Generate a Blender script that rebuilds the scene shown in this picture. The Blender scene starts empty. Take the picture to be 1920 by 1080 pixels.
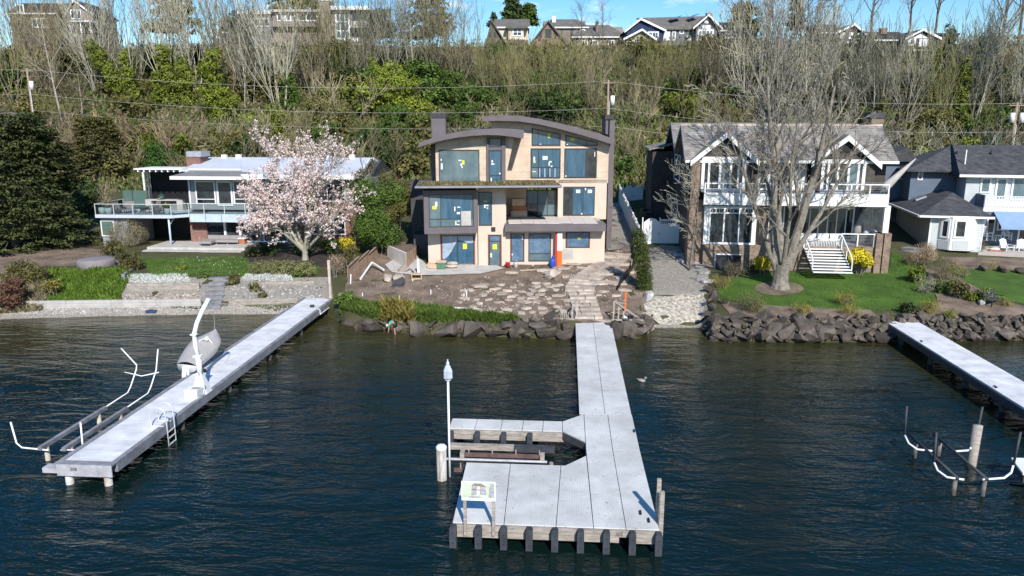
import bpy, bmesh, math, random
import numpy as np
from mathutils import Vector, Matrix, noise
from mathutils.bvhtree import BVHTree
from mathutils.geometry import delaunay_2d_cdt
S = bpy.context.scene
COL = S.collection
R = math.radians
# ---------------------------------------------------------------- camera
FPX, PITCH, YAW, HCAM = 1400.0, R(12.5), R(4.1), 14.0
cd = bpy.data.cameras.new('camera'); cam = bpy.data.objects.new('camera', cd); COL.objects.link(cam)
cd.sensor_width = 36.0; cd.lens = 36.0*FPX/1920.0; cd.clip_start = 0.3; cd.clip_end = 6000
cam.location = (0, 0, HCAM); cam.rotation_euler = (math.pi/2-PITCH, 0, YAW)
S.camera = cam
# ---------------------------------------------------------------- sky, sun, exposure
SUN_EL, SUN_AZ = R(37), R(19)          # azimuth measured from -Y (behind the camera) towards +X
w = bpy.data.worlds.new('World'); S.world = w; w.use_nodes = True
nt = w.node_tree; bg = nt.nodes['Background']
sky = nt.nodes.new('ShaderNodeTexSky'); sky.sky_type = 'NISHITA'; sky.sun_disc = False
sky.sun_elevation = SUN_EL; sky.sun_rotation = math.pi-SUN_AZ
sky.air_density = 1.0; sky.dust_density = 0.15; sky.ozone_density = 3.0; sky.altitude = 0
hs = nt.nodes.new('ShaderNodeHueSaturation'); hs.inputs['Saturation'].default_value = 1.38; hs.inputs['Value'].default_value = 1.0
nt.links.new(sky.outputs[0], hs.inputs['Color'])
tc = nt.nodes.new('ShaderNodeTexCoord'); mp = nt.nodes.new('ShaderNodeMapping'); mp.inputs['Scale'].default_value = (5, 5, 22)
nz = nt.nodes.new('ShaderNodeTexNoise'); nz.inputs['Scale'].default_value = 1.3; nz.inputs['Detail'].default_value = 8; nz.inputs['Roughness'].default_value = 0.6
cr = nt.nodes.new('ShaderNodeValToRGB'); cr.color_ramp.elements[0].position = 0.60; cr.color_ramp.elements[1].position = 0.78
mx = nt.nodes.new('ShaderNodeMix'); mx.data_type = 'RGBA'; mx.inputs[7].default_value = (7.5, 7.8, 8.2, 1)
nt.links.new(tc.outputs['Generated'], mp.inputs[0]); nt.links.new(mp.outputs[0], nz.inputs['Vector']); nt.links.new(nz.outputs['Fac'], cr.inputs[0])
nt.links.new(cr.outputs[0], mx.inputs[0]); nt.links.new(hs.outputs[0], mx.inputs[6]); nt.links.new(mx.outputs[2], bg.inputs['Color'])
bg.inputs['Strength'].default_value = 0.115
sl = bpy.data.lights.new('sun', 'SUN'); sl.energy = 4.3; sl.angle = R(0.53); sl.color = (1.0, 0.95, 0.88)
so = bpy.data.objects.new('sun', sl); COL.objects.link(so)
so.rotation_euler = (math.pi/2-SUN_EL, 0, SUN_AZ)   # light travels towards +Y, -X
S.view_settings.view_transform = 'Standard'; S.view_settings.look = 'None'
S.view_settings.gamma = 1; S.view_settings.use_curve_mapping = False; S.view_settings.exposure = 0.42
S.cycles.max_bounces = 6; S.cycles.transparent_max_bounces = 10; S.cycles.caustics_reflective = False; S.cycles.caustics_refractive = False
# ---------------------------------------------------------------- pixel rays (for measuring real positions)
CM = cam.rotation_euler.to_matrix()
CO = Vector((0, 0, HCAM))
def ray(px, py): return CM @ Vector(((px-960)/FPX, (540-py)/FPX, -1.0))
def G(px, py, z=0.0):
    d = ray(px, py); t = (z-HCAM)/d.z
    return CO+d*t
def FY(px, py, Y):
    d = ray(px, py); return CO+d*(Y/d.y)
# ---------------------------------------------------------------- mesh builder
class MB:
    def __init__(s): s.v = []; s.f = []; s.m = []; s.mi = 0
    def add(s, vs, fs):
        b = len(s.v); s.v.extend([tuple(v) for v in vs])
        for f in fs: s.f.append(tuple(b+i for i in f)); s.m.append(s.mi)
        return s
    def box(s, x0, x1, y0, y1, z0, z1):
        return s.add([(x0,y0,z0),(x1,y0,z0),(x1,y1,z0),(x0,y1,z0),(x0,y0,z1),(x1,y0,z1),(x1,y1,z1),(x0,y1,z1)],
                     [(0,3,2,1),(4,5,6,7),(0,1,5,4),(1,2,6,5),(2,3,7,6),(3,0,4,7)])
    def hexa(s, b, t):       # b, t: four bottom and four top points, same order (counter-clockwise from above)
        return s.add(list(b)+list(t), [(0,3,2,1),(4,5,6,7),(0,1,5,4),(1,2,6,5),(2,3,7,6),(3,0,4,7)])
    def beam(s, a, b, wd, hg, up=(0,0,1)):
        a = Vector(a); b = Vector(b); d = (b-a).normalized(); u = Vector(up)
        if abs(d.dot(u)) > .98: u = Vector((0,1,0))
        r = d.cross(u).normalized()*wd/2; q = r.cross(d).normalized()*hg/2
        return s.hexa([a-r-q, a+r-q, b+r-q, b-r-q], [a-r+q, a+r+q, b+r+q, b-r+q])
    def tube(s, pts, r, n=6, caps=True):
        pts = [Vector(p) for p in pts]; k = len(pts)
        rs = r if isinstance(r, (list, tuple)) else [r]*k
        vs = []; ref = None
        for i in range(k):
            d = (pts[min(i+1, k-1)]-pts[max(i-1, 0)])
            d = d.normalized() if d.length > 1e-9 else Vector((0,0,1))
            if ref is None:
                ref = d.orthogonal().normalized()
            else:
                ref = (ref-d*ref.dot(d)); ref = ref.normalized() if ref.length > 1e-6 else d.orthogonal().normalized()
            o = d.cross(ref)
            for j in range(n):
                a = 2*math.pi*j/n
                vs.append(pts[i]+(ref*math.cos(a)+o*math.sin(a))*rs[i])
        fs = []
        for i in range(k-1):
            for j in range(n):
                fs.append((i*n+j, i*n+(j+1)%n, (i+1)*n+(j+1)%n, (i+1)*n+j))
        if caps:
            fs.append(tuple(reversed(range(n)))); fs.append(tuple(range((k-1)*n, k*n)))
        return s.add(vs, fs)
    def cyl(s, x, y, z0, z1, r, n=10, r1=None): return s.tube([(x,y,z0),(x,y,z1)], [r, r if r1 is None else r1], n)
    def lathe(s, x, y, prof, n=12):   # prof: (r, z) from bottom to top
        return s.tube([(x,y,z+i*1e-6) for i,(r_,z) in enumerate(prof)], [p[0] for p in prof], n)
    def prism(s, poly, lo, hi, ax='z'):
        k = len(poly)
        def P(p, h): return {'z': (p[0],p[1],h), 'y': (p[0],h,p[1]), 'x': (h,p[0],p[1])}[ax]
        vs = [P(p, lo) for p in poly]+[P(p, hi) for p in poly]
        fs = [tuple(reversed(range(k))), tuple(range(k, 2*k))]+[(i,(i+1)%k,k+(i+1)%k,k+i) for i in range(k)]
        return s.add(vs, fs)
    def ellip(s, c, r, n=10, m=7):
        vs = []; fs = []
        for i in range(m+1):
            t = math.pi*i/m
            for j in range(n):
                a = 2*math.pi*j/n
                vs.append((c[0]+r[0]*math.sin(t)*math.cos(a), c[1]+r[1]*math.sin(t)*math.sin(a), c[2]-r[2]*math.cos(t)))
        for i in range(m):
            for j in range(n): fs.append((i*n+j, i*n+(j+1)%n, (i+1)*n+(j+1)%n, (i+1)*n+j))
        return s.add(vs, fs)
    def mesh(s, name, mats, smooth=False):
        me = bpy.data.meshes.new(name); me.from_pydata(s.v, [], s.f)
        for m in (mats if isinstance(mats, (list, tuple)) else [mats]): me.materials.append(m)
        if len(me.materials) > 1: me.polygons.foreach_set('material_index', s.m)
        if smooth: me.polygons.foreach_set('use_smooth', [True]*len(me.polygons))
        bm = bmesh.new(); bm.from_mesh(me)
        bmesh.ops.recalc_face_normals(bm, faces=bm.faces); bm.to_mesh(me); bm.free()
        return me
def tag(o, label=None, cat=None, group=None, kind=None):
    if label: o['label'] = label
    if cat: o['category'] = cat
    if group: o['group'] = group
    if kind: o['kind'] = kind
    return o
def link(name, me, parent=None, loc=None, rz=0):
    o = bpy.data.objects.new(name, me); COL.objects.link(o)
    if parent: o.parent = parent
    if loc is not None: o.location = loc
    if rz: o.rotation_euler = (0, 0, rz)
    return o
def thing(name, label, cat, loc=(0,0,0), rz=0, group=None):
    o = link(name, None, None, loc, rz); o.empty_display_size = .2
    return tag(o, label, cat, group, 'thing')
def part(name, mb, mat, parent, smooth=False, loc=None, rz=0, kind=None):
    o = link(name, mb.mesh(name, mat, smooth), parent, loc, rz)
    if kind: o['kind'] = kind
    return o
def solo(name, mb, mat, label, cat, loc=(0,0,0), rz=0, group=None, smooth=False):
    return tag(part(name, mb, mat, None, smooth, loc, rz), label, cat, group, 'thing')
KIDS = {}
def kids(o):
    return [c for c in bpy.data.objects if c.parent == o]
def copy_tree(o, loc=None, rz=None, label=None, group=None, scale=None, ch=None):
    c = o.copy(); COL.objects.link(c)
    if loc is not None: c.location = loc
    if rz is not None: c.rotation_euler = (0, 0, rz)
    if scale is not None: c.scale = (scale,)*3 if not isinstance(scale, (tuple, list)) else scale
    if label: c['label'] = label
    if group: c['group'] = group
    for k in (ch if ch is not None else kids(o)):
        d = k.copy(); COL.objects.link(d); d.parent = c
        for g in kids(k):
            e = g.copy(); COL.objects.link(e); e.parent = d
    return c
# ---------------------------------------------------------------- materials
def mat(name, col, rough=.7, var=.15, scale=3.0, bump=0.0, bscale=None, metal=0.0, spec=.3, col2=None, stretch=None, island=0.0, detail=6):
    m = bpy.data.materials.new(name); m.use_nodes = True
    n = m.node_tree.nodes; l = m.node_tree.links; b = n['Principled BSDF']
    b.inputs['Roughness'].default_value = rough; b.inputs['Metallic'].default_value = metal; b.inputs['Specular IOR Level'].default_value = spec
    t = n.new('ShaderNodeTexCoord'); vec = t.outputs['Object']
    if stretch:
        mpg = n.new('ShaderNodeMapping'); mpg.inputs['Scale'].default_value = stretch; l.new(vec, mpg.inputs[0]); vec = mpg.outputs[0]
    c2 = col2 if col2 else tuple(c*(1-var*1.6) for c in col)
    c1 = col if col2 else tuple(min(1, c*(1+var*.6)) for c in col)
    z = n.new('ShaderNodeTexNoise'); z.inputs['Scale'].default_value = scale; z.inputs['Detail'].default_value = detail; z.inputs['Roughness'].default_value = .65
    l.new(vec, z.inputs['Vector'])
    rmp = n.new('ShaderNodeValToRGB'); rmp.color_ramp.elements[0].position = .32; rmp.color_ramp.elements[1].position = .68
    rmp.color_ramp.elements[0].color = (*c2, 1); rmp.color_ramp.elements[1].color = (*c1, 1)
    l.new(z.outputs['Fac'], rmp.inputs[0]); out = rmp.outputs[0]
    if island:
        g = n.new('ShaderNodeNewGeometry'); h = n.new('ShaderNodeHueSaturation')
        mr = n.new('ShaderNodeMapRange'); mr.inputs['To Min'].default_value = 1-island; mr.inputs['To Max'].default_value = 1+island
        l.new(g.outputs['Random Per Island'], mr.inputs[0]); l.new(mr.outputs[0], h.inputs['Value']); l.new(out, h.inputs['Color']); out = h.outputs[0]
        oi = n.new('ShaderNodeObjectInfo'); h2 = n.new('ShaderNodeHueSaturation')
        mr2 = n.new('ShaderNodeMapRange'); mr2.inputs['To Min'].default_value = 1-island*.6; mr2.inputs['To Max'].default_value = 1+island*.6
        l.new(oi.outputs['Random'], mr2.inputs[0]); l.new(mr2.outputs[0], h2.inputs['Value']); l.new(out, h2.inputs['Color']); out = h2.outputs[0]
    l.new(out, b.inputs['Base Color'])
    if bump:
        z2 = n.new('ShaderNodeTexNoise'); z2.inputs['Scale'].default_value = bscale or scale*4; z2.inputs['Detail'].default_value = 5; l.new(vec, z2.inputs['Vector'])
        bp = n.new('ShaderNodeBump'); bp.inputs['Strength'].default_value = bump; bp.inputs['Distance'].default_value = .05
        l.new(z2.outputs['Fac'], bp.inputs['Height']); l.new(bp.outputs[0], b.inputs['Normal'])
    m['b'] = b.name
    return m
def courses(m, step, depth=.4, axis=2, col=None, fac=.35, brick=None):
    """adds recessed horizontal joints (and staggered vertical ones) to a wall or roof material"""
    n = m.node_tree.nodes; l = m.node_tree.links; b = n['Principled BSDF']
    t = n.new('ShaderNodeTexCoord'); br = n.new('ShaderNodeTexBrick'); mpg = n.new('ShaderNodeMapping')
    if axis == 2: mpg.inputs['Rotation'].default_value = (R(-90), 0, 0)
    sx = n.new('ShaderNodeSeparateXYZ'); cx = n.new('ShaderNodeCombineXYZ'); ad = n.new('ShaderNodeMath'); ad.operation = 'ADD'
    l.new(t.outputs['Object'], sx.inputs[0])
    l.new(sx.outputs[0], ad.inputs[0]); l.new(sx.outputs[1], ad.inputs[1]); l.new(ad.outputs[0], cx.inputs[0])
    l.new(sx.outputs[2], cx.inputs[1])
    l.new(cx.outputs[0], br.inputs['Vector'])
    br.inputs['Scale'].default_value = 1.0; br.inputs['Brick Width'].default_value = brick or 900; br.inputs['Row Height'].default_value = step
    br.inputs['Mortar Size'].default_value = step*.09; br.inputs['Mortar Smooth'].default_value = .2
    br.inputs['Color1'].default_value = (1,1,1,1); br.inputs['Color2'].default_value = (.62,.62,.62,1) if brick else (1,1,1,1)
    br.inputs['Mortar'].default_value = (1-fac,)*3+(1,)
    mm = n.new('ShaderNodeMix'); mm.data_type = 'RGBA'; mm.blend_type = 'MULTIPLY'; mm.inputs[0].default_value = 1
    src = b.inputs['Base Color'].links[0].from_socket
    l.new(src, mm.inputs[6]); l.new(br.outputs['Color'], mm.inputs[7]); l.new(mm.outputs[2], b.inputs['Base Color'])
    bp = n.new('ShaderNodeBump'); bp.inputs['Strength'].default_value = depth; bp.inputs['Distance'].default_value = .02; bp.invert = True
    l.new(br.outputs['Fac'], bp.inputs['Height'])
    if b.inputs['Normal'].links: l.new(b.inputs['Normal'].links[0].from_socket, bp.inputs['Normal'])
    l.new(bp.outputs[0], b.inputs['Normal'])
    return m
def glass(name, tint=(.35,.45,.45), alpha=.25):
    m = bpy.data.materials.new(name); m.use_nodes = True; n = m.node_tree.nodes; l = m.node_tree.links
    tr = n.new('ShaderNodeBsdfTransparent'); tr.inputs[0].default_value = (*tint, 1)
    gl = n.new('ShaderNodeBsdfGlossy'); gl.inputs['Roughness'].default_value = .02; gl.inputs[0].default_value = (.9,.95,1,1)
    lw = n.new('ShaderNodeFresnel'); lw.inputs[0].default_value = 1.5
    mxs = n.new('ShaderNodeMixShader'); l.new(lw.outputs[0], mxs.inputs[0]); l.new(tr.outputs[0], mxs.inputs[1]); l.new(gl.outputs[0], mxs.inputs[2])
    l.new(mxs.outputs[0], n['Material Output'].inputs[0]); return m
M = {}
M['white'] = mat('white_paint', (.80,.80,.79), .5, .04, 1.5)
M['deck'] = mat('pale_deck', (.74,.75,.75), .65, .07, .9, .05, 30)
M['deck_white'] = mat('white_decking', (.78,.79,.80), .6, .05, .6)
M['oldwood'] = mat('weathered_timber', (.42,.37,.32), .85, .3, 2.0, .4, 14, stretch=(1,6,6))
M['greywood'] = mat('grey_timber', (.26,.26,.28), .85, .25, 2.0, .3, 14)
M['rubber'] = mat('black_rubber', (.055,.062,.075), .65, .25, 3.0, .1)
M['pile'] = mat('pile_wood', (.19,.17,.15), .9, .35, 2.5, .5, 10)
M['rock'] = mat('basalt_rock', (.150,.122,.098), .9, .4, 1.9, 1.0, 6, island=.45, col2=(.058,.050,.044))
M['rock_wet'] = mat('wet_rock', (.035,.033,.03), .5, .3, 2)
M['stone'] = mat('pale_flagstone', (.50,.42,.35), .85, .28, 1.5, .4, 8, island=.28)
M['stone_grey'] = mat('grey_stone', (.42,.40,.38), .85, .3, 2.5, .4, 9, island=.3)
M['dirt'] = mat('bare_dirt', (.215,.160,.118), .95, .35, .8, .6, 6)
M['gravel'] = mat('gravel', (.34,.305,.26), .95, .35, 9, .6, 30, detail=2)
M['gravel_pale'] = mat('white_gravel', (.50,.45,.37), .95, .4, 5, .6, 24, detail=2)
M['lawn'] = mat('lawn_grass', (.070,.135,.018), .9, .25, .7, .5, 26)
M['concrete'] = mat('concrete', (.50,.47,.44), .85, .14, 1.2, .1)
M['cream'] = mat('cream_stucco', (.66,.53,.43), .85, .06, 1.2, .05, 30)
M['siding'] = mat('cedar_siding', (.64,.50,.38), .75, .14, 1.0, .1, 8, island=.10)
M['steel'] = mat('taupe_metal_panel', (.150,.130,.138), .5, .10, 1.0)
M['frame'] = mat('dark_window_frame', (.055,.052,.055), .45, .1, 2)
M['film'] = mat('blue_film_glass', (.075,.155,.225), .04, .35, .9, spec=.6, col2=(.022,.070,.115), stretch=(3.2,3.2,.35))
M['film2'] = mat('pale_film_glass', (.16,.22,.235), .05, .35, .7, spec=.6, col2=(.065,.115,.135), stretch=(1.2,1.2,.7))
M['wrap'] = mat('plastic_wrapped_glass', (.14,.22,.31), .16, .3, 1.2, .9, 3, spec=.6, col2=(.055,.11,.18))
M['dark_glass'] = mat('dark_glass', (.055,.065,.075), .03, .5, .9, spec=.7, col2=(.006,.009,.013), stretch=(1.5,1.5,1.2))
M['yellow'] = mat('yellow_sticker', (.75,.72,.05), .6, .1, 3)
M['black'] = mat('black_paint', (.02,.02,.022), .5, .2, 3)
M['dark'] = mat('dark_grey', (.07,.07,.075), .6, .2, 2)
M['bark'] = mat('grey_bark', (.235,.205,.165), .95, .3, 3.0, .8, 9)
M['twig_grey'] = mat('grey_twigs', (.36,.34,.26), .95, .2, .5, island=.30)
M['twig_tan'] = mat('tan_twigs', (.31,.265,.155), .95, .25, .4, island=.30)
M['twig_olive'] = mat('olive_twigs', (.205,.195,.080), .95, .25, .4, island=.32)
M['twig_brown'] = mat('brown_twigs', (.19,.155,.095), .95, .25, .4, island=.32)
M['twig_pink'] = mat('pinkish_twigs', (.36,.26,.17), .95, .2, .4, island=.28)
M['leaf_ivy'] = mat('ivy_leaves', (.185,.225,.028), .7, .35, .6, island=.35, spec=.2)
M['leaf_green'] = mat('green_leaves', (.085,.14,.025), .7, .35, .7, island=.35, spec=.2)
M['leaf_dark'] = mat('dark_conifer_leaves', (.048,.072,.022), .8, .35, .8, island=.4, spec=.2)
M['leaf_pine'] = mat('pine_sprays', (.095,.115,.038), .8, .35, .5, island=.4, spec=.2)
M['leaf_olive'] = mat('olive_leaves', (.15,.14,.045), .8, .35, .8, island=.35, spec=.2)
M['leaf_hedge'] = mat('hedge_leaves', (.045,.105,.018), .7, .3, .9, island=.35, spec=.2)
M['leaf_red'] = mat('reddish_leaves', (.16,.085,.055), .8, .3, .9, island=.35, spec=.2)
M['leaf_yellow'] = mat('yellow_blossom', (.62,.50,.03), .7, .25, 1.2, island=.25, spec=.2)
M['leaf_gold'] = mat('golden_grass', (.26,.22,.055), .8, .25, 1.2, island=.3, spec=.2)
M['leaf_grass'] = mat('long_grass', (.10,.155,.028), .8, .3, .7, island=.35, spec=.2)
M['blossom'] = mat('pink_blossom', (.80,.70,.65), .7, .12, 1.5, island=.16, spec=.2, col2=(.68,.50,.49))
M['flower_white'] = mat('white_flowers', (.72,.74,.68), .8, .12, 1.5, island=.2)
M['brick_red'] = courses(mat('red_brick', (.36,.20,.165), .9, .2, 2), .075, brick=.22, fac=.3)
M['brick_tan'] = courses(mat('tan_brick', (.36,.265,.20), .9, .25, 2), .075, brick=.22, fac=.3)
M['shingle_dark'] = courses(mat('dark_wall_shingle', (.115,.098,.090), .9, .2, 2), .16, brick=.14, fac=.3)
M['shingle_roof'] = courses(mat('weathered_shake_roof', (.40,.365,.33), .95, .3, 1.2, .4, 8), .14, brick=.25, fac=.55, depth=.8)
M['asphalt_roof'] = courses(mat('charcoal_roof_shingle', (.105,.106,.112), .95, .25, 1.5, .3, 12), .12, brick=.3, fac=.4)
M['membrane'] = mat('white_roof_membrane', (.55,.58,.64), .6, .06, .6)
M['grey_siding'] = courses(mat('blue_grey_siding', (.58,.61,.62), .8, .05, 1), .16, fac=.3)
M['blue_siding'] = courses(mat('slate_blue_siding', (.14,.18,.235), .8, .08, 1), .16, fac=.3)
M['awning'] = mat('blue_awning', (.26,.38,.56), .7, .08, 2)
M['soft_grey'] = mat('grey_cushion', (.33,.30,.29), .85, .12, 4)
M['boat_cover'] = mat('boat_cover_canvas', (.44,.41,.39), .8, .08, 2, .1, 10)
M['galv'] = mat('galvanised_steel', (.50,.51,.54), .45, .15, 3, metal=.4)
M['alu'] = mat('aluminium', (.75,.76,.78), .35, .05, 3, metal=.3)
M['terracotta'] = mat('terracotta', (.42,.17,.09), .8, .15, 3)
M['fence_wood'] = mat('cedar_fence', (.36,.25,.18), .9, .2, 1.5, .3, 10, island=.15)
M['orange'] = mat('orange_plastic', (.75,.16,.03), .5, .08, 3)
M['red'] = mat('red_plastic', (.55,.05,.04), .5, .1, 3)
M['blue'] = mat('blue_plastic', (.03,.09,.42), .5, .2, 3)
M['navy'] = mat('navy_paint', (.022,.04,.10), .8, .1, 3)
M['pole'] = mat('pole_wood', (.34,.25,.18), .9, .2, 2)
M['glass_clear'] = glass('clear_glass', (.80,.86,.85))
M['glass_green'] = mat('green_privacy_glass', (.10,.16,.14), .1, .1, 2, spec=.6)
M['pine'] = mat('raw_lumber', (.58,.42,.28), .85, .12, 2)
def wet_band(m, z0, z1, k):
    # damp stain just above the waterline
    n = m.node_tree.nodes; l = m.node_tree.links; b = n['Principled BSDF']
    g = n.new('ShaderNodeNewGeometry'); sx = n.new('ShaderNodeSeparateXYZ'); l.new(g.outputs['Position'], sx.inputs[0])
    mr = n.new('ShaderNodeMapRange'); mr.inputs[1].default_value = z0; mr.inputs[2].default_value = z1; mr.inputs[3].default_value = k; mr.inputs[4].default_value = 1; l.new(sx.outputs[2], mr.inputs[0])
    mm = n.new('ShaderNodeMix'); mm.data_type = 'RGBA'; mm.blend_type = 'MULTIPLY'; mm.inputs[0].default_value = 1
    src = b.inputs['Base Color'].links[0].from_socket; l.new(src, mm.inputs[6]); l.new(mr.outputs[0], mm.inputs[7]); l.new(mm.outputs[2], b.inputs['Base Color'])
wet_band(M['rock'], .12, .34, .42); wet_band(M['pile'], .15, .4, .45)
def polar(c, r, a): return (c[0]+r*math.cos(a), c[1]+r*math.sin(a))
# ================================================================ GROUND, WATER, SURFACES
rnd = random.Random(7)
COLS = [  # pixel column: four measured rows (pixel row, height) from the waterline to the house fronts
 (-900, [(602,0),(578,.6),(525,1.8),(475,2.45)]), (0, [(598,0),(574,.6),(520,1.8),(470,2.5)]), (200, [(592,0),(572,.6),(516,1.95),(472,2.4)]),
 (400, [(588,0),(572,.55),(516,1.9),(475,2.4)]), (612, [(588,0),(573,.6),(520,1.75),(475,2.45)]), (650, [(612,0),(585,.85),(520,1.8),(470,2.7)]),
 (780, [(627,0),(595,.9),(545,1.55),(497,2.32)]), (900, [(631,0),(599,.9),(545,1.6),(500,2.32)]), (1075, [(636,0),(603,.9),(545,1.65),(485,2.6)]),
 (1200, [(634,0),(598,.85),(540,1.8),(468,3.0)]), (1226, [(613,0),(592,.6),(550,1.6),(460,3.3)]), (1316, [(613,0),(594,.5),(550,1.6),(468,3.2)]),
 (1338, [(638,0),(594,1.25),(540,1.95),(490,2.6)]), (1500, [(642,0),(599,1.25),(540,1.95),(500,2.5)]), (1700, [(641,0),(597,1.2),(545,1.95),(480,2.9)]),
 (1920, [(638,0),(590,1.3),(545,2.0),(470,3.1)]), (2900, [(638,0),(590,1.3),(545,2.0),(470,3.1)])]
BACK = [(84,4.6),(94,6.0),(104,10.0),(118,17.0),(132,24.0),(141,27.2),(150,28.3),(200,29.5),(420,31),(2400,20)]
def build_ground():
    lines = []
    for px, rows in COLS:
        p = [G(px, py, z) for py, z in rows]
        s0 = p[0]
        pre = [Vector((s0.x, s0.y-150, -9)), Vector((s0.x, s0.y-9, -2.5)), Vector((s0.x, s0.y-1.2, -.35))]
        post = []
        if px < 640: post.append(Vector((p[3].x*1.06, p[3].y+7, p[3].z+.12)))
        else: post.append(p[3].lerp(Vector((FY(px,300,84).x, 84, 4.6)), 7/max(8,84-p[3].y)))
        for Y, z in BACK:
            q = FY(px, 300, Y); wob = noise.noise(Vector((q.x*.03, Y*.03, 3)))*1.2 if 95 < Y < 145 else 0
            post.append(Vector((q.x, Y, z+wob)))
        lines.append(pre+p+post)
    SUBC, SUBR = 6, 5
    V = []; nc = (len(lines)-1)*SUBC+1; nr = (len(lines[0])-1)*SUBR+1
    for ci in range(nc):
        a = ci/SUBC; i = min(int(a), len(lines)-2); u = a-i
        for ri in range(nr):
            b = ri/SUBR; j = min(int(b), len(lines[0])-2); v = b-j
            A = lines[i][j].lerp(lines[i][j+1], v); B = lines[i+1][j].lerp(lines[i+1][j+1], v)
            q = A.lerp(B, u)
            k = .05 if q.y < 75 else .35
            q.z += noise.noise(q*.45)*k*(1 if q.z > .3 else .3)
            V.append(q)
    F = [(i*nr+j, (i+1)*nr+j, (i+1)*nr+j+1, i*nr+j+1) for i in range(nc-1) for j in range(nr-1)]
    me = bpy.data.meshes.new('ground'); me.from_pydata(V, [], F); me.polygons.foreach_set('use_smooth', [True]*len(F))
    m = mat('hill_soil', (.095,.090,.040), .95, .4, .35, .8, 4, col2=(.045,.048,.020))
    me.materials.append(m); o = link('ground', me); tag(o, kind='structure')
    return BVHTree.FromPolygons(V, F)
BVH = build_ground()
def gz(x, y):
    h = BVH.ray_cast(Vector((x, y, 200)), Vector((0,0,-1)))
    return h[0].z if h[0] else 0.0
def HIT(px, py):
    h = BVH.ray_cast(CO, ray(px, py).normalized())
    return h[0] if h[0] else G(px, py, 0)
def on(px, py):         # point on the ground under a pixel
    p = HIT(px, py); return Vector((p.x, p.y, gz(p.x, p.y)))
def sheet(name, pix, m, dz=.02, step=.6, bumpy=0.0, world=False, wob=.12):
    """a surface laid over the ground inside an outline measured on the ground"""
    poly = [Vector((p[0], p[1])) for p in pix] if world else [Vector(HIT(*p)[:2]) for p in pix]
    B = []; n = len(poly)
    for i in range(n):
        a, b = poly[i], poly[(i+1)%n]; k = max(1, int((b-a).length/step))
        nn = Vector((-(b-a).y, (b-a).x)).normalized()
        for j in range(k):
            q = a.lerp(b, j/k); B.append(q+nn*(noise.noise(Vector((q.x*1.7, q.y*1.7, 5)))*wob))
    def inside(q):
        c = False; k = len(B)
        for i in range(k):
            a, b = B[i], B[i-1]
            if (a.y > q.y) != (b.y > q.y) and q.x < (b.x-a.x)*(q.y-a.y)/(b.y-a.y)+a.x: c = not c
        return c
    xs = [p.x for p in B]; ys = [p.y for p in B]; pts = list(B)
    x = min(xs)
    while x < max(xs):
        y = min(ys)
        while y < max(ys):
            q = Vector((x+rnd.uniform(-.1,.1), y+rnd.uniform(-.1,.1)))
            if inside(q): pts.append(q)
            y += step
        x += step
    k = len(B)
    vs, es, fs, *_ = delaunay_2d_cdt(pts, [], [list(range(k))], 1, 1e-4)
    V = [(v.x, v.y, gz(v.x, v.y)+dz+(noise.noise(Vector((v.x*.9, v.y*.9, 1)))*bumpy if bumpy else 0)) for v in vs]
    me = bpy.data.meshes.new(name); me.from_pydata(V, [], fs); me.polygons.foreach_set('use_smooth', [True]*len(fs)); me.materials.append(m)
    o = link(name, me); tag(o, kind='structure'); return o
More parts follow.
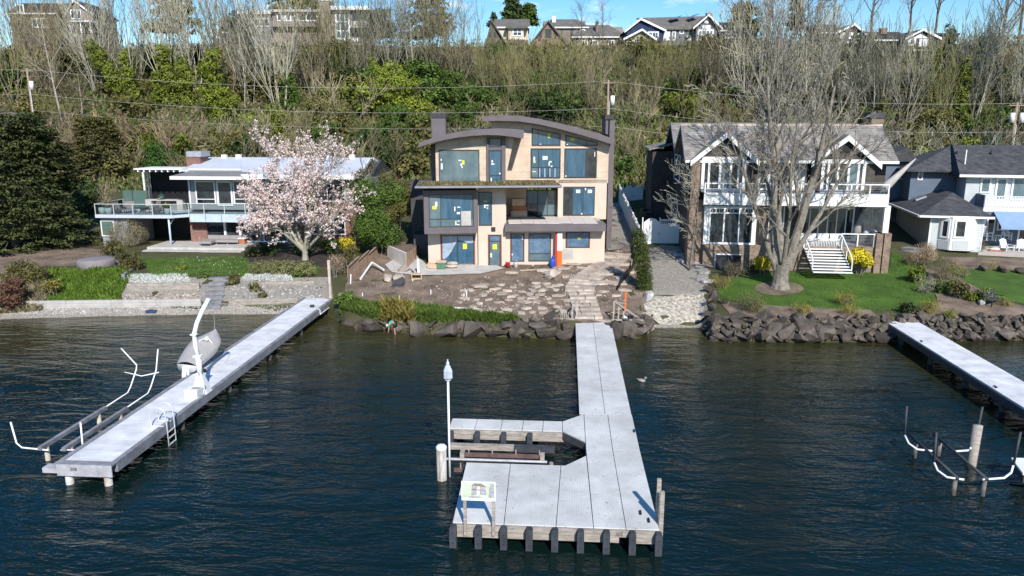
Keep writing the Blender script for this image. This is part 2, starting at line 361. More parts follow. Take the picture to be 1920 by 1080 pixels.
# water
def water():
    m = bpy.data.materials.new('lake_water'); m.use_nodes = True; n = m.node_tree.nodes; l = m.node_tree.links; b = n['Principled BSDF']
    b.inputs['Base Color'].default_value = (.0032,.0115,.0105,1); b.inputs['Roughness'].default_value = .05; b.inputs['IOR'].default_value = 1.33
    t = n.new('ShaderNodeTexCoord')
    def layer(sc, scale, det, dist):
        mpg = n.new('ShaderNodeMapping'); mpg.inputs['Scale'].default_value = sc; mpg.inputs['Rotation'].default_value = (0,0,R(rnd.uniform(-12,12))); l.new(t.outputs['Object'], mpg.inputs[0])
        z = n.new('ShaderNodeTexNoise'); z.inputs['Scale'].default_value = scale; z.inputs['Detail'].default_value = det; z.inputs['Distortion'].default_value = dist
        l.new(mpg.outputs[0], z.inputs['Vector']); return z.outputs['Fac']
    a = layer((.42,1.15,1), .9, 4, .9); c = layer((.2,.55,1), .45, 2, .5); d = layer((1.0,2.4,1), 2.4, 2, .5)
    ad = n.new('ShaderNodeMath'); ad.operation = 'MULTIPLY_ADD'; l.new(c, ad.inputs[0]); ad.inputs[1].default_value = 1.5; l.new(a, ad.inputs[2])
    ad2 = n.new('ShaderNodeMath'); ad2.operation = 'MULTIPLY_ADD'; l.new(d, ad2.inputs[0]); ad2.inputs[1].default_value = .22; l.new(ad.outputs[0], ad2.inputs[2])
    # calmer and rougher patches of wind
    pz = layer((.05,.09,1), 1.0, 3, .5); pr = n.new('ShaderNodeMapRange'); pr.inputs[1].default_value = .35; pr.inputs[2].default_value = .65; pr.inputs[3].default_value = .35; pr.inputs[4].default_value = 1.0
    l.new(pz, pr.inputs[0])
    bp = n.new('ShaderNodeBump'); bp.inputs['Distance'].default_value = .23; l.new(pr.outputs[0], bp.inputs['Strength']); l.new(ad2.outputs[0], bp.inputs['Height']); l.new(bp.outputs[0], b.inputs['Normal'])
    # olive-brown hill reflection painted into the colour over brownish shallows, fading away from shore
    sx = n.new('ShaderNodeSeparateXYZ'); l.new(t.outputs['Object'], sx.inputs[0])
    sh = n.new('ShaderNodeMapRange'); sh.inputs[1].default_value = 37; sh.inputs[2].default_value = 53; l.new(sx.outputs[1], sh.inputs[0])
    pz2 = layer((.12,.2,1), 1.0, 4, .5); ml = n.new('ShaderNodeMath'); ml.operation = 'MULTIPLY'; l.new(sh.outputs[0], ml.inputs[0]); l.new(pz2, ml.inputs[1])
    mxw = n.new('ShaderNodeMix'); mxw.data_type = 'RGBA'; mxw.inputs[6].default_value = (.0032,.0115,.0105,1); mxw.inputs[7].default_value = (.105,.085,.022,1); l.new(ml.outputs[0], mxw.inputs[0]); l.new(mxw.outputs[2], b.inputs['Base Color'])
    mb = MB(); mb.add([(-900,-900,0),(900,-900,0),(900,75,0),(-900,75,0)], [(0,1,2,3)])
    tag(part('water', mb, m, None), kind='structure')
water()
lawn_left = sheet('lawn', [(258,484),(462,482),(470,497),(600,499),(596,516),(470,517),(285,516)], M['lawn'])
lawn_right = sheet('lawn', [(1345,545),(1380,520),(1510,505),(1668,503),(1672,470),(1728,505),(1758,570),(1770,585),(1640,582),(1500,580),(1420,572),(1360,562)], M['lawn'], .025)
lawn_far = sheet('lawn', [(1772,503),(1960,507),(2100,520),(2100,585),(1960,580),(1870,560),(1800,530)], M['lawn'], .025)
yard = sheet('dirt_yard', [(645,560),(700,578),(950,600),(1030,612),(1105,612),(1200,600),(1225,545),(1195,470),(1150,455),(1140,390),(1160,385),(1180,460),(1135,478),(1000,492),(790,508),(700,470),(655,500)], M['dirt'], .03, .5, .07)
beach = sheet('beach', [(-200,606),(0,601),(200,596),(400,592),(600,590),(615,583),(570,571),(400,570),(200,571),(0,580),(-200,590)], M['gravel'], .03, .6)
tr1 = sheet('terrace', [(722,498),(772,470),(800,498),(930,498),(945,505),(900,515),(780,518),(735,512)], M['concrete'], .09, .6, 0, wob=.02)
drive = sheet('driveway', [(1205,552),(1215,470),(1240,460),(1300,466),(1330,508),(1325,552)], M['gravel'], .04, .5)
chute = sheet('gravel_ramp', [(1207,590),(1215,556),(1318,552),(1330,585),(1312,606),(1225,606)], M['gravel_pale'], .06, .5, .12, wob=.4)
chute2 = sheet('beach', [(1205,618),(1212,592),(1320,600),(1335,622)], M['gravel'], .05, .5)
bed = sheet('mulch_bed', [(1405,572),(1520,578),(1630,582),(1650,600),(1500,604),(1370,592),(1345,560),(1360,566)], M['dirt'], .045, .6)
bed2 = sheet('mulch_bed', [(1690,585),(1760,570),(1735,505),(1765,500),(1810,530),(1870,560),(1920,575),(1990,590),(1990,600),(1800,602),(1700,600)], M['dirt'], .05, .6)
ring = sheet('mulch_ring', [(1460+46*math.cos(a*.3142), 542+13*math.sin(a*.3142)) for a in range(20)], M['dirt'], .055, .5)
garden = sheet('rock_garden', [(225,520),(460,520),(620,520),(625,560),(570,566),(400,566),(230,566)], M['gravel'], .02, .5, .06)
pathw = sheet('side_path', [(1140,470),(1141,380),(1165,380),(1192,465)], M['gravel'], .05, .6)
slope_l = sheet('garden_slope', [(-300,520),(150,465),(215,470),(235,500),(80,500),(0,540),(-300,560)], M['dirt'], .03, .8)
bed3 = sheet('mulch_bed', [(470,497),(462,470),(640,470),(645,500),(600,500)], mat('dark_mulch', (.055,.042,.036), .95, .4, 3, .8, 12), .05, .5)
bed4 = sheet('mulch_bed', [(1765,482),(1960,486),(2100,496),(2100,510),(1960,508),(1770,504)], M['dirt'], .045, .7)
# ================================================================ DOCKS AND THINGS ON THE WATER
def text_part(s, size, mat_, parent, loc, rot, name='number'):
    c = bpy.data.curves.new(name, 'FONT'); c.body = s; c.size = size; c.extrude = .004; c.align_x = 'CENTER'
    t = bpy.data.objects.new(name, c); COL.objects.link(t); bpy.context.view_layer.update()
    me = bpy.data.meshes.new_from_object(t); bpy.data.objects.remove(t); bpy.data.curves.remove(c)
    me.materials.clear(); me.materials.append(mat_); o = link(name, me, parent, loc); o.rotation_euler = rot; return o
DECK_RIB = mat('ribbed_deck', (.70,.69,.67), .7, .10, .8, .0)
def rib(m, ax, sc):      # fine ribs of the moulded deck panels
    n = m.node_tree.nodes; l = m.node_tree.links; b = n['Principled BSDF']; t = n.new('ShaderNodeTexCoord')
    wv = n.new('ShaderNodeTexWave'); wv.bands_direction = ax; wv.inputs['Scale'].default_value = sc; wv.inputs['Distortion'].default_value = 0
    l.new(t.outputs['Object'], wv.inputs['Vector']); bp = n.new('ShaderNodeBump'); bp.inputs['Strength'].default_value = .35; bp.inputs['Distance'].default_value = .01
    l.new(wv.outputs['Fac'], bp.inputs['Height']); l.new(bp.outputs[0], b.inputs['Normal'])
    # mildew streaks
    z = n.new('ShaderNodeTexNoise'); z.inputs['Scale'].default_value = .55; z.inputs['Detail'].default_value = 7; z.inputs['Roughness'].default_value = .7
    l.new(t.outputs['Object'], z.inputs['Vector']); r_ = n.new('ShaderNodeValToRGB'); r_.color_ramp.elements[0].position = .25; r_.color_ramp.elements[1].position = .62
    r_.color_ramp.elements[0].color = (.70,.71,.68,1); l.new(z.outputs['Fac'], r_.inputs[0])
    mm = n.new('ShaderNodeMix'); mm.data_type = 'RGBA'; mm.blend_type = 'MULTIPLY'; mm.inputs[0].default_value = 1
    src = b.inputs['Base Color'].links[0].from_socket; l.new(src, mm.inputs[6]); l.new(r_.outputs[0], mm.inputs[7])
    # dark specks, scuffs and droppings
    z3 = n.new('ShaderNodeTexNoise'); z3.inputs['Scale'].default_value = 7; z3.inputs['Detail'].default_value = 4; l.new(t.outputs['Object'], z3.inputs['Vector']); r3 = n.new('ShaderNodeValToRGB'); r3.color_ramp.elements[0].position = .27; r3.color_ramp.elements[0].color = (.45,.44,.40,1); r3.color_ramp.elements[1].position = .36; l.new(z3.outputs['Fac'], r3.inputs[0])
    m3 = n.new('ShaderNodeMix'); m3.data_type = 'RGBA'; m3.blend_type = 'MULTIPLY'; m3.inputs[0].default_value = .7; l.new(mm.outputs[2], m3.inputs[6]); l.new(r3.outputs[0], m3.inputs[7]); mm = m3
    w2 = n.new('ShaderNodeMix'); w2.data_type = 'RGBA'; w2.blend_type = 'MULTIPLY'; w2.inputs[0].default_value = .12
    l.new(mm.outputs[2], w2.inputs[6]); l.new(wv.outputs['Color'], w2.inputs[7]); l.new(w2.outputs[2], b.inputs['Base Color'])
rib(DECK_RIB, 'X', 5.2)
DECKB = mat('painted_deck_board', (.71,.71,.72), .6, .16, 1.1, island=.09)
DECK_CROSS = mat('cross_ribbed_deck', (.70,.69,.67), .7, .10, .8); rib(DECK_CROSS, 'Y', 2.6)
SNOW = mat('bird_stained_pile', (.62,.60,.56), .9, .25, 1.0, .3, 12, col2=(.16,.12,.10), stretch=(5,5,.8))
def pile(parent, x, y, z1, r=.15, m=None, nm='piling'):
    mb = MB(); mb.cyl(x, y, -2.2, z1, r, 12); return part(nm, mb, m or M['pile'], parent, True)
# ---- centre dock
D = thing('dock', 'long pale dock with a U-shaped boat slip and black rubber fenders', 'dock', (0,0,0))
def panel(poly, m, z=.8, th=.05):
    mb = MB(); c = (sum(p[0] for p in poly)/len(poly), sum(p[1] for p in poly)/len(poly))
    g = .012
    q = [(p[0]+g*(1 if c[0]>p[0] else -1), p[1]+g*(1 if c[1]>p[1] else -1)) for p in poly]
    mb.prism(q, z-th, z); return part('deck_panel', mb, m, D)
ys = [49.25, 46.3, 43.0, 39.6, 36.2, 32.75]
for k in range(5):
    panel([(.78,ys[k+1]),(1.98,ys[k+1]),(1.98,ys[k]),(.78,ys[k])], DECK_CROSS)
    panel([(1.98,ys[k+1]),(3.2,ys[k+1]),(3.2,ys[k]),(1.98,ys[k])], DECK_CROSS, .8+.003*(k%2))
panel([(1.0,28.9),(2.1,28.9),(2.1,32.75),(1.0,32.75)], DECK_RIB); panel([(2.1,28.9),(3.22,28.9),(3.22,32.75),(2.1,32.75)], DECK_RIB)
panel([(1.1,22.75),(2.18,22.75),(2.1,28.9),(1.0,28.9)], DECK_RIB); panel([(2.18,22.75),(3.28,22.75),(3.22,28.9),(2.1,28.9)], DECK_RIB)
panel([(-3.65,22.75),(-1.9,22.75),(-2.02,27.3),(-3.78,27.3)], DECK_RIB); panel([(-1.9,22.75),(-.15,22.75),(-.02,27.3),(-2.02,27.3)], DECK_RIB)
panel([(-.15,22.75),(1.1,22.75),(1.0,28.25),(.14,27.3),(-.02,27.3)], DECK_RIB)
fx = [-5.0,-3.85,-2.7,-1.75,-.85,.02]
for k in range(5): panel([(fx[k],30.65),(fx[k+1],30.65),(fx[k+1],31.75),(fx[k],31.75)], DECK_CROSS)
panel([(.02,30.65),(1.0,29.6),(1.0,32.7),(.02,31.75)], DECK_CROSS)
mb = MB()   # edge beams under the panels
for x0,x1,y0,y1 in [(.82,.92,32.75,49.2),(3.06,3.16,23,49.2),(-3.66,-3.54,23,27.2),(-3.6,.0,27.14,27.24),(-5.0,.0,31.62,31.72),(1.94,2.04,23,49.2)]:
    mb.box(x0,x1,y0,y1,.48,.745)
mb.beam((0,27.2,.62),(1.02,28.25,.62),.1,.25); mb.box(1.0,1.08,28.25,29.6,.3,.745)
part('edge_beam', mb, M['greywood'], D)
mb = MB(); mb.beam((.05,30.6,.6),(1.03,29.55,.6),.09,.3); part('edge_beam', mb, M['dark'], D)
mb = MB(); mb.box(-5.0,.02,30.57,30.65,.55,.745); part('fascia_board', mb, M['oldwood'], D)
mb = MB(); mb.box(-5.0,.25,30.59,30.645,.32,.54); part('fascia_board', mb, M['oldwood'], D)
mb = MB(); mb.box(-3.62,3.26,22.66,22.745,.52,.745); part('fascia_board', mb, M['oldwood'], D)
mb = MB(); mb.box(-3.6,1.95,22.68,22.74,.30,.51); part('fascia_board', mb, M['oldwood'], D)
mb = MB(); mb.box(2.5,3.2,22.68,22.74,.30,.51); part('fascia_board', mb, M['oldwood'], D)
text_part('305', .17, M['dark'], D, (1.95,22.655,.575), (R(90),0,0))
def fender(x, y, z0=.02, z1=.80):
    mb = MB(); a = .115
    mb.prism([(x-a,z0),(x+a,z0),(x+a,z1-.05),(x+a-.04,z1),(x-a+.04,z1),(x-a,z1-.05)], y-.24, y, 'y')
    o = part('fender', mb, M['rubber'], D)
    mb = MB()
    for zz in (z0+.2, z1-.22): mb.cyl(0,0,0,0,0,4) if 0 else mb.tube([(x,y-.245,zz),(x,y-.239,zz)], .025, 8)
    part('bolt', mb, M['black'], o, kind='stuff')
for k in range(9): fender(-3.6+k*6.83/8, 22.655)
for x in (-4.88,-3.72,-2.55,-1.4): fender(x, 30.565, .1, .74)
for x,y in [(-3.3,23.4),(-.9,23.4),(1.3,23.4),(2.9,23.4),(-3.3,26.8),(-.4,26.8),(1.3,31.5),(2.9,31.5),(-4.6,31.3),(-1.2,31.3),(1.1,36),(2.9,36),(1.1,41),(2.9,41),(1.1,45.5),(2.9,45.5)]: pile(D, x, y, .55)
for (x,y,z1) in [(3.3,23.5,2.25),(3.36,23.05,2.03)]:
    mb = MB(); mb.box(x-.07,x+.07,y-.07,y+.07,-.3,z1); part('mooring_post', mb, M['oldwood'], D)
mb = MB()
for (x,y) in [(2.98,23.25),(2.75,23.75),(3.15,30.8),(.95,25)][:3]: mb.box(x-.03,x+.03,y-.13,y+.13,.84,.88); mb.box(x-.02,x+.02,y-.04,y+.04,.80,.84)
part('cleat', mb, M['black'], D, kind='stuff')
mb = MB(); mb.box(.6,3.3,49.2,49.42,.70,.93); part('ramp_sill', mb, M['oldwood'], D)
# handrail frames where the dock meets the rocks
for nm, sx, x0 in (('a', 1, 3.35), ('b', -1, .55)):
    if sx == 1:
        rr = thing('handrail', 'grey timber handrail frame leaning at the right of the dock ramp', 'railing', (x0,49.3,.95))
    else:
        rr = thing('handrail', 'grey timber handrail with two posts at the left of the dock ramp', 'railing', (x0,49.3,.95))
    mb = MB(); mb.beam((-.15*sx,-.1,.02),(2.0*sx,-.1,.02),.12,.12); part('bottom_rail', mb, M['oldwood'], rr)
    if sx == 1:
        for k in range(3):
            mb = MB(); h = 1.25-.32*k; mb.beam((k*.33,0,.05),(k*.33+.02,.05,h),.1,.1); part('post', mb, M['oldwood'], rr)
        mb = MB(); mb.beam((0,.05,1.3),(1.75,.1,.1),.1,.1); part('slanted_rail', mb, M['oldwood'], rr)
        mb = MB(); mb.beam((.15,.1,1.2),(.9,1.0,.9),.08,.08); part('brace', mb, M['oldwood'], rr)
    else:
        for k in range(2):
            mb = MB(); mb.beam((.02+k*.3,0,.0),(.05+k*.3,.05+.9*k,1.05+.1*k),.12,.12); part('post', mb, M['oldwood'], rr)
        mb = MB(); mb.beam((.05,.05,1.05),(.36,1.0,1.15),.1,.08); part('slanted_rail', mb, M['oldwood'], rr)
        mb = MB(); mb.beam((-1.6,0,.1),(-.65,.1,.85),.08,.08); part('brace', mb, M['oldwood'], rr)
        for k in range(5):
            mb = MB(); mb.beam((-.75+.12*k,.02,.08),(-.72+.12*k,.05,.7-.07*abs(k-.5)),.05,.05); part('baluster', mb, M['oldwood'], rr)
# boat slip timbers
L = thing('boat_slip_frame', 'sunken timber and steel boat lift beams inside the dock slip', 'boat lift', (0,0,0))
mb = MB(); mb.box(-4.85,-2.05,29.85,30.1,.15,.36); part('bunk_beam', mb, M['oldwood'], L)
mb = MB(); mb.box(-2.05,-.3,29.8,30.1,.13,.37); part('bunk_beam', mb, M['rubber'], L)
for (x0,x1,y0,z) in [(-4.2,-.75,29.2,.24),(-4.35,-.75,27.75,.24)]:
    mb = MB(); mb.box(x0,x1,y0,y0+.12,z-.1,z+.05); part('steel_beam', mb, mat('rusty_steel', (.17,.11,.10), .8, .3, 3), L)
    mb = MB()
    for k in range(4): mb.box(x0+.25+k*1.0,x0+.29+k*1.0,y0+.02,y0+.06,z+.04,z+.28)
    part('bracket', mb, M['oldwood'], L, kind='stuff')
mb = MB(); mb.tube([(-5.0,28.6,.3),(-.6,28.6,.3)], .06, 8); part('cross_pipe', mb, M['galv'], L)
mb = MB(); mb.box(-4.3,-4.12,29.1,29.4,.0,.36); part('end_block', mb, M['oldwood'], L)
mb = MB(); mb.box(-.9,-.72,29.1,29.4,.0,.36); part('end_block', mb, M['oldwood'], L)
mb = MB(); mb.cyl(-.42,28.45,-.6,.35,.09,8); part('post', mb, M['oldwood'], L)
# lamp post
T = thing('lamp_post', 'slim white lamp post with a clear glass lantern at the dock slip corner', 'lamp post', (-4.5,27.6,0))
mb = MB(); mb.cyl(0,0,-.5,4.1,.045,10); part('pole', mb, M['white'], T, True)
mb = MB(); mb.lathe(0,0,[(.06,4.08),(.12,4.12),(.12,4.16)], 8); part('collar', mb, M['alu'], T)
mb = MB(); mb.lathe(0,0,[(.13,4.16),(.19,4.22),(.19,4.52),(.12,4.68),(.05,4.78)], 6); lan = part('lantern', mb, mat('frosted_lamp_glass', (.50,.55,.63), .25, .15, 4, spec=.6), T)
mb = MB(); mb.lathe(0,0,[(.06,4.77),(.07,4.82),(.02,4.90),(.035,4.95),(0.005,4.98)], 8); part('finial', mb, M['alu'], lan)
mb = MB(); mb.lathe(0,0,[(.03,4.17),(.05,4.3),(.05,4.42),(.01,4.5)], 8); part('bulb', mb, M['white'], lan)
# old pile
T = thing('mooring_pile', 'thick wooden mooring pile with a white cap, streaked with droppings', 'piling', (-4.78,27.35,0))
mb = MB(); mb.cyl(0,0,-2,1.38,.2,14); part('trunk', mb, SNOW, T, True)
mb = MB(); mb.lathe(0,0,[(.215,1.32),(.22,1.40),(.17,1.47),(.02,1.49)], 14); part('cap', mb, M['white'], T)
# signboard with a picture of a house
T = thing('signboard', 'white signboard with a faded picture of a house, on two wooden posts', 'sign', (-3.24,22.62,0))
for x in (.04,1.0):
    mb = MB(); mb.box(x-.05,x+.05,-.04,.06,.42,2.3); part('post', mb, M['oldwood'], T)
mb = MB(); mb.box(-.06,1.08,-.075,-.045,1.73,2.42); B = part('board', mb, M['white'], T)
def flat(name, poly, y, m, par=B):
    mb = MB(); mb.add([(p[0],y,p[1]) for p in poly], [tuple(range(len(poly)))]); return part(name, mb, m, par)
pm = mat('picture_print', (.72,.76,.64), .5, .5, 7, col2=(.42,.50,.33))
flat('picture', [(-.03,1.82),(1.05,1.82),(1.05,2.39),(-.03,2.39)], -.077, pm)
pg = mat('picture_grey', (.52,.52,.56), .5, .5, 9, col2=(.22,.22,.24)); pb = mat('picture_roof', (.30,.25,.22), .5, .3, 9); pw = mat('picture_white', (.80,.80,.80), .5, .2, 12)
flat('picture', [(.26,1.93),(.78,1.96),(.74,2.28),(.30,2.28)], -.0785, pg); flat('picture', [(.27,2.28),(.80,2.23),(.62,2.35),(.38,2.36)], -.080, pb)
flat('picture', [(.45,1.93),(.56,1.93),(.55,2.26),(.47,2.26)], -.0815, pw); flat('picture', [(.30,2.13),(.70,2.10),(.70,2.13),(.30,2.16)], -.083, pb)
flat('picture', [(.84,1.86),(1.03,1.84),(1.03,2.36),(.90,2.37)], -.0785, pg); flat('picture', [(.2,1.83),(.62,1.83),(.52,1.90),(.15,1.89)], -.080, pg)
flat('caption', [(.30,1.765),(.62,1.765),(.62,1.772),(.30,1.772)], -.077, M['soft_grey']); flat('caption', [(.18,1.76),(.24,1.76),(.24,1.79),(.18,1.79)], -.077, M['soft_grey'])
# ---- left dock
D = thing('dock', 'white decked pier with grey timber edges and a crane, at the left', 'dock', (0,0,0))
n = 96
for k in range(n):
    y0 = 26.1+k*(55.1-26.1)/n; y1 = 26.1+(k+1)*(55.1-26.1)/n
    mb = MB(); mb.box(-19.68,-17.72,y0+.005,y1-.005,.84,.90+.002*(k%2)); part('deck_board', mb, DECKB, D)
for (x0,x1,y0,y1,z0,z1) in [(-19.9,-19.69,26.1,55.1,.55,.93),(-17.71,-17.5,26.1,55.1,.50,.93),(-19.9,-17.5,55.11,55.4,.4,1.0)]:
    mb = MB(); mb.box(x0,x1,y0,y1,z0,z1); part('edge_beam', mb, M['greywood'], D)
mb = MB(); mb.box(-19.9,-17.5,25.75,26.095,.86,.93); part('edge_beam', mb, M['greywood'], D)
GW2 = mat('silvered_timber', (.44,.43,.46), .85, .2, 2.0, .3, 14)
mb = MB(); mb.box(-19.75,-17.5,25.7,25.745,.45,.93); part('fascia_board', mb, GW2, D)
mb = MB(); mb.box(-20.5,-19.76,25.9,26.3,.45,.66); part('side_step', mb, GW2, D)
text_part('308', .2, M['dark'], D, (-19.05,25.69,.68), (R(90),0,0))
STAINP = mat('stained_concrete_pile', (.55,.58,.56), .85, .35, 1.5, col2=(.30,.20,.14), stretch=(1,1,1.2))
for x in (-19.45,-17.85): pile(D, x, 25.95, .47, .15, STAINP)
for y in (31.5,36.5,42,47.5,52.5):
    pile(D, -17.75, y, .6); pile(D, -19.6, y, .6)
mb = MB(); mb.tube([(-17.62,50.8,.95),(-17.45,50.8,.9),(-17.44,50.8,.55),(-17.44,54.5,.55),(-17.44,55,.9)], .035, 6); part('water_pipe', mb, M['white'], D)
mb = MB()
for a in range(10):
    q = .13*math.cos(a*.7); mb.tube([(-18.25+.16*math.cos(t*.5236+a),51.5+.16*math.sin(t*.5236+a),.93+.012*a) for t in range(13)], .02, 5)
solo('hose_coil', mb, M['rubber'], 'coiled black hose lying on the shore end of the pier', 'hose')
mb = MB()
for a in range(6): mb.tube([(-19.3+.17*math.cos(t*.5236+a),36.9+.17*math.sin(t*.5236+a),.93+.02*a) for t in range(13)], .025, 5)
solo('rope_coil', mb, M['black'], 'coiled black rope on the pier edge beside the hanging dinghy', 'rope')
# ladder
T = thing('swim_ladder', 'aluminium swim ladder with looped handles on the pier side', 'ladder', (-17.45,29.6,0), 0)
for k, y in enumerate((0,.62)):
    mb = MB(); pts = [(.10,y,-.5),(.10,y,1.0),(.08,y,1.45)]+[(-.28+.36*math.cos(t*.314),y,1.5+.3*math.sin(t*.314)) for t in range(1,10)]+[(-.64,y,1.35),(-.6,y,.93),(-.05,y,.94)]
    mb.tube(pts, .028, 7); part('rail', mb, M['alu'], T, True)
for z in (-.25,.05,.35,.65):
    mb = MB(); mb.beam((.10,.02,z),(.10,.6,z),.07,.03); part('rung', mb, M['alu'], T)
# davit crane
T = thing('davit_crane', 'white bent-arm davit crane standing on the pier', 'crane', (-17.85,33.9,.92))
mb = MB(); mb.hexa([(-.42,-.3,0),(.38,-.3,0),(.38,.3,0),(-.42,.3,0)], [(-.12,-.1,1.05),(.08,-.1,1.05),(.08,.1,1.05),(-.12,.1,1.05)]); part('base', mb, M['white'], T)
mb = MB(); mb.tube([(-.02,0,.9),(-.05,0,1.9)], .14, 10); mb.tube([(-.05,0,1.85),(-.14,.02,2.4),(-.16,.05,3.0),(-.05,.2,3.5),(.12,.5,4.05),(.30,.9,4.55)], .11, 10); part('mast', mb, M['white'], T, True)
mb = MB(); mb.box(-.25,.15,-.14,.14,1.82,1.92); mb.box(-.3,.0,-.12,.12,2.95,3.0); part('clamp', mb, M['white'], T)
mb = MB(); mb.box(-.42,.22,-.95,-.35,0,.42); wb = part('winch_box', mb, M['white'], T)
mb = MB(); mb.box(-.18,.2,-.72,-.45,.425,.435); part('keypad', mb, M['soft_grey'], wb)
mb = MB(); mb.tube([(.25,-.8,.2),(.36,-.8,.2),(.36,-.35,.5),(.30,-.35,.5)], .025, 6); part('handle', mb, M['galv'], wb)
mb = MB(); mb.tube([(.30,.9,4.5),(-.1,1.0,3.9)], .012, 4); mb.tube([(.32,.95,4.5),(.3,1.3,4.1),(.2,1.5,3.2),(.15,1.4,2.4)], .012, 4); mb.ellip((.30,.95,4.3),(.07,.07,.12),8,5); part('cable', mb, M['galv'], T)
# dinghy hanging over the water beside the pier
def boat(L_, W, Hh):
    mb = MB(); secs = []
    for k in range(9):
        t = k/8; w_ = W*(.62+.38*math.sin(min(1,t*1.6)*math.pi/2)) if t < .6 else W*(1-((t-.6)/.4)**2*.97)
        sheer = Hh*(1+.22*t*t); keel = Hh*.0+(.45*Hh*((t-.75)/.25)**2 if t > .75 else 0)
        secs.append((t*L_, w_/2, sheer, keel))
    vs = []; 
    for (x, w_, sh, k_) in secs:
        vs += [(x,-w_,sh),(x,-w_*.86,k_+(sh-k_)*.35),(x,0,k_),(x,w_*.86,k_+(sh-k_)*.35),(x,w_,sh)]
    fs = []
    for i in range(8):
        for j in range(4): fs.append((i*5+j,i*5+j+1,(i+1)*5+j+1,(i+1)*5+j))
    fs.append((0,1,2,3,4)); mb.add(vs, fs); cv = MB()
    vs = []; 
    for (x, w_, sh, k_) in secs:
        vs += [(x,-w_*1.04,sh-.05),(x,-w_*1.03,sh+.02),(x,-w_*.5,sh+.13),(x,0,sh+.17),(x,w_*.5,sh+.13),(x,w_*1.03,sh+.02),(x,w_*1.04,sh-.05)]
    fs = []
    for i in range(8):
        for j in range(6): fs.append((i*7+j,i*7+j+1,(i+1)*7+j+1,(i+1)*7+j))
    cv.add(vs, fs); return mb, cv
h, c = boat(4.3, 1.55, .55)
T = thing('dinghy', 'small white dinghy under a grey canvas cover hanging beside the pier', 'boat', (-20.05,33.9,.95), R(78))
T.location = (-19.95,36.4,.95); T.rotation_euler = (R(8), R(-7), R(95))
part('hull', h, M['white'], T, True); part('cover', c, M['boat_cover'], T, True)
mb = MB(); mb.box(-.12,0,-.18,.18,-.1,.45); mb.box(-.35,-.1,-.1,.1,-.35,.25); part('outboard_bracket', mb, M['white'], T)
mb = MB(); mb.tube([(2.6,-.5,.62),(2.65,-.1,1.0),(2.6,.3,.75)], .03, 6); mb.ellip((2.65,-.1,.92),(.14,.12,.14),8,5); part('sling', mb, M['white'], T)
# left boat lift
T = thing('boat_lift', 'open boat lift of two timber rails with bent white guide pipes, left of the pier', 'boat lift', (0,0,0))
for x, tip, top in ((-21.75,-22.5,-22.1),(-20.7,-20.55,-20.45)):
    mb = MB(); mb.box(x-.09,x+.09,27.5,32.1,.62,.78); part('rail', mb, M['greywood'], T)
    mb = MB(); mb.tube([(x,32.0,.74),(x+.02,33.9,.78),(x+.05,34.15,1.0),(x+.12,34.7,1.75),(x+.1,34.8,1.95),(tip,35.0,2.75)], .034, 7); part('guide_pipe', mb, M['white'], T, True)
    for y in (27.9,31.5): pile(T, x, y, .62, .10, mat('tan_post', (.50,.46,.36), .85, .2, 2), 'post')
mb = MB(); mb.tube([(-22.2,34.6,1.62),(-21.3,34.55,1.45),(-20.4,34.6,1.65)], .03, 7); part('cross_pipe', mb, M['white'], T, True)
mb = MB(); mb.tube([(-21.4,27.55,.62),(-22.6,27.6,.68),(-22.85,27.65,.85),(-23.05,27.75,1.75)], .036, 7); part('guide_pipe', mb, M['white'], T, True)
mb = MB(); mb.tube([(-20.9,27.6,.62),(-20.1,27.6,.66),(-19.98,27.7,.8),(-20.02,27.8,1.8)], .036, 7); part('guide_pipe', mb, M['white'], T, True)
# ---- right dock
D = thing('dock', 'plain white pier running out from the rock wall at the right', 'dock', (0,0,0))
n = 78
for k in range(n):
    y0 = 28.5+k*(51.9-28.5)/n; y1 = 28.5+(k+1)*(51.9-28.5)/n
    mb = MB(); mb.box(21.4,23.5,y0+.006,y1-.006,.98,1.06+.002*(k%2)); part('deck_board', mb, DECKB, D)
for x0,x1 in ((21.34,21.46),(23.44,23.56)):
    mb = MB(); mb.box(x0,x1,28.5,51.9,.6,.975); part('edge_beam', mb, M['dark'], D)
for y in (29.5,33,36.5,40,44,48):
    for x in (21.75,23.15): pile(D, x, y, .7, .15, M['dark'])
mb = MB()
for y in (37,45): mb.box(21.55,21.6,y-.15,y+.15,1.1,1.14); mb.box(21.55,21.6,y-.04,y+.04,1.06,1.1)
part('cleat', mb, M['black'], D, kind='stuff')
D = thing('dock', 'corner of a second white pier at the right picture edge', 'dock', (0,0,0))
mb = MB(); mb.prism([(18.1,29.3),(17.75,27.9),(24,26.5),(24,29.3)], .72, .80); part('deck_panel', mb, M['deck_white'], D)
mb = MB(); mb.prism([(18.16,29.2),(17.85,28.0),(24,26.6),(24,29.2)], .35, .715); part('edge_beam', mb, M['dark'], D)
for x,y in ((18.3,28.3),(20,27.7)): pile(D, x, y, .5, .16, M['dark'])
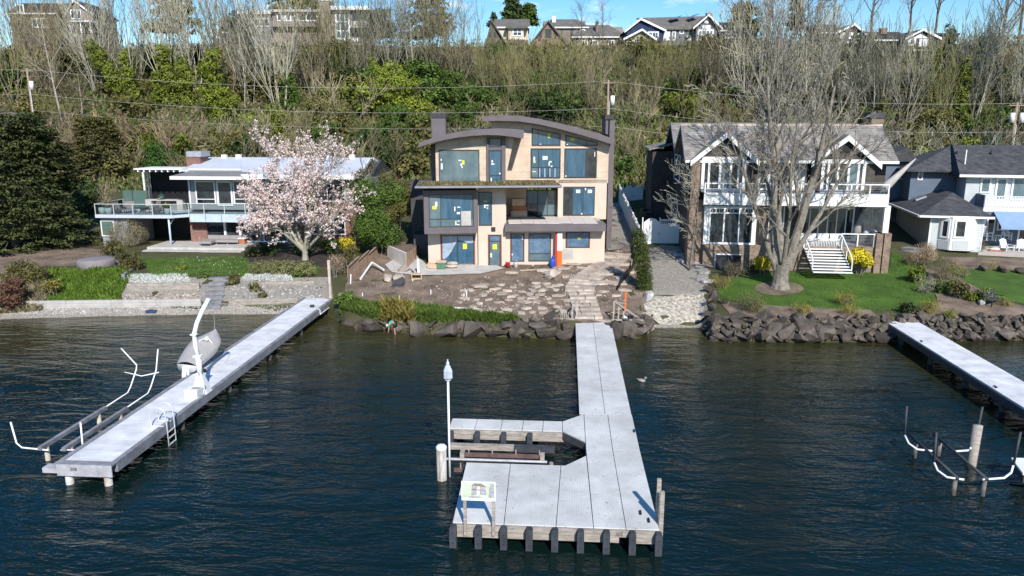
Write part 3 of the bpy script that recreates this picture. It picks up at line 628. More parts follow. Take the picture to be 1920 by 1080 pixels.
# right boat lift
T = thing('boat_lift', 'low boat lift of grey pipes with upright white-tipped guides, near the right pier', 'boat lift', (0,0,0))
for x in (15.07,16.15):
    mb = MB(); mb.tube([(x,27.35,.75),(x,31.6,.75)], .06, 8); part('rail', mb, M['dark'], T, True)
def guide(pts):
    mb = MB(); mb.tube(pts[:4], .042, 8); g = part('guide_pipe', mb, M['white'], T, True)
    mb = MB(); mb.tube(pts[3:], .048, 8); part('sleeve', mb, M['rubber'], g, True)
guide([(15.3,29.9,.72),(14.75,30.0,.72),(14.52,30.3,.85),(14.45,30.6,1.1),(14.45,30.7,2.35)])
guide([(15.3,27.35,.72),(14.75,27.5,.72),(14.52,27.8,.85),(14.45,28,1.1),(14.45,28.1,2.3)])
guide([(16.1,29.9,.72),(16.8,30.05,.72),(17.2,30.35,.85),(17.3,30.5,1.1),(17.5,30.7,2.4)])
guide([(16.0,27.4,.72),(16.9,27.6,.72),(17.25,27.8,.85),(17.38,27.95,1.1),(17.55,28.1,2.4)])
for x,y in ((15.07,27.5),(16.15,27.5),(15.07,30.8),(16.15,31.0)): pile(T, x, y, .7, .08, M['pile'], 'post')
T = thing('mooring_pile', 'leaning grey wooden pile beside the right boat lift', 'piling', (17.05,30.2,0))
mb = MB(); mb.tube([(0,0,-1.5),(.05,0,0),(.15,.1,1.75)], .19, 12); part('trunk', mb, M['oldwood'], T, True)
# duck
T = thing('duck', 'small grey and white duck floating on the open water', 'duck', G(1203,715,0.02), R(-20))
mb = MB(); mb.ellip((0,0,.05),(.21,.11,.10),12,8); mb.tube([(.13,0,.10),(.18,0,.18),(.20,0,.24)],[.05,.04,.045],8); mb.ellip((.21,0,.25),(.06,.05,.05),10,6); mb.tube([(-.16,0,.09),(-.27,0,.13)],[.05,.01],6)
part('body', mb, mat('duck_feathers', (.52,.51,.50), .8, .5, 12, col2=(.12,.10,.09)), T, True)
mb = MB(); mb.tube([(.255,0,.245),(.32,0,.235)],[.02,.012],6); part('beak', mb, M['leaf_gold'], T)
# blue crate at the water's edge
T = thing('float_cushion', 'flat blue plastic float lying at the waterline of the gravel beach', 'float', tuple(on(284,586)), R(6))
mb = MB(); mb.prism([(-.33,-.2),(.33,-.2),(.4,-.1),(.4,.1),(.33,.2),(-.33,.2),(-.4,.1),(-.4,-.1)], .02, .17); part('shell', mb, mat('navy_plastic', (.03,.07,.18), .5, .2, 3), T)
mb = MB(); mb.tube([(-.15,-.05,.17),(-.13,-.05,.23),(.13,-.05,.23),(.15,-.05,.17)], .02, 6); part('handle', mb, M['black'], T)
# ================================================================ HOUSES BY THE WATER
class Fr:
    """a facade frame: x along the facade, y into the house, z up"""
    def __init__(s, O, yaw, root=None, r0=None):
        s.O = Vector(O); s.yaw = yaw; s.root = root
        if r0 is None: s.loc = Vector((0,0,0)); s.rz = 0.0
        else: s.loc = Matrix.Rotation(-r0.yaw, 3, 'Z') @ (s.O-r0.O); s.rz = yaw-r0.yaw
    def rl(s, px, py):
        m = Matrix.Rotation(-s.yaw, 3, 'Z'); return m @ (CO-s.O), m @ ray(px, py)
    def at(s, px, py, y=0.0):
        o, d = s.rl(px, py); t = (y-o.y)/d.y; q = o+d*t; return q.x, q.z
    def atx(s, px, py, x):
        o, d = s.rl(px, py); t = (x-o.x)/d.x; q = o+d*t; return q.y, q.z
    def atz(s, px, py, z):
        o, d = s.rl(px, py); t = (z-o.z)/d.z; q = o+d*t; return q.x, q.y
    def W(s, x, y, z): return s.O+Matrix.Rotation(s.yaw, 3, 'Z') @ Vector((x, y, z))
    def rect(s, x0, y0, x1, y1, d):
        ym = (y0+y1)/2; xm = (x0+x1)/2
        return s.at(x0, ym, d)[0], s.at(x1, ym, d)[0], s.at(xm, y1, d)[1], s.at(xm, y0, d)[1]
    def part(s, name, mb, m, parent=None, smooth=False):
        return part(name, mb, m, parent or s.root, smooth, s.loc, s.rz) if parent is None else part(name, mb, m, parent, smooth)
    def box(s, name, m, x0, x1, y0, y1, z0, z1, parent=None):
        mb = MB(); mb.box(x0,x1,y0,y1,z0,z1); return s.part(name, mb, m, parent)
    def pbox(s, name, m, px0, py0, px1, py1, y, d, parent=None, ext=None):
        """box whose front face at depth y fills a measured rectangle"""
        x0, x1, z0, z1 = s.rect(px0, py0, px1, py1, y)
        if ext is not None: z0 = ext
        return s.box(name, m, x0, x1, y, y+d, z0, z1, parent)
    def window(s, px0, py0, px1, py1, y, vs=(), hs=(), gl='dark_glass', fr='white', fw=.08, pr=.06, loc=None, name='window', top=None):
        """frame ring with bars; each light is a pane of its own. vs / hs: bar positions as fractions. top: heights (left,right) for a raked head"""
        x0, x1, z0, z1 = loc if loc else s.rect(px0, py0, px1, py1, y)
        w_, h_ = x1-x0, z1-z0; mb = MB()
        zt = (lambda x: z1) if top is None else (lambda x: z1+(top[0]*(x1-x)+top[1]*(x-x0))/(x1-x0))
        def pc(a, b, c, d):   # piece of frame a..b in x, c..d in z (callables allowed)
            f = lambda v, x: v(x) if callable(v) else v
            mb.hexa([(a,y-pr,f(c,a)),(b,y-pr,f(c,b)),(b,y+.02,f(c,b)),(a,y+.02,f(c,a))], [(a,y-pr,f(d,a)),(b,y-pr,f(d,b)),(b,y+.02,f(d,b)),(a,y+.02,f(d,a))])
        pc(x0,x1,z0,z0+fw); pc(x0,x1,lambda x: zt(x)-fw,zt)
        pc(x0,x0+fw,z0+fw,lambda x: zt(x)-fw); pc(x1-fw,x1,z0+fw,lambda x: zt(x)-fw)
        vx = [x0+fw*.5]+[x0+w_*v for v in vs]+[x1-fw*.5]; hz = [z0+fw*.5]+[z0+h_*h for h in hs]
        o = s.part(name, mb, M[fr])
        bars = MB(); mbm = mb; mb = bars
        for v in vs: pc(x0+w_*v-fw*.35, x0+w_*v+fw*.35, z0+fw, lambda x: zt(x)-fw)
        for h in hs:
            ed = [x0+fw]+[q for v in vs for q in (x0+w_*v-fw*.35, x0+w_*v+fw*.35)]+[x1-fw]
            for a,b in zip(ed[::2], ed[1::2]): pc(a, b, z0+h_*h-fw*.3, z0+h_*h+fw*.3)
        if bars.v: part('mullion', bars, M[fr], o, kind='stuff' if len(bars.f) > 6 else None)
        gls = gl if isinstance(gl, (list, tuple)) else [gl]; k = 0
        for i in range(len(vx)-1):
            for j in range(len(hz)):
                lo = hz[j]; hi = hz[j+1] if j+1 < len(hz) else None
                a, b = vx[i], vx[i+1]; mb = MB(); q = y-pr*.35
                ta = hi if hi is not None else zt(a)-fw*.5; tb = hi if hi is not None else zt(b)-fw*.5
                mb.hexa([(a,q,lo),(b,q,lo),(b,q+.012,lo),(a,q+.012,lo)], [(a,q,ta),(b,q,tb),(b,q+.012,tb),(a,q+.012,ta)])
                part('pane', mb, M[gls[k % len(gls)]], o); k += 1
        o['_r'] = (x0, x1, z0, z1, y-pr*.35)
        return o
def stick(o, items):
    """stickers on a window: (fx, fz, width, height, material) with the centre as a fraction of the window"""
    x0, x1, z0, z1, y = o['_r']
    for fx_, fz, w_, h_, m in items:
        cx = x0+(x1-x0)*fx_; cz = z0+(z1-z0)*fz; mb = MB()
        mb.box(cx-w_/2, cx+w_/2, y-.008, y-.002, cz-h_/2, cz+h_/2); part('sticker', mb, M[m], o)
def boards(f, wall, x0, x1, y, z0, z1, step, m, name='siding_board', clip=None, th=.02):
    """horizontal siding boards, each lapping the one below; clip(z) -> (x0, x1)"""
    z = z0
    while z < z1-.02:
        zt = min(z+step, z1); a, b = clip((z+zt)/2) if clip else (x0, x1)
        if b-a > .1:
            mb = MB(); mb.hexa([(a,y-th,z),(b,y-th,z),(b,y,z),(a,y,z)], [(a,y-th*.35,zt-.006),(b,y-th*.35,zt-.006),(b,y,zt-.006),(a,y,zt-.006)])
            part(name, mb, M[m], wall)
        z = zt
def arc(f, pts, y): return [f.at(p[0], p[1], y) for p in pts]
def z1px(l): return [(a/4+760, b/4+190) for a, b in l]
# ---------------------------------------------------------------- the new house
rt = thing('new_house', 'unfinished three-storey beige house with curved dark roofs and stickered windows', 'house', G(920,499,2.35), R(5.6))
N = Fr(G(920,499,2.35), R(5.6), rt)
def new_house():
    f = N; x_ = lambda px, py, y: f.at(px, py, y)[0]; z_ = lambda px, py, y: f.at(px, py, y)[1]
    # ground floor
    xl = x_(803,470,.35); xr = x_(1134,450,.3); zs = z_(920,349,0); zb = z_(1040,428,0)
    f.box('wall', M['cream'], xl, x_(897,470,0), .35, 9, -.5, z_(850,430,.35))
    f.box('wall', M['cream'], x_(897,470,0), x_(948,470,0), 0, 9, -.5, zs-.03)
    f.box('wall', M['cream'], x_(948,470,0)+.003, xr, .3, 9, -.5, zb-.05)
    w_ = f.window(828,441,889,501.5,.34,(.5,),(),['film','film'],'frame',.07); stick(w_, [(.72,.66,.34,.45,'yellow')])
    wr = MB(); x0,x1,z0,z1,y = w_['_r']     # torn plastic sheet across the slider
    k = 10
    for i in range(k):
        a0 = i/k; a1 = (i+1)/k
        lo = lambda a: .25+.55*min(1,(a/.45)**2) if a < .45 else .80-.05*math.sin(a*9)
        wv = lambda a, b: -.02-.02*math.sin(a*19+b*7)
        wr.add([(x0+(x1-x0)*a0,y+wv(a0,0),z0+(z1-z0)*lo(a0)),(x0+(x1-x0)*a1,y+wv(a1,0),z0+(z1-z0)*lo(a1)),(x0+(x1-x0)*a1,y+wv(a1,1),z1),(x0+(x1-x0)*a0,y+wv(a0,1),z1)],[(0,1,2,3)])
    part('plastic_sheet', wr, mat('plastic_sheet', (.40,.47,.56), .22, .35, 2.2, .8, 3, spec=.6, col2=(.24,.31,.40)), w_, True)
    d = f.window(916.5,440,939,499,-.005,(),(.80,),['film2','wrap'],'frame',.09,name='door'); stick(d, [(.5,.62,.36,.42,'yellow'),(.2,.35,.12,.35,'white')])
    w_ = f.window(958,438,982,490,.29,(),(),'wrap','frame',.06); stick(w_, [(.9,.85,.1,.3,'white'),(.1,.25,.1,.12,'white')])
    w_ = f.window(991,437.5,1033,489.5,.29,(),(.28,),['film2','wrap'],'frame',.06)
    w_ = f.window(1062,435,1105,464,.29,(),(),'wrap','frame',.06); stick(w_, [(.55,.6,.26,.16,'yellow')])
    RB = mat('rust_red_flashing', (.36,.10,.08), .7, .2, 3)      # red flashing round the openings
    for (a,b,c,e) in ((826,439,828,503),(889,439,891,503),(914.8,439,916.4,500),(939.2,439,940.8,500),(956.5,437,957.9,491),(982,437,983.4,491),(1060.6,435,1062,465),(1105,435,1106.4,465)):
        f.pbox('flashing', RB, a, b, c, e, .27 if a > 945 else (-.02 if a > 900 else .33), .03)
    v = f.pbox('vent', M['dark'], 921,426,929,434, -.06, .06)
    mb = MB(); x0,x1,z0,z1 = f.rect(921,426,929,434,-.06)
    for k in range(4): mb.box(x0+.03,x1-.03,-.075,-.061,z0+.04+k*.085,z0+.075+k*.085)
    o = part('slat', mb, M['black'], v); o['kind'] = 'stuff'
    f.pbox('wall_patch', M['concrete'], 1053,467,1075,486, .28, .02)
    # bay of dark metal, turned slightly towards the left neighbour
    B = Fr(f.W(x_(796,400,-1.25), -1.25, 0), f.yaw+R(7.5), rt, f)
    bx = lambda px, py: B.at(px, py, 0)
    X0, Z0 = bx(796,439); X1, _ = bx(896,435); _, Z1 = bx(840,357)
    wx0, wx1, wz0, wz1 = B.rect(804,364,888,426,0)
    for nm,a,b,c,e in (('panel',X0,X1,Z0,wz0),('panel',X0,X1,wz1,Z1),('panel',X0,wx0,wz0,wz1),('panel',wx1,X1,wz0,wz1)):
        B.box(nm, M['steel'], a, b, 0, 1.6, c, e)
    w_ = B.window(804,364,888,426,.10,(.265,),(.25,),['film2','film2','film2','film'],'frame',.07,loc=(wx0,wx1,wz0,wz1)); 
    stick(w_, [(.13,.60,.34,.26,'yellow'),(.17,.70,.16,.40,'white'),(.58,.55,.09,.36,'white'),(.67,.60,.24,.08,'white'),(.66,.42,.26,.16,'white'),(.60,.12,.08,.34,'white'),(.65,.07,.22,.07,'white'),(.66,.18,.2,.06,'white')])
    mb = MB(); mb.box(wx0+(wx1-wx0)*.72,wx0+(wx1-wx0)*.94,.02,.06,wz0+.1,wz0+(wz1-wz0)*.48); mb2 = part('packing_panel', mb, M['concrete'], w_)
    # tall slot window in the pier
    w_ = f.window(897.5,360,922.5,422.5,-.01,(),(),'film','frame',.06); stick(w_, [(.5,.72,.28,.12,'yellow'),(.46,.58,.12,.3,'white'),(.62,.60,.26,.09,'white'),(.66,.52,.12,.10,'white')])
    # planted slab roof over the middle storey
    za = z_(840,352.5,-2.2); sl0 = f.W(x_(779,352,-2.2), -2.2, 0)
    Sf = Fr(sl0, f.yaw+R(2.6), rt, f); sx1 = Sf.at(1053,348,0)[0]
    Sf.box('slab_roof', M['steel'], 0, sx1, 0, 6.2, za-.06, za+.16); Sf.box('gutter', mat('bright_flashing', (.34,.33,.36), .4, .1, 2, metal=.3), -.05, sx1+.02, -.10, 0, za+.00, za+.13)
    mb = MB(); rr = random.Random(3)
    for _ in range(1500):
        x = rr.uniform(.25, sx1-.15); y = rr.uniform(.5, 3.4); h = rr.uniform(.08,.22); a = rr.uniform(0,6.28); q = .12
        mb.add([(x-q*math.cos(a),y-q*math.sin(a),za+.16),(x+q*math.cos(a),y+q*math.sin(a),za+.16),(x+rr.uniform(-.1,.1),y+rr.uniform(-.1,.1),za+.16+h)],[(0,1,2)])
    o = Sf.part('sedum_planting', mb, mat('sedum', (.16,.17,.05), .9, .4, 1.5, island=.4, col2=(.17,.11,.06))); o['kind'] = 'stuff'
    # recessed loggia and right-hand second-storey wall
    zf = z_(1000,404.5,4.2); yb = 5.0; zc = za+.1
    f.box('wall', M['cream'], x_(948,380,yb), x_(990,380,yb), yb, yb+3, zf, zc)
    f.box('wall', M['cream'], x_(946,380,2.5), x_(948,380,2.5), .2, yb, zf-.3, zc)
    f.window(987,356,1046.5,405,yb,(.35,.66),(.46,),['dark_glass','film','film2','film','film2','dark_glass'],'frame',.09,name='sliding_door')
    zu = z_(1090,337,4.0)
    f.box('wall', M['cream'], x_(1046,380,4.0), x_(1137,380,4.0), 4.0, 12, zf-.3, zu)
    w_ = f.window(1056,350,1115,404,3.99,(.30,.63),(),['dark_glass','film','film'],'frame',.08,name='sliding_door'); stick(w_, [(.47,.84,.36,.28,'white'),(.84,.84,.36,.28,'white'),(.70,.92,.1,.18,'white'),(.60,.06,.12,.12,'white')])
    # terrace with tiles and dark fascia
    zt0 = z_(1000,420.5,-.7); tx0 = x_(947,428,-.7); tx1 = x_(1136,428,-.7)
    f.box('balcony', M['steel'], tx0, tx1, -.7, 1.2, z_(1040,434,-.7), zt0)
    f.box('balcony_floor', M['concrete'], tx0+.2, tx1-.1, 1.2, yb, zt0-.5, zt0-.05)
    k = 7
    for i in range(k):
        a = tx0+.3+(tx1-tx0-.9)*i/k; b = tx0+.3+(tx1-tx0-.9)*(i+1)/k
        for j,(c,e) in enumerate(((-.35,1.1),(1.12,2.6),(2.62,3.9))):
            mb = MB(); mb.box(a+.01,b-.01,c+(.18 if (i*7+j)%3 == 1 and j == 0 else 0),e,zt0-.02,zt0+.04+.004*(i%2)); f.part('paving_tile', mb, mat('terrace_tile', (.66,.60,.55), .8, .08, 2) if (i,j) == (0,0) else bpy.data.materials['terrace_tile'])
    # third storey, left block
    yw = 1.6; lx0, lx1 = x_(817,310,yw), x_(946,310,yw)
    topL = arc(f, z1px([(225,318),(300,296),(400,277),(520,264),(640,259),(750,262),(820,270)]), yw)
    zb3 = za+.16
    mb = MB(); mb.prism([(lx0,zb3),(lx1,zb3)]+[(p[0],p[1]+.12) for p in reversed(topL)], yw, 9, 'y'); wl = f.part('wall', mb, M['siding'])
    def clipL(z):
        a = lx0
        for p,q in zip(topL, topL[1:]):
            if p[1] <= z <= q[1]: a = p[0]+(q[0]-p[0])*(z-p[1])/(q[1]-p[1])
        return (a, x_(913,310,yw))
    boards(f, wl, lx0, x_(913,310,yw), yw, zb3, topL[4][1], .19, 'siding', clip=clipL, th=.04)
    w_ = f.window(823,281,899,342.5,yw-.02,(),(),'film2','frame',.07); stick(w_, [(.60,.62,.20,.34,'yellow'),(.52,.68,.24,.10,'white'),(.55,.55,.12,.2,'white'),(.57,.48,.08,.18,'white'),(.07,.5,.14,.5,'white'),(.06,.7,.08,.16,'white')])
    f.box('portal', M['steel'], x_(912.5,300,1.35), x_(916,300,1.35), 1.35, 2.2, zb3, z_(930,257,1.35)); f.box('portal', M['steel'], x_(941,300,1.35), x_(948,300,1.35), 1.35, 2.2, zb3, z_(930,257,1.35))
    f.window(916,258,941,276,1.45,(),(),'film','frame',.12); w_ = f.window(916,281,941,344,1.45,(),(.24,),['film','film'],'frame',.10,name='door'); stick(w_, [(.32,.58,.26,.10,'white'),(.28,.66,.12,.2,'white'),(.84,.30,.12,.12,'white'),(.2,.12,.1,.26,'white')])
    f.box('portal', M['steel'], x_(916,278,1.4), x_(941,278,1.4), 1.4, 1.8, z_(930,281,1.4), z_(930,276,1.4))
    f.box('side_wall', M['steel'], x_(808,320,4), x_(817,320,4), 4, 8, zb3, z_(812,272,4))
    # third storey, right block
    y3 = 4.0; rx0, rx1 = x_(935,300,y3), x_(1141,300,y3)
    topR = arc(f, z1px([(640,150),(760,150),(900,158),(1050,188),(1200,224),(1350,268),(1525,318)]), y3)
    mb = MB(); mb.prism([(topR[0][0],zb3-.3),(rx1,zb3-.3)]+[(p[0],p[1]+.1) for p in reversed(topR)], y3, 12, 'y'); wl = f.part('wall', mb, M['siding'])
    def clipR(z):
        b = rx1
        for p,q in zip(topR[2:], topR[3:]):
            if q[1] <= z <= p[1]: b = p[0]+(q[0]-p[0])*(z-p[1])/(q[1]-p[1])
        return (x_(955,300,y3), b)
    boards(f, wl, rx0, rx1, y3, zb3, topR[2][1], .19, 'siding', clip=clipR, th=.04)
    t = f.at(998,252,y3)[1]-f.at(998,241,y3)[1]
    z_top = z_(1024,246,y3)
    tl = z_(998,240,y3)-z_top; tr_ = z_(1051,251,y3)-z_top
    w_ = f.window(997,246,1051,273,y3-.03,(.22,),(),['film','film'],'frame',.09,top=(tl,tr_)); stick(w_, [(.60,.75,.22,.5,'yellow'),(.30,.08,.12,.12,'white')])
    tm = z_(1090,262,y3); tl = z_(1060,253,y3)-tm; tr_ = z_(1120,266.5,y3)-tm
    w_ = f.window(1060,262,1120,273.5,y3-.03,(.66,),(),['film','film'],'frame',.08,top=(tl,tr_)); stick(w_, [(.22,1.05,.34,.26,'yellow'),(.06,.2,.1,.12,'white')])
    w_ = f.window(995,278,1051,334,y3-.03,(.26,),(.36,),['film2','film','film','film'],'frame',.09); stick(w_, [(.12,.62,.14,.5,'white'),(.14,.55,.12,.2,'yellow'),(.48,.68,.42,.30,'white'),(.66,.55,.2,.12,'white'),(.62,.48,.10,.30,'white'),(.70,.40,.14,.12,'white'),(.12,.22,.3,.06,'white')])
    x0,x1,z0,z1,y = w_['_r']
    for k in range(4): mb = MB(); mb.box(x0+(x1-x0)*(.30+.17*k),x0+(x1-x0)*(.315+.17*k),y-.010,y-.002,z0+.1,z0+(z1-z0)*.33); part('curtain_fold', mb, M['white'], w_)
    w_ = f.window(1058,278,1119,333.5,y3-.03,(.66,),(),['film','dark_glass'],'frame',.09); stick(w_, [(.05,.06,.12,.12,'white'),(.93,.80,.06,.4,'white')])
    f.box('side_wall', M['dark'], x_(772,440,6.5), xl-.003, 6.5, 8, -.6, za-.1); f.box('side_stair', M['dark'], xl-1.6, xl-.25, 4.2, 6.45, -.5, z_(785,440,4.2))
    # curved roofs
    def roof(top, bot, y0, y1, nm='roof'):
        T_ = arc(f, z1px(top), y0); B_ = arc(f, z1px(bot), y0)
        mb = MB(); n = len(T_); vs = []
        for (a, b) in zip(T_, B_): vs += [(a[0],y0,a[1]),(b[0],y0,b[1]),(a[0],y1,a[1]),(b[0],y1,b[1])]
        fs = []
        for i in range(n-1):
            p = 4*i; q = p+4
            fs += [(p,p+1,q+1,q),(p+2,q+2,q+3,p+3),(p,q,q+2,p+2),(p+1,p+3,q+3,q+1)]
        fs += [(0,2,3,1),(4*n-4,4*n-3,4*n-1,4*n-2)]
        mb.add(vs, fs); return f.part(nm, mb, M['steel']), T_
    roof([(98,310),(200,275),(300,248),(400,229),(500,215),(600,207),(700,203),(800,206),(890,215)],[(98,345),(200,312),(300,288),(400,270),(500,259),(600,253),(700,254),(800,266),(886,280)], .35, 9)
    r2, T_ = roof([(580,114),(700,105),(850,108),(1000,130),(1150,163),(1300,200),(1450,240),(1575,288)],[(580,150),(700,146),(850,150),(1000,172),(1150,206),(1300,246),(1450,290),(1558,326)], 2.9, 13)
    for k in range(5):          # solar panels clamped to the curved roof
        a = 2.2+k*1.0; i = min(int(a), 6)
        p = Vector(T_[i]); q = Vector(T_[i+1]); u = (q-p); c = p+u*(a-i); u = u.normalized(); nrm = Vector((-u.y, u.x)) if u.x > 0 else Vector((u.y,-u.x))
        A = c-u*.75+nrm*.16; Bq = c+u*.75+nrm*.16
        mb = MB(); mb.hexa([(A.x,3.6,A.y),(Bq.x,3.6,Bq.y),(Bq.x,5.2,Bq.y),(A.x,5.2,A.y)],[(A.x+nrm.x*.05,3.6,A.y+nrm.y*.05),(Bq.x+nrm.x*.05,3.6,Bq.y+nrm.y*.05),(Bq.x+nrm.x*.05,5.2,Bq.y+nrm.y*.05),(A.x+nrm.x*.05,5.2,A.y+nrm.y*.05)])
        f.part('solar_panel', mb, M['black'])
    # chimneys
    ch = f.pbox('chimney', M['steel'], 809,221,835.5,258, 7, 1.4); x0,x1,z0,z1 = f.rect(807.5,212,837,221,6.95)
    mb = MB(); mb.box(x0,x1,6.93,8.47,z0+.005,z1); part('cap', mb, M['frame'], ch)
    ch = f.box('chimney', M['steel'], x_(1140.5,330,4.6), x_(1150,330,4.6), 4.6, 7, -.3, z_(1142,224,4.6)); x0,x1,z0,z1 = f.rect(1134.5,215,1150.5,224,4.55)
    f.box('chimney', M['steel'], x_(1135.5,240,4.62), x_(1140.4,240,4.62), 4.62, 6.9, z_(1137,262,4.6), z_(1142,224,4.6))
    mb = MB(); mb.box(x0,x1,4.5,7.05,z0+.004,z1); part('cap', mb, M['frame'], ch)
new_house()
# ---------------------------------------------------------------- left house
rt2 = thing('white_roofed_house', 'low two-storey house with a white flat roof, red brick base and glass-railed deck', 'house', G(400,453,2.7), R(0.5))
Lh = Fr(G(400,453,2.7), R(0.5), rt2)
def left_house():
    f = Lh; x_ = lambda px, py, y: f.at(px, py, y)[0]; z_ = lambda px, py, y: f.at(px, py, y)[1]
    xe = x_(690,350,.5); xw = x_(352,350,.5); zd = z_(400,391,.5); ze = z_(500,337,-.8)
    GW = mat('grey_wall_paint', (.30,.30,.33), .8, .08, 2)
    BL = mat('pale_blue_trim', (.50,.58,.68), .7, .06, 2)
    f.box('wall', GW, xw, xe, .5, 11, zd-.1, ze+.05)
    f.box('wall', M['brick_red'], x_(357,430,0), x_(388,430,0), 0, 5, -.6, zd-.35)
    f.box('wall', M['brick_red'], x_(560,430,.02), xe-.02, .02, 10.9, -.6, z_(600,380,.02))
    f.box('wall', GW, x_(388,430,.4), x_(560,430,.4), .4, 5, -.6, zd-.35)
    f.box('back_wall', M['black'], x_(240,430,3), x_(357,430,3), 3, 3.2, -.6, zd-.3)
    # lower windows
    f.window(388,404,424,453,-.02+.4,(),(),'dark_glass','white',.10,.3); f.window(424,404,452,453,.38,(),(),'dark_glass','white',.10,.3); f.window(452,404,540,453,.38,(.5,),(),'dark_glass','white',.10,.3)
    f.pbox('shutter', mat('brown_shutter', (.14,.06,.05), .8, .1, 3), 359,411,386,429,-.05,.04)
    f.window(585,407,648,440,0,(.33,.66),(),'dark_glass','white',.10)
    # upper windows
    f.window(367,339,404,383,.48,(.0,),(.22,),'dark_glass','white',.11) if 0 else f.window(367,339,404,383,.48,(),(.22,),'dark_glass','white',.11)
    f.window(407,339,436,386,.48,(),(),'dark_glass','white',.16,name='door')
    f.window(438,339,500,383,.48,(.5,),(.22,),'dark_glass','white',.11); f.window(520,340,560,383,.48,(.5,),(.22,),'dark_glass','white',.11)
    f.window(572,344,648,378,.48,(.55,),(),'dark_glass','white',.11)
    f.box('downpipe', M['white'], x_(355,360,.45), x_(357,360,.45), .38, .46, zd, ze)
    # roof: white upper sheet and a darker low eave in front at the left
    yr = 6.5; zr = z_(540,295,yr)
    xa, xb = x_(360,318,.2), x_(672,333,-.9)
    mb = MB(); zeL = z_(400,319,.2)
    mb.hexa([(xa-1.2,.2,zeL-.14),(x_(452,318,.2),.2,zeL-.14),(x_(452,295,yr),yr,zr-.14),(x_(393,294,yr),yr,zr-.14)],[(xa-1.2,.2,zeL),(x_(452,318,.2),.2,zeL),(x_(452,295,yr),yr,zr),(x_(393,294,yr),yr,zr)])
    f.part('roof', mb, M['membrane'])
    mb = MB(); zl = z_(400,331,-1.0)
    mb.hexa([(x_(319,331,-1.0),-1.0,zl-.05),(x_(470,333,-1.0),-1.0,zl-.05),(x_(470,320,.3),.3,zeL-.25),(x_(352,320,.3),.3,zeL-.25)],[(x_(319,331,-1.0),-1.0,zl+.04),(x_(470,333,-1.0),-1.0,zl+.04),(x_(470,320,.3),.3,zeL-.16),(x_(352,320,.3),.3,zeL-.16)])
    f.part('lower_roof', mb, mat('grey_roofing', (.20,.20,.20), .9, .15, 2))
    f.pbox('gutter', M['white'], 318,331,470,337,-1.12,.1); f.pbox('roof_edge', M['white'], 353,316.5,452,319.5,.08,.1)
    mb = MB(); zE = z_(620,330,-.9)
    mb.hexa([(x_(452,330,-.9),-.9,zE-.13),(xb,-.9,zE-.13),(x_(694,297,yr),yr,zr-.13),(x_(452,296,yr)+.005,yr,zr-.13)],[(x_(452,330,-.9),-.9,zE),(xb,-.9,zE),(x_(694,297,yr),yr,zr),(x_(452,296,yr)+.005,yr,zr)])
    f.part('roof', mb, M['membrane'])
    mb = MB(); mb.hexa([(x_(393,294,yr),yr+.005,zr-.13),(x_(694,297,yr)+.3,yr+.005,zr-.13),(x_(694,297,yr)+.3,13,zr-1.6),(x_(393,294,yr),13,zr-1.6)],[(x_(393,294,yr),yr+.005,zr),(x_(694,297,yr)+.3,yr+.005,zr),(x_(694,297,yr)+.3,13,zr-1.45),(x_(393,294,yr),13,zr-1.45)])
    f.part('roof', mb, M['membrane'])
    f.pbox('fascia', M['white'], 452,327,672,336,-1.0,.09)
    xg = x_(694,297,yr)
    mb = MB(); mb.beam((xb+.05,-.95,zE-.12),(xg+.05,yr,zr-.12),.12,.28); mb2 = f.part('barge_board', mb, M['white'])
    mb = MB(); mb.beam((xg+.36,yr,zr-.12),(xg+.36,13,zr-1.55),.12,.28); f.part('barge_board', mb, M['white'])
    mb = MB(); mb.prism([(.5,ze-.2),(yr,zr-.2),(10.9,ze+.1),(10.9,ze-.3),(.5,ze-.3)], xe-.3, xe-.02, 'x'); f.part('gable_wall', mb, M['dark'])
    rr = random.Random(5)
    for px in (420,447,520,612,660):
        x, z = f.at(px, 294, yr-.5); mb = MB(); mb.box(x-.25,x+.25,yr-.6,yr-.2,z-.2,z+.12+rr.random()*.15); f.part('roof_vent', mb, M['white'])
    # chimney
    c = f.pbox('chimney', M['brick_red'], 350,294,375,312,3.0,1.8,ext=zeL-.2); x0,x1,z0,z1 = f.rect(349.5,284,376,294,2.95)
    mb = MB(); mb.box(x0,x1+.05,2.93,4.9,z0,z1); part('cap', mb, M['galv'], c)
    # deck at the left with glass railing
    yf = -2.2; dx0 = x_(178,403,yf); dx1 = x_(322,405,yf); zk = z_(250,403,yf)
    f.box('deck', M['membrane'], dx0, dx1, yf, 3.5, zk-.30, zk)
    mb = MB(); mb.prism([(dx1+.002,yf),(dx1+1.2,-1.1),(xe-6,-1.1),(xe-6,.5),(dx1+.002,3.5)], zk-.28, zk-.01); f.part('deck', mb, BL)
    f.box('deck_fascia', BL, dx1+1.2, xe-6, -1.22, -1.1, zk-.75, zk-.02)
    for k in range(5):
        a = dx1+1.2+k*1.55; mb = MB(); mb.box(a,a+.06,-1.26,-1.222,zk-.75,zk); f.part('deck_seam', mb, GW)
    f.box('lower_wall', GW, dx0+.2, x_(240,430,-1.7), -1.7, 2.8, -.6, zk-.3)
    f.window(190,413,215,443,-1.72,(),(),'glass_green','white',.10)
    for px in (317,):
        x = x_(px,430,yf+.15); mb = MB(); mb.cyl(x, yf+.25, -.6, zk-.3, .09, 10); f.part('post', mb, BL, None, True)
    mb = MB(); x = x_(317,430,yf+.15); mb.beam((x,yf+.3,zk-1.0),(x,yf+1.4,zk-.32),.08,.08); f.part('brace', mb, BL)
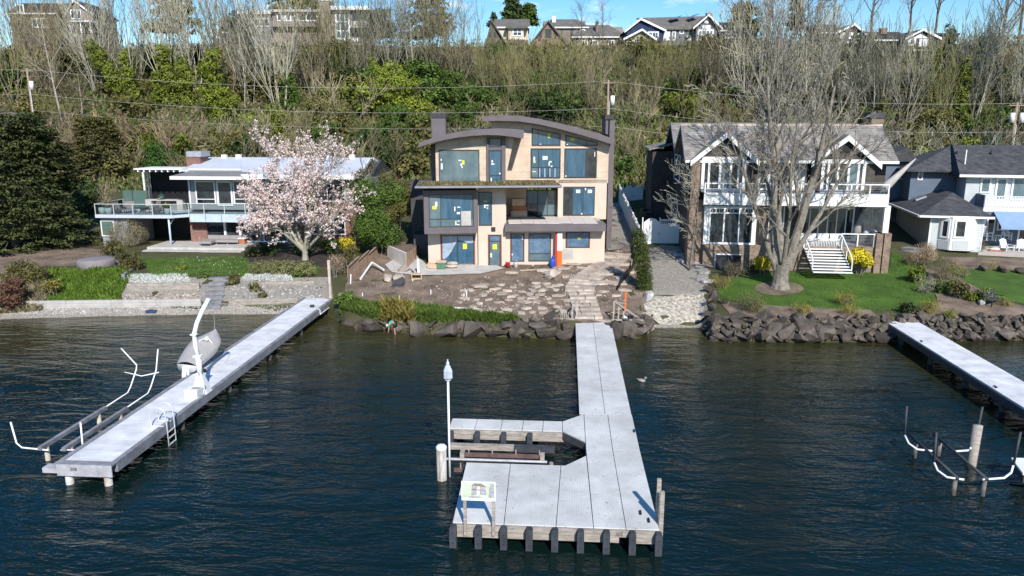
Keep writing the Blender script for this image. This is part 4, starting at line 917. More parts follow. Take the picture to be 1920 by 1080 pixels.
    pts = [(dx0+.05,2.5),(dx0+.05,yf+.05),(x_(212,390,yf),yf+.05),(x_(248,390,yf),yf+.05),(x_(285,390,yf),yf+.05),(dx1-.05,yf+.05),(dx1+1.1,-1.05),(dx1+2.6,-1.05),(dx1+4.6,-1.05),(dx1+6.6,-1.05),(dx1+8.6,-1.05)]
    for i,(x,y) in enumerate(pts):
        mb = MB(); mb.box(x-.03,x+.03,y-.03,y+.03,zk-.25,zk+1.02); f.part('rail_post', mb, M['alu'])
        if i:
            X, Y = pts[i-1]; mb = MB(); mb.beam((X,Y,zk+1.0),(x,y,zk+1.0),.05,.05); f.part('top_rail', mb, M['alu'])
            mb = MB(); mb.beam((X,Y,zk+.5),(x,y,zk+.5),.012,.92); f.part('glass_panel', mb, M['glass_clear'])
    for (a,b) in ((x_(228,350,2.6),x_(246,350,2.6)),(x_(247,350,2.6),x_(273,350,2.6))):
        f.box('privacy_screen', M['glass_green'], a+.03, b-.03, 2.6, 2.64, zk+.1, z_(250,357,2.6))
    # pergola roof at the far left
    yp = 3.2; zp = z_(300,318,yp); px0, px1 = x_(250,317,yp), x_(362,317,yp)
    f.box('pergola_roof', M['white'], px0, px1, yp, 6.5, zp-.02, zp+.1)
    for k in range(10):
        x = px0+.4+k*(px1-px0-.6)/9; mb = MB(); mb.box(x-.06,x+.06,yp+.05,6.4,zp-.24,zp-.021); f.part('rafter', mb, M['white'])
    for px in (270,279):
        x = x_(px,340,yp+.4+(px-270)*.25); y = yp+.4+(px-270)*.25; mb = MB(); mb.box(x-.08,x+.08,y-.08,y+.08,zk,zp-.25); f.part('post', mb, M['white'])
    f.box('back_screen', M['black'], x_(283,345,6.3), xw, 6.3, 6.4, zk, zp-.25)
left_house()
def terrace():
    f = Lh; T = thing('patio', 'tan concrete patio with a low step in front of the left house', 'patio', f.O, f.yaw)
    x0 = f.at(280,465,-3)[0]; x1 = f.at(462,465,-3)[0]
    for k,(a,b,z0,z1) in enumerate(((-3.4,.35,-.8,-.02),(-4.3,-3.402,-.9,-.22))):
        n = 4
        for i in range(n):
            mb = MB(); u0 = x0+(x1-x0)*i/n; u1 = x0+(x1-x0)*(i+1)/n; mb.box(u0+.008,u1-.008,a,b,z0,z1+.003*(i%2)); part('slab', mb, M['concrete'], T)
terrace()
# ---------------------------------------------------------------- right house
rt3 = thing('brick_house', 'large dark shingled house with white trim, brick base and full-width balcony', 'house', G(1480,503,2.6), R(-2.5))
Rh = Fr(G(1480,503,2.6), R(-2.5), rt3)
def gable_front(f, ax, az, lx, lz, rx, rz, y0, y1, wallm, roofm, trim, zb):
    """projecting gable: apex and feet measured on the plane y0; runs back to y1"""
    mb = MB(); mb.prism([(lx+.35,zb),(rx-.35,zb),(rx-.35,rz+.1),(ax,az-.3),(lx+.35,lz+.1)], y0+.35, y1, 'y'); f.part('gable_wall', mb, wallm)
    for (x,z) in ((lx,lz),(rx,rz)):
        mb = MB(); mb.hexa([(x,y0,z-.02),(ax,y0,az-.02),(ax,y1,az-.02),(x,y1,z-.02)] if x < ax else [(ax,y0,az-.02),(x,y0,z-.02),(x,y1,z-.02),(ax,y1,az-.02)],
                           [(x,y0,z+.10),(ax,y0,az+.10),(ax,y1,az+.10),(x,y1,z+.10)] if x < ax else [(ax,y0,az+.10),(x,y0,z+.10),(x,y1,z+.10),(ax,y1,az+.10)]); f.part('gable_roof', mb, roofm)
        d = Vector((ax-x,0,az-z)).normalized()
        mb = MB(); mb.hexa([(x,y0-.06,z-.36),(ax,y0-.06,az-.36),(ax,y0-.002,az-.36),(x,y0-.002,z-.36)] if x < ax else [(ax,y0-.06,az-.36),(x,y0-.06,z-.36),(x,y0-.002,z-.36),(ax,y0-.002,az-.36)],
                           [(x,y0-.06,z+.06),(ax,y0-.06,az+.06),(ax,y0-.002,az+.06),(x,y0-.002,z+.06)] if x < ax else [(ax,y0-.06,az+.06),(x,y0-.06,z+.06),(x,y0-.002,z+.06),(ax,y0-.002,az+.06)]); f.part('barge_board', mb, trim)
def right_house():
    f = Rh; x_ = lambda px, py, y: f.at(px, py, y)[0]; z_ = lambda px, py, y: f.at(px, py, y)[1]
    yu = 1.8; xw = x_(1290,400,1.0); xe = x_(1660,330,yu); ze = z_(1480,300,.9)
    def solve(px, py, x):
        y, z = f.atx(px, py, x); return y, z
    yr1, zr1 = 5.0, z_(1460,236,5.0); yv = 9.5; yr2 = 14.5; zr2 = zr1+.25; yb = 21.0
    SH = M['shingle_dark']
    xp = x_(1478,420,yu); f.box('wall', SH, xw, xp, yu, 4.3, -.5, ze); f.box('wall', SH, xp+.003, xe, yu, 4.3, z_(1490,366,-.2), ze); f.box('wall', SH, xw, xe, 4.303, yb, -.5, ze)
    f.box('wall', M['brick_tan'], xw, x_(1440,430,.6), .6, yu-.003, -.8, z_(1400,376,.6))
    f.box('porch_base', M['brick_tan'], x_(1318,480,0), x_(1640,480,0), 0, .595, -.9, z_(1420,460,0))
    f.box('porch_floor', M['greywood'], x_(1440,460,.6), x_(1660,460,.6), .603, 3.9, .5, z_(1600,462,.3)-.02)
    # main roof, two ridges
    def slope(y0,z0,y1,z1,xa,xb,nm='roof'):
        mb = MB(); mb.hexa([(xa,y0,z0-.14),(xb,y0,z0-.14),(xb,y1,z1-.14),(xa,y1,z1-.14)],[(xa,y0,z0),(xb,y0,z0),(xb,y1,z1),(xa,y1,z1)]); return f.part(nm, mb, M['shingle_roof'])
    xa, xb = xw-.45, xe+.5; zv = zr1-2.2
    slope(.7,ze-.03,yr1,zr1,xa,xb); slope(yr1+.004,zr1,yv,zv,xa,xb); slope(yv+.004,zv,yr2,zr2,xa,xb); slope(yr2+.004,zr2,yb+.6,ze-.2,xa,xb)
    mb = MB(); mb.prism([(yu,ze-.05),(yr1,zr1-.15),(yv,zv-.15),(yr2,zr2-.15),(yb,ze-.05)], xw+.01, xw+.3, 'x'); f.part('gable_wall', mb, SH)
    mb = MB(); mb.prism([(yu,ze-.05),(yr1,zr1-.15),(yv,zv-.15),(yr2,zr2-.15),(yb,ze-.05)], xe-.3, xe-.01, 'x'); f.part('gable_wall', mb, SH)
    for (p,q) in (((.7,ze-.1),(yr1,zr1-.08)),((yr1,zr1-.08),(yv,zv-.08)),((yv,zv-.08),(yr2,zr2-.08)),((yr2,zr2-.08),(yb+.6,ze-.3))):
        mb = MB(); mb.beam((xa-.04,p[0],p[1]),(xa-.04,q[0],q[1]),.07,.34); f.part('barge_board', mb, mat('grey_trim', (.20,.21,.24), .7, .1, 2) if 'grey_trim' not in bpy.data.materials else bpy.data.materials['grey_trim'])
    mb = MB(); mb.tube([(xa,yr1,zr1+.03),(xb,yr1,zr1+.03)], .09, 6); f.part('ridge', mb, M['stone'])
    f.box('eave_trim', M['white'], xa, xb, .60, .70, ze-.24, ze-.03)
    # two front gables
    y0 = .35
    for (ap, l, r) in (((1364,249),(1295,303),(1424,303)),((1592,255),(1522,305),(1654,309))):
        a = f.at(*ap, y0); b = f.at(*l, y0); c = f.at(*r, y0)
        gable_front(f, a[0], a[1], b[0], b[1], c[0], c[1], y0, 4.2, SH, M['shingle_roof'], M['white'], z_(1364,362,y0))
        mb = MB(); mb.prism([(a[0]-.55,a[1]-1.25),(a[0]+.55,a[1]-1.25),(a[0],a[1]-.55)], y0+.30, y0+.349, 'y'); v = f.part('attic_vent', mb, M['black'])
    # upper french windows
    y1 = y0+.33
    f.window(1315,294,1398,359,y1,(.17,.42,.66,.84),(),['dark_glass','dark_glass','film2','dark_glass','dark_glass'],'white',.24)
    f.window(1539,299,1622,362,y1,(.16,.38,.62,.84),(),['dark_glass','dark_glass','dark_glass','film2','dark_glass'],'white',.24)
    f.window(1422,298,1530,357,yu-.02,(.15,.36,.60,.82),(),['dark_glass','white','dark_glass','white','dark_glass'],'white',.16)
    # balcony and white beam
    zk = z_(1490,363,-.2); bx0, bx1 = x_(1320,370,-.2), x_(1667,372,-.2)
    f.box('balcony', M['greywood'], bx0, bx1, -.1, yu, zk-.12, zk)
    f.box('balcony_beam', M['white'], bx0, bx1, -.2, -.102, z_(1490,386,-.2), zk)
    f.box('balcony_beam', M['white'], bx1-.12, bx1, -.09, 3.6, z_(1490,386,-.2)+.1, zk-.13); f.box('soffit', M['white'], bx0+.2, bx1-.2, -.09, 3.6, zk-.25, zk-.13)
    n = 11; zt = z_(1490,344,-.2)
    for k in range(n):
        x = bx0+.06+(bx1-bx0-.12)*k/(n-1); mb = MB(); mb.box(x-.05,x+.05,-.17,-.07,zk,zt); f.part('rail_post', mb, M['white'])
        if k:
            mb = MB(); mb.box(px_+.05,x-.05,-.165,-.075,zt-.09,zt); f.part('top_rail', mb, M['white'])
            for j in range(7):
                mb = MB(); mb.box(px_+.05,x-.05,-.126,-.114,zk+.10+j*.13,zk+.112+j*.13); f.part('cable', mb, M['galv'])
        px_ = x
    # lower bay of windows and trim
    f.box('bay_panel', M['white'], x_(1320,420,.25), x_(1418,420,.25), .25, .597, z_(1370,460,.25), z_(1370,386,.25)-.02)
    f.window(1328,388,1413,458,.24,(.34,.67),(.84,),'dark_glass','white',.15,.1)
    for k in range(3):
        w0 = x_(1330+27*k,395,.2); w1 = x_(1355+27*k,395,.2)
        for j in range(1,4):
            mb = MB(); x = w0+(w1-w0)*j/4; mb.box(x-.02,x+.02,.14,.17,z_(1370,398,.2),z_(1370,389,.2)); f.part('glazing_bar', mb, M['white'])
    mb = MB(); f.box('cellar_opening', M['white'], x_(1340,490,-.03), x_(1390,490,-.03), -.03, .0, -.5, z_(1365,476,-.03)); f.window(1341,478,1389,520,-.05,(.5,),(.5,),'dark_glass','frame',.07)
    f.window(1448,384,1470,450,yu-.03,(),(),'film','white',.1); f.window(1425,386,1442,452,yu-.03,(),(),'white','white',.08,name='door')
    # folding glass doors at the back of the porch
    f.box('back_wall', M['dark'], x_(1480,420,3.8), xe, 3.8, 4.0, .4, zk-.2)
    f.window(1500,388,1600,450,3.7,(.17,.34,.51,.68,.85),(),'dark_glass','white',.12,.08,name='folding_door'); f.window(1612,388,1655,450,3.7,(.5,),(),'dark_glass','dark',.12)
    # corner column on a brick pier
    cx0, cx1 = x_(1656,420,-.1), x_(1667,420,-.1); zp = z_(1660,437,-.1)
    f.box('column', M['white'], cx0, cx1, -.12, .3, zp, z_(1660,386,-.1))
    f.box('brick_pier', M['brick_tan'], x_(1641,470,-.2), x_(1653,470,-.2), -.25, 1.2, -1.0, z_(1650,439,-.2)); f.box('brick_pier', M['brick_tan'], x_(1656,470,-.2), x_(1669,470,-.2), -.2, 1.2, -1.0, z_(1660,438,-.2))
    # porch railing right of the stair
    ry = .05; z0, z1 = z_(1610,464,ry), z_(1610,438,ry); xs = [x_(p,450,ry) for p in (1578,1608,1639)]
    for k,x in enumerate(xs):
        mb = MB(); mb.box(x-.05,x+.05,ry-.05,ry+.05,z0,z1); f.part('rail_post', mb, M['white'])
        if k:
            mb = MB(); mb.box(xs[k-1]+.05,x-.05,ry-.045,ry+.045,z1-.08,z1); f.part('top_rail', mb, M['white'])
            for j in range(8): mb = MB(); mb.box(xs[k-1]+.05,x-.05,ry-.01,ry+.01,z0+.1+j*.11,z0+.112+j*.11); f.part('cable', mb, M['galv'])
    # stair: eight white treads with handrails
    tx0, tx1 = x_(1507,466,-.1), x_(1578,466,-.1); bx0_, bx1_ = x_(1523,509,-2.4), x_(1597,510,-2.4); zt_ = z_(1540,465,0); zb_ = z_(1560,509,-2.4)
    st = f.part('stair', MB().beam((tx0+.05,-.1,zt_-.25),(bx0_+.05,-2.35,zb_-.05),.09,.3).beam((tx1-.05,-.1,zt_-.25),(bx1_-.05,-2.35,zb_-.05),.09,.3), M['dark']); st['kind'] = 'stuff'
    for k in range(9):
        t = k/8; y = -.05-2.3*t; a = tx0+(bx0_-tx0)*t; b = tx1+(bx1_-tx1)*t; z = zt_-.02+(zb_-zt_)*t
        mb = MB(); mb.box(a,b,y-.34,y,z-.06,z); part('tread', mb, M['white'], st)
    for (a,b) in ((tx0,bx0_),(tx1,bx1_)):
        mb = MB(); mb.tube([(a,-.05,zt_),(a,-.1,zt_+.95),(b,-2.1,zb_+1.05),(b,-2.3,zb_+.8),(b,-2.3,zb_)], .05, 6); f.part('handrail', mb, M['white'])
        mb = MB(); mb.tube([((a+b)/2,-1.1,(zt_+zb_)/2),((a+b)/2,-1.1,(zt_+zb_)/2+.95)], .04, 6); f.part('handrail_post', mb, M['white'])
    # chimney
    c = f.pbox('chimney', M['brick_tan'], 1633,222,1656,258,6.5,1.6); x0,x1,z0,z1 = f.rect(1632,211,1660,222,6.45)
    mb = MB(); mb.box(x0,x1,6.42,8.2,z0+.004,z1); part('cap', mb, M['dark'], c)
    # west wall with its windows, and brick front corner
    Wf = Fr(f.W(xw, 0, 0), f.yaw-R(90), rt3, f)
    for (a,b,c_,e) in ((1222,276,1230,314),(1241,284,1249,330),(1265,289,1275,339)):
        Wf.window(a,b,c_,e,-.02,(),(.5,),'film','white',.12)
    for (a,b,c_,e) in ((1229,352,1234,391),(1236,353,1241,394),(1253,365,1259,405),(1264,371,1270,411)):
        Wf.window(a,b,c_,e,-.02,(),(.5,),'dark_glass','white',.12)
    f.box('rear_wing', SH, xw-2.0, xw, yb-5, yb+4, -.5, z_(1210,285,14)); 
    mb = MB(); mb.hexa([(xw-2.4,yb-5.4,z_(1210,283,14)),(xw,yb-5.4,z_(1210,272,14)),(xw,yb+4,z_(1210,272,14)),(xw-2.4,yb+4,z_(1210,283,14))],[(xw-2.4,yb-5.4,z_(1210,283,14)+.12),(xw,yb-5.4,z_(1210,272,14)+.12),(xw,yb+4,z_(1210,272,14)+.12),(xw-2.4,yb+4,z_(1210,283,14)+.12)]); f.part('rear_roof', mb, M['shingle_roof'])
    mb = MB(); x, z = f.at(1300,320,.55); mb.box(x_(1296,330,.5), x_(1312,330,.5), .5, .597, -.8, z_(1300,300,.5)); f.part('corner_pier', mb, M['brick_tan'])
right_house()
# ---------------------------------------------------------------- far right house
rt4 = thing('grey_house', 'blue-grey clapboard house with a bay window, blue awning and charcoal roofs', 'house', G(1790,472,3.0), R(-9))
Fh = Fr(G(1790,472,3.0), R(-9), rt4)
def far_house():
    f = Fh; x_ = lambda px, py, y: f.at(px, py, y)[0]; z_ = lambda px, py, y: f.at(px, py, y)[1]
    # front wing with hip roof
    x0, x1 = x_(1742,440,0), x_(1842,440,0); ze = z_(1790,405,-.3)
    f.box('wall', M['grey_siding'], x0, x1, 0, 12, -.8, ze)
    xa, xb = x_(1725,403,-.5), x_(1864,405,-.5); zt = z_(1787,361,4.5); xm = x_(1787,361,4.5)
    A = [(xa,-.5,ze),(xb,-.5,ze),(xb,13,ze),(xa,13,ze)]; Rg = [(xm,4.5,zt),(xm,13,zt)]
    rf = MB(); rf.add(A+Rg+[(p[0],p[1],p[2]-.12) for p in A], [(0,1,4),(1,2,5,4),(2,3,5),(3,0,4,5),(0,6,7,1),(1,7,8,2),(2,8,9,3),(3,9,6,0),(6,9,8,7)]); f.part('roof', rf, M['asphalt_roof'])
    f.box('gutter', M['white'], xa-.05, xb+.05, -.62, -.505, ze-.16, ze+.02)
    mb = MB(); mb.box(xa-.13,xa-.005,-.5,13,ze-.16,ze+.02); f.part('gutter', mb, M['white'])
    for k in (0,1):
        p = [(xa+1.4,6.3+k*1.7),(xa+2.3,6.3+k*1.7)]; s_ = (zt-ze)/(xm-xa)
        mb = MB(); mb.hexa([(p[0][0],p[0][1],ze+1.4*s_+.02),(p[1][0],p[0][1],ze+2.3*s_+.02),(p[1][0],p[0][1]+.5,ze+2.3*s_+.02),(p[0][0],p[0][1]+.5,ze+1.4*s_+.02)],[(p[0][0],p[0][1],ze+1.4*s_+.15),(p[1][0],p[0][1],ze+2.3*s_+.15),(p[1][0],p[0][1]+.5,ze+2.3*s_+.15),(p[0][0],p[0][1]+.5,ze+1.4*s_+.15)]); f.part('skylight', mb, M['galv'])
    for x in (x0,x1): f.box('corner_board', M['white'], x-.04, x+.10 if x == x0 else x+.04, -.03, .12, -.6, ze-.17)
    # bay window, three sides
    b0, b1 = x_(1757,440,0), x_(1830,440,0); c0, c1 = x_(1783,440,-.8), x_(1822,440,-.8); zb = z_(1800,470,-.8); zt2 = z_(1800,407,-.8)
    mb = MB(); mb.prism([(b0,-.002),(c0,-.8),(c1,-.8),(b1,-.002)], zb, zt2); f.part('bay', mb, M['white'])
    f.window(1789,412,1813,447,-.81,(),(),'dark_glass','white',.16)
    a = math.atan2(.8,(c0-b0)); Bf = Fr(f.W(b0,0,0), f.yaw-a, rt4, f); ln = math.hypot(c0-b0,.8)
    Bf.window(0,0,0,0,-.01,(),(),'dark_glass','white',.16,loc=(ln*.22,ln*.86,z_(1770,446,-.4),z_(1770,411,-.4)))
    f.pbox('bay_panel', M['grey_siding'], 1786,451,1816,468,-.83,.02)
    mb = MB(); Bf.box('bay_panel', M['grey_siding'], ln*.15, ln*.9, -.03, -.01, z_(1770,467,-.4), z_(1770,450,-.4))
    # upper storey block behind
    yu = 5.5; ux0, ux1 = x_(1812,340,yu), x_(2080,340,yu); zu = z_(1900,329,yu-.6); zl = z_(1890,392,yu)
    f.box('wall', M['grey_siding'], ux0, ux1, yu, 16, 0, zu)
    zr = z_(1850,272,11); 
    mb = MB(); Q = [(ux0-.8,yu-.6,zu),(ux1+2,yu-.6,zu),(ux1+2,17,zu),(ux0-.8,17,zu)]; mb.add(Q+[(x_(1786,273,11),11,zr),(ux1,11,zr)]+[(p[0],p[1],p[2]-.14) for p in Q], [(0,1,5,4),(1,2,5),(2,3,4,5),(3,0,4),(0,6,7,1),(1,7,8,2),(2,8,9,3),(3,9,6,0),(6,9,8,7)]); f.part('roof', mb, M['asphalt_roof'])
    f.box('gutter', M['white'], ux0-.85, ux1+2, yu-.74, yu-.605, zu-.2, zu+.03)
    f.window(1838,333,1858,362,yu-.02,(),(),'film2','white',.14); f.window(1866,333,1888,376,yu-.02,(),(),'film2','white',.16,name='door'); f.window(1896,333,1990,376,yu-.02,(.5,),(),'film2','white',.16)
    # left blue block of the upper storey
    g0, g1 = x_(1708,330,8), x_(1812,340,8); zg = z_(1760,318,8)
    f.box('wall', M['blue_siding'], g0, g1+.5, 8, 16, 1, zg)
    mb = MB(); Q = [(g0-.6,7.2,zg-.05),(g1+.4,7.2,zg-.05),(g1+.4,16,zg-.05),(g0-.6,16,zg-.05)]; mb.add(Q+[(x_(1785,274,11.5),11.5,zr-.05)]+[(p[0],p[1],p[2]-.14) for p in Q], [(0,1,4),(1,2,4),(2,3,4),(3,0,4),(0,5,6,1),(3,8,5,0),(2,7,8,3),(1,6,7,2),(5,8,7,6)]); f.part('roof', mb, M['asphalt_roof'])
    f.window(1721,314,1731,338,7.98,(),(.5,),'dark_glass','white',.12); f.window(1797,327,1811,351,7.98,(),(),'dark_glass','white',.12)
    h0, h1 = x_(1640,330,11), x_(1708,330,11)
    f.box('wall', M['blue_siding'], h0, h1, 11, 18, 1, z_(1690,305,11)); f.window(1683,319,1696,336,10.98,(),(.5,),'dark_glass','white',.12)
    mb = MB(); q = z_(1690,303,10.5); mb.prism([(h0-.5,q),(h1+.5,q),((h0+h1)/2+1,z_(1710,276,10.5))], 10.4, 18, 'y'); f.part('roof', mb, M['asphalt_roof'])
    # upper balcony
    zk = z_(1880,390,3.4); kx0, kx1 = x_(1844,390,3.4), x_(2050,390,3.4)
    f.box('balcony', M['white'], kx0, kx1, 3.4, yu, zk-.35, zk); f.box('balcony_side', M['blue_siding'], kx0-.02, kx0+.06, 3.42, yu, zk, zk+1.1)
    zt3 = zk+1.05; f.box('top_rail', M['white'], kx0+.06, kx1, 3.42, 3.5, zt3-.08, zt3)
    n = 40
    for k in range(n): mb = MB(); x = kx0+.1+(kx1-kx0-.2)*k/(n-1); mb.box(x-.03,x+.03,3.44,3.48,zk,zt3-.08); f.part('baluster', mb, M['white'])
    # ground storey under awning
    f.box('wall', M['blue_siding'], x1+.003, x_(2050,440,3), 3, 6, -.5, zk-.35)
    f.window(1850,405,1866,438,2.98,(),(),'dark_glass','white',.12); f.window(1870,405,1885,432,2.98,(),(),'dark_glass','white',.12); f.window(1908,420,1990,455,2.98,(.5,),(),'dark_glass','white',.14)
    ax0, ax1 = x_(1864,396,2.8), x_(2060,396,2.8); az = z_(1890,397,2.8); fz = z_(1890,425,.8)
    mb = MB(); mb.hexa([(ax0,.8,fz-.04),(ax1,.8,fz-.04),(ax1,2.9,az-.04),(ax0,2.9,az-.04)],[(ax0,.8,fz),(ax1,.8,fz),(ax1,2.9,az),(ax0,2.9,az)]); aw = f.part('awning', mb, M['awning'])
    mb = MB(); mb.box(ax0,ax1,.77,.798,fz-.25,fz); part('valance', mb, M['awning'], aw)
    # low deck
    dx0, dx1 = x_(1838,475,-.6), x_(2050,480,-.6); dz = z_(1880,472,-.6)
    f.box('deck', M['concrete'], x1+.05, dx1, -.9, 2.99, dz-.16, dz); f.box('deck_skirt', mat('deck_skirt', (.45,.41,.37), .8, .1, 2), dx0-.3, dx1, -1.02, -.905, dz-.42, dz+.01)
    mb = MB(); x, z = f.at(1810,300,7); mb.cyl(x,7,z_(1810,318,7),z_(1810,281,7),.07,8); f.part('vent_pipe', mb, M['white'])
    for px in (1798,1817,1862): x, z = f.at(px,285,9); mb = MB(); mb.box(x-.15,x+.15,8.9,9.2,z-.3,z+.1); f.part('roof_vent', mb, M['dark'])
far_house()
# ================================================================ ROCKS, STONES AND YARD THINGS
def hull_rock(seed, n=15, sq=(1,.8,.7)):
    r = random.Random(seed); bm = bmesh.new()
    for _ in range(n):
        v = rv_(r); m_ = max(abs(v.x), abs(v.y), abs(v.z)); v = v*(.55+.45/m_*.8)
        bm.verts.new((v.x*sq[0]*.5, v.y*sq[1]*.5, v.z*sq[2]*.5))
    bmesh.ops.convex_hull(bm, input=bm.verts)
    for v in [v for v in bm.verts if not v.link_faces]: bm.verts.remove(v)
    bmesh.ops.bevel(bm, geom=list(bm.edges), offset=.035, segments=1, affect='EDGES', profile=.5) if 0 else None
    me = bpy.data.meshes.new('boulder'); bm.to_mesh(me); bm.free(); me.materials.append(M['rock']); return me
def rv_(r):
    while True:
        v = Vector((r.uniform(-1,1), r.uniform(-1,1), r.uniform(-1,1)))
        if .05 < v.length < 1: return v.normalized()
ROCKS = [hull_rock(200+i, 9+i%6, (1, .70+.07*(i%4), .55+.09*(i%5))) for i in range(16)]
def rock(parent, p, s, r, name='boulder', me=None, flat=1.0):
    o = link(name, me or r.choice(ROCKS), parent, p); o.rotation_euler = (r.uniform(-.6,.6), r.uniform(-.5,.5), r.uniform(0,6.28)); o.scale = (s*r.uniform(.85,1.25), s*r.uniform(.8,1.1), s*r.uniform(.75,1.1)*flat); return o
r = random.Random(17)
CW = thing('boulder_bank', 'row of big dark boulders along the dirt yard shore, left of the dock ramp', 'boulders', (0,0,0))
for (px,py,s) in [(672,622,1.2),(700,624,1.7),(738,624,2.0),(785,625,2.3),(838,626,2.4),(885,628,2.3),(930,630,1.5),(962,630,1.7),(990,632,1.4),(1030,632,2.0),(1062,634,1.5),(690,608,1.2),(722,607,1.3),(752,608,1.1),(770,612,1.3),(812,610,1.1),(860,612,1.2),(905,613,1.3),(948,614,1.4),(978,614,1.3),(1008,615,1.5),(1038,612,1.6),(1060,616,1.0),(655,612,1.0),(640,604,.9),(1018,628,1.2),(915,626,1.0),(975,626,.9),(1000,604,1.2),(1030,600,1.4),(985,602,1.0),(965,606,.9)]:
    p = on(px, py); rock(CW, (p.x, p.y, p.z+.10*s), s*.92, r)
CW2 = thing('boulder_bank', 'cluster of broken boulders between the dock ramp and the white gravel ramp', 'boulders', (0,0,0))
for (px,py,s) in [(1150,630,1.9),(1178,622,1.5),(1205,628,1.7),(1170,632,1.0),(1195,610,1.4),(1168,608,1.1),(1215,614,1.1),(1140,615,1.2),(1188,598,1.0),(1212,602,.9),(1180,634,1.1)]:
    p = on(px, py); rock(CW2, (p.x, p.y, p.z+.15*s), s, r)
RW = thing('boulder_wall', 'stacked dark boulder wall below the right lawn, from the gravel ramp to the pier', 'boulder wall', (0,0,0))
RW2 = thing('boulder_wall', 'stacked stone wall along the shore right of the plain white pier', 'boulder wall', (0,0,0))
for row in range(6):
    py = 599+row*8
    for px in np.arange(1345+(row%2)*8, 1702, 17.5):
        s = r.uniform(.5,1.05)*(1.3 if row >= 4 else 1)*(1.5 if r.random() < .12 else 1); p = on(px+r.uniform(-5,5), py+r.uniform(-2,2)); rock(RW, (p.x, p.y, p.z+.13*s+.05), s, r)
    for px in np.arange(1702+(row%2)*8+max(0,row-3)*9, 2000, 17):
        s = r.uniform(.48,1.0)*(1.15 if row >= 4 else 1)*(1.4 if r.random() < .12 else 1); p = on(px+r.uniform(-5,5), py-2+r.uniform(-2,2)); rock(RW2, (p.x, p.y, p.z+.13*s+.05), s, r)
for (px,py) in [(1332,566),(1336,580),(1330,592),(1338,604),(1342,618),(1335,556),(1328,545),(1346,630),(1330,610),(1333,628),(1338,640),(1326,620)]: p = on(px, py); rock(RW, (p.x, p.y, p.z+.1), r.uniform(.8,1.1), r)
for nm,px,py,s,lab,mt in [('boulder',1216,563,1.1,'blue-grey boulder at the left edge of the white gravel ramp','stone_grey'),('boulder',728,528,1.1,'pale round boulder in the dirt yard, left of a touching pair','stone'),('boulder',748,526,1.3,'pale round boulder in the dirt yard, right of a touching pair','stone'),
    ('boulder',757,510,1.0,'pale boulder against the foot of the white retaining wall','stone'),('boulder',1035,523,1.3,'pale upright boulder beside the stack of slabs in the dirt yard','stone'),('boulder',642,557,.6,'small cream boulder in the weeds above the pier','stone'),('boulder',1840,572,.7,'tan boulder on the soil left of the dark bench','stone_grey'),('boulder',1843,508,.9,'dark rust boulder below the white deck, left of three','rock'),('boulder',1878,511,.9,'dark rust boulder below the white deck, middle of three','rock'),('boulder',1912,513,.9,'dark rust boulder below the white deck, right of three','rock')]:
    p = on(px, py); me = hull_rock(px, 22, (1,.9,.75)); me.materials.clear(); me.materials.append(M[mt]); o = rock(None, (p.x,p.y,p.z+.22*s), s, r, nm, me); tag(o, lab, 'boulder', None, 'thing')
# ---- flagstones: pieces of the yard
def stone_poly(c, rx, ry, r, n=6, th=.09, lift=0.0, rot=0):
    mb = MB(); P_ = []
    for k in range(n):
        a = 2*math.pi*(k+r.uniform(-.28,.28))/n; q = r.uniform(.8,1.12); x, y = rx*q*math.cos(a), ry*q*math.sin(a)
        P_.append((x*math.cos(rot)-y*math.sin(rot), x*math.sin(rot)+y*math.cos(rot)))
    z = gz(c.x, c.y)+lift; mb.prism([(c.x+a, c.y+b) for a, b in P_], z-.03, z+th); return mb
def flag(c, rx, ry, parent, m='stone', **k): o = part('flagstone', stone_poly(c, rx, ry, r, **k), M[m], parent); return o
pts = []
for _ in range(4000):
    a = r.uniform(0,6.28); q = math.sqrt(r.random()); px, py = 985+128*q*math.cos(a), 562+29*q*math.sin(a)
    p = on(px, py)
    if all((p-o).length > .80 for o in pts): pts.append(p)
for p in pts[:64]: s = r.uniform(.22,.46); flag(p, s*r.uniform(.9,1.5), s*r.uniform(.6,.95), yard, rot=r.uniform(-1.2,1.2), lift=.02+.03*r.random(), n=r.choice([4,5,5,6]))
for (px,py,s) in [(900,538,.75),(870,547,.3),(960,513,.6),(1005,533,.35),(1024,533,.35),(1030,540,.35),(1050,536,.3),(1172,546,.55),(1130,548,.5),(1155,556,.4),(1122,556,.25),(1035,512,.9),(1020,508,.9),(1050,505,.8),(1075,497,.7),(1095,505,.75),(1060,520,.5),(1112,520,.4),(1082,488,.7),(1058,480,.5),(1102,478,.6),(1118,486,.6),(1132,515,1.1),(1150,508,1.2),(1133,532,1.0),(1152,533,1.0),(1163,522,.7),(1180,512,.6),(1172,498,.6),(1168,528,.6),(1120,470,.6),(1090,472,.5),(876,499,.6),(1185,488,.5)]:
    p = on(px, py); flag(p, s*1.05, s*.62, yard, rot=r.uniform(-.4,.6), lift=.03+.05*r.random(), n=5+int(r.random()*2))
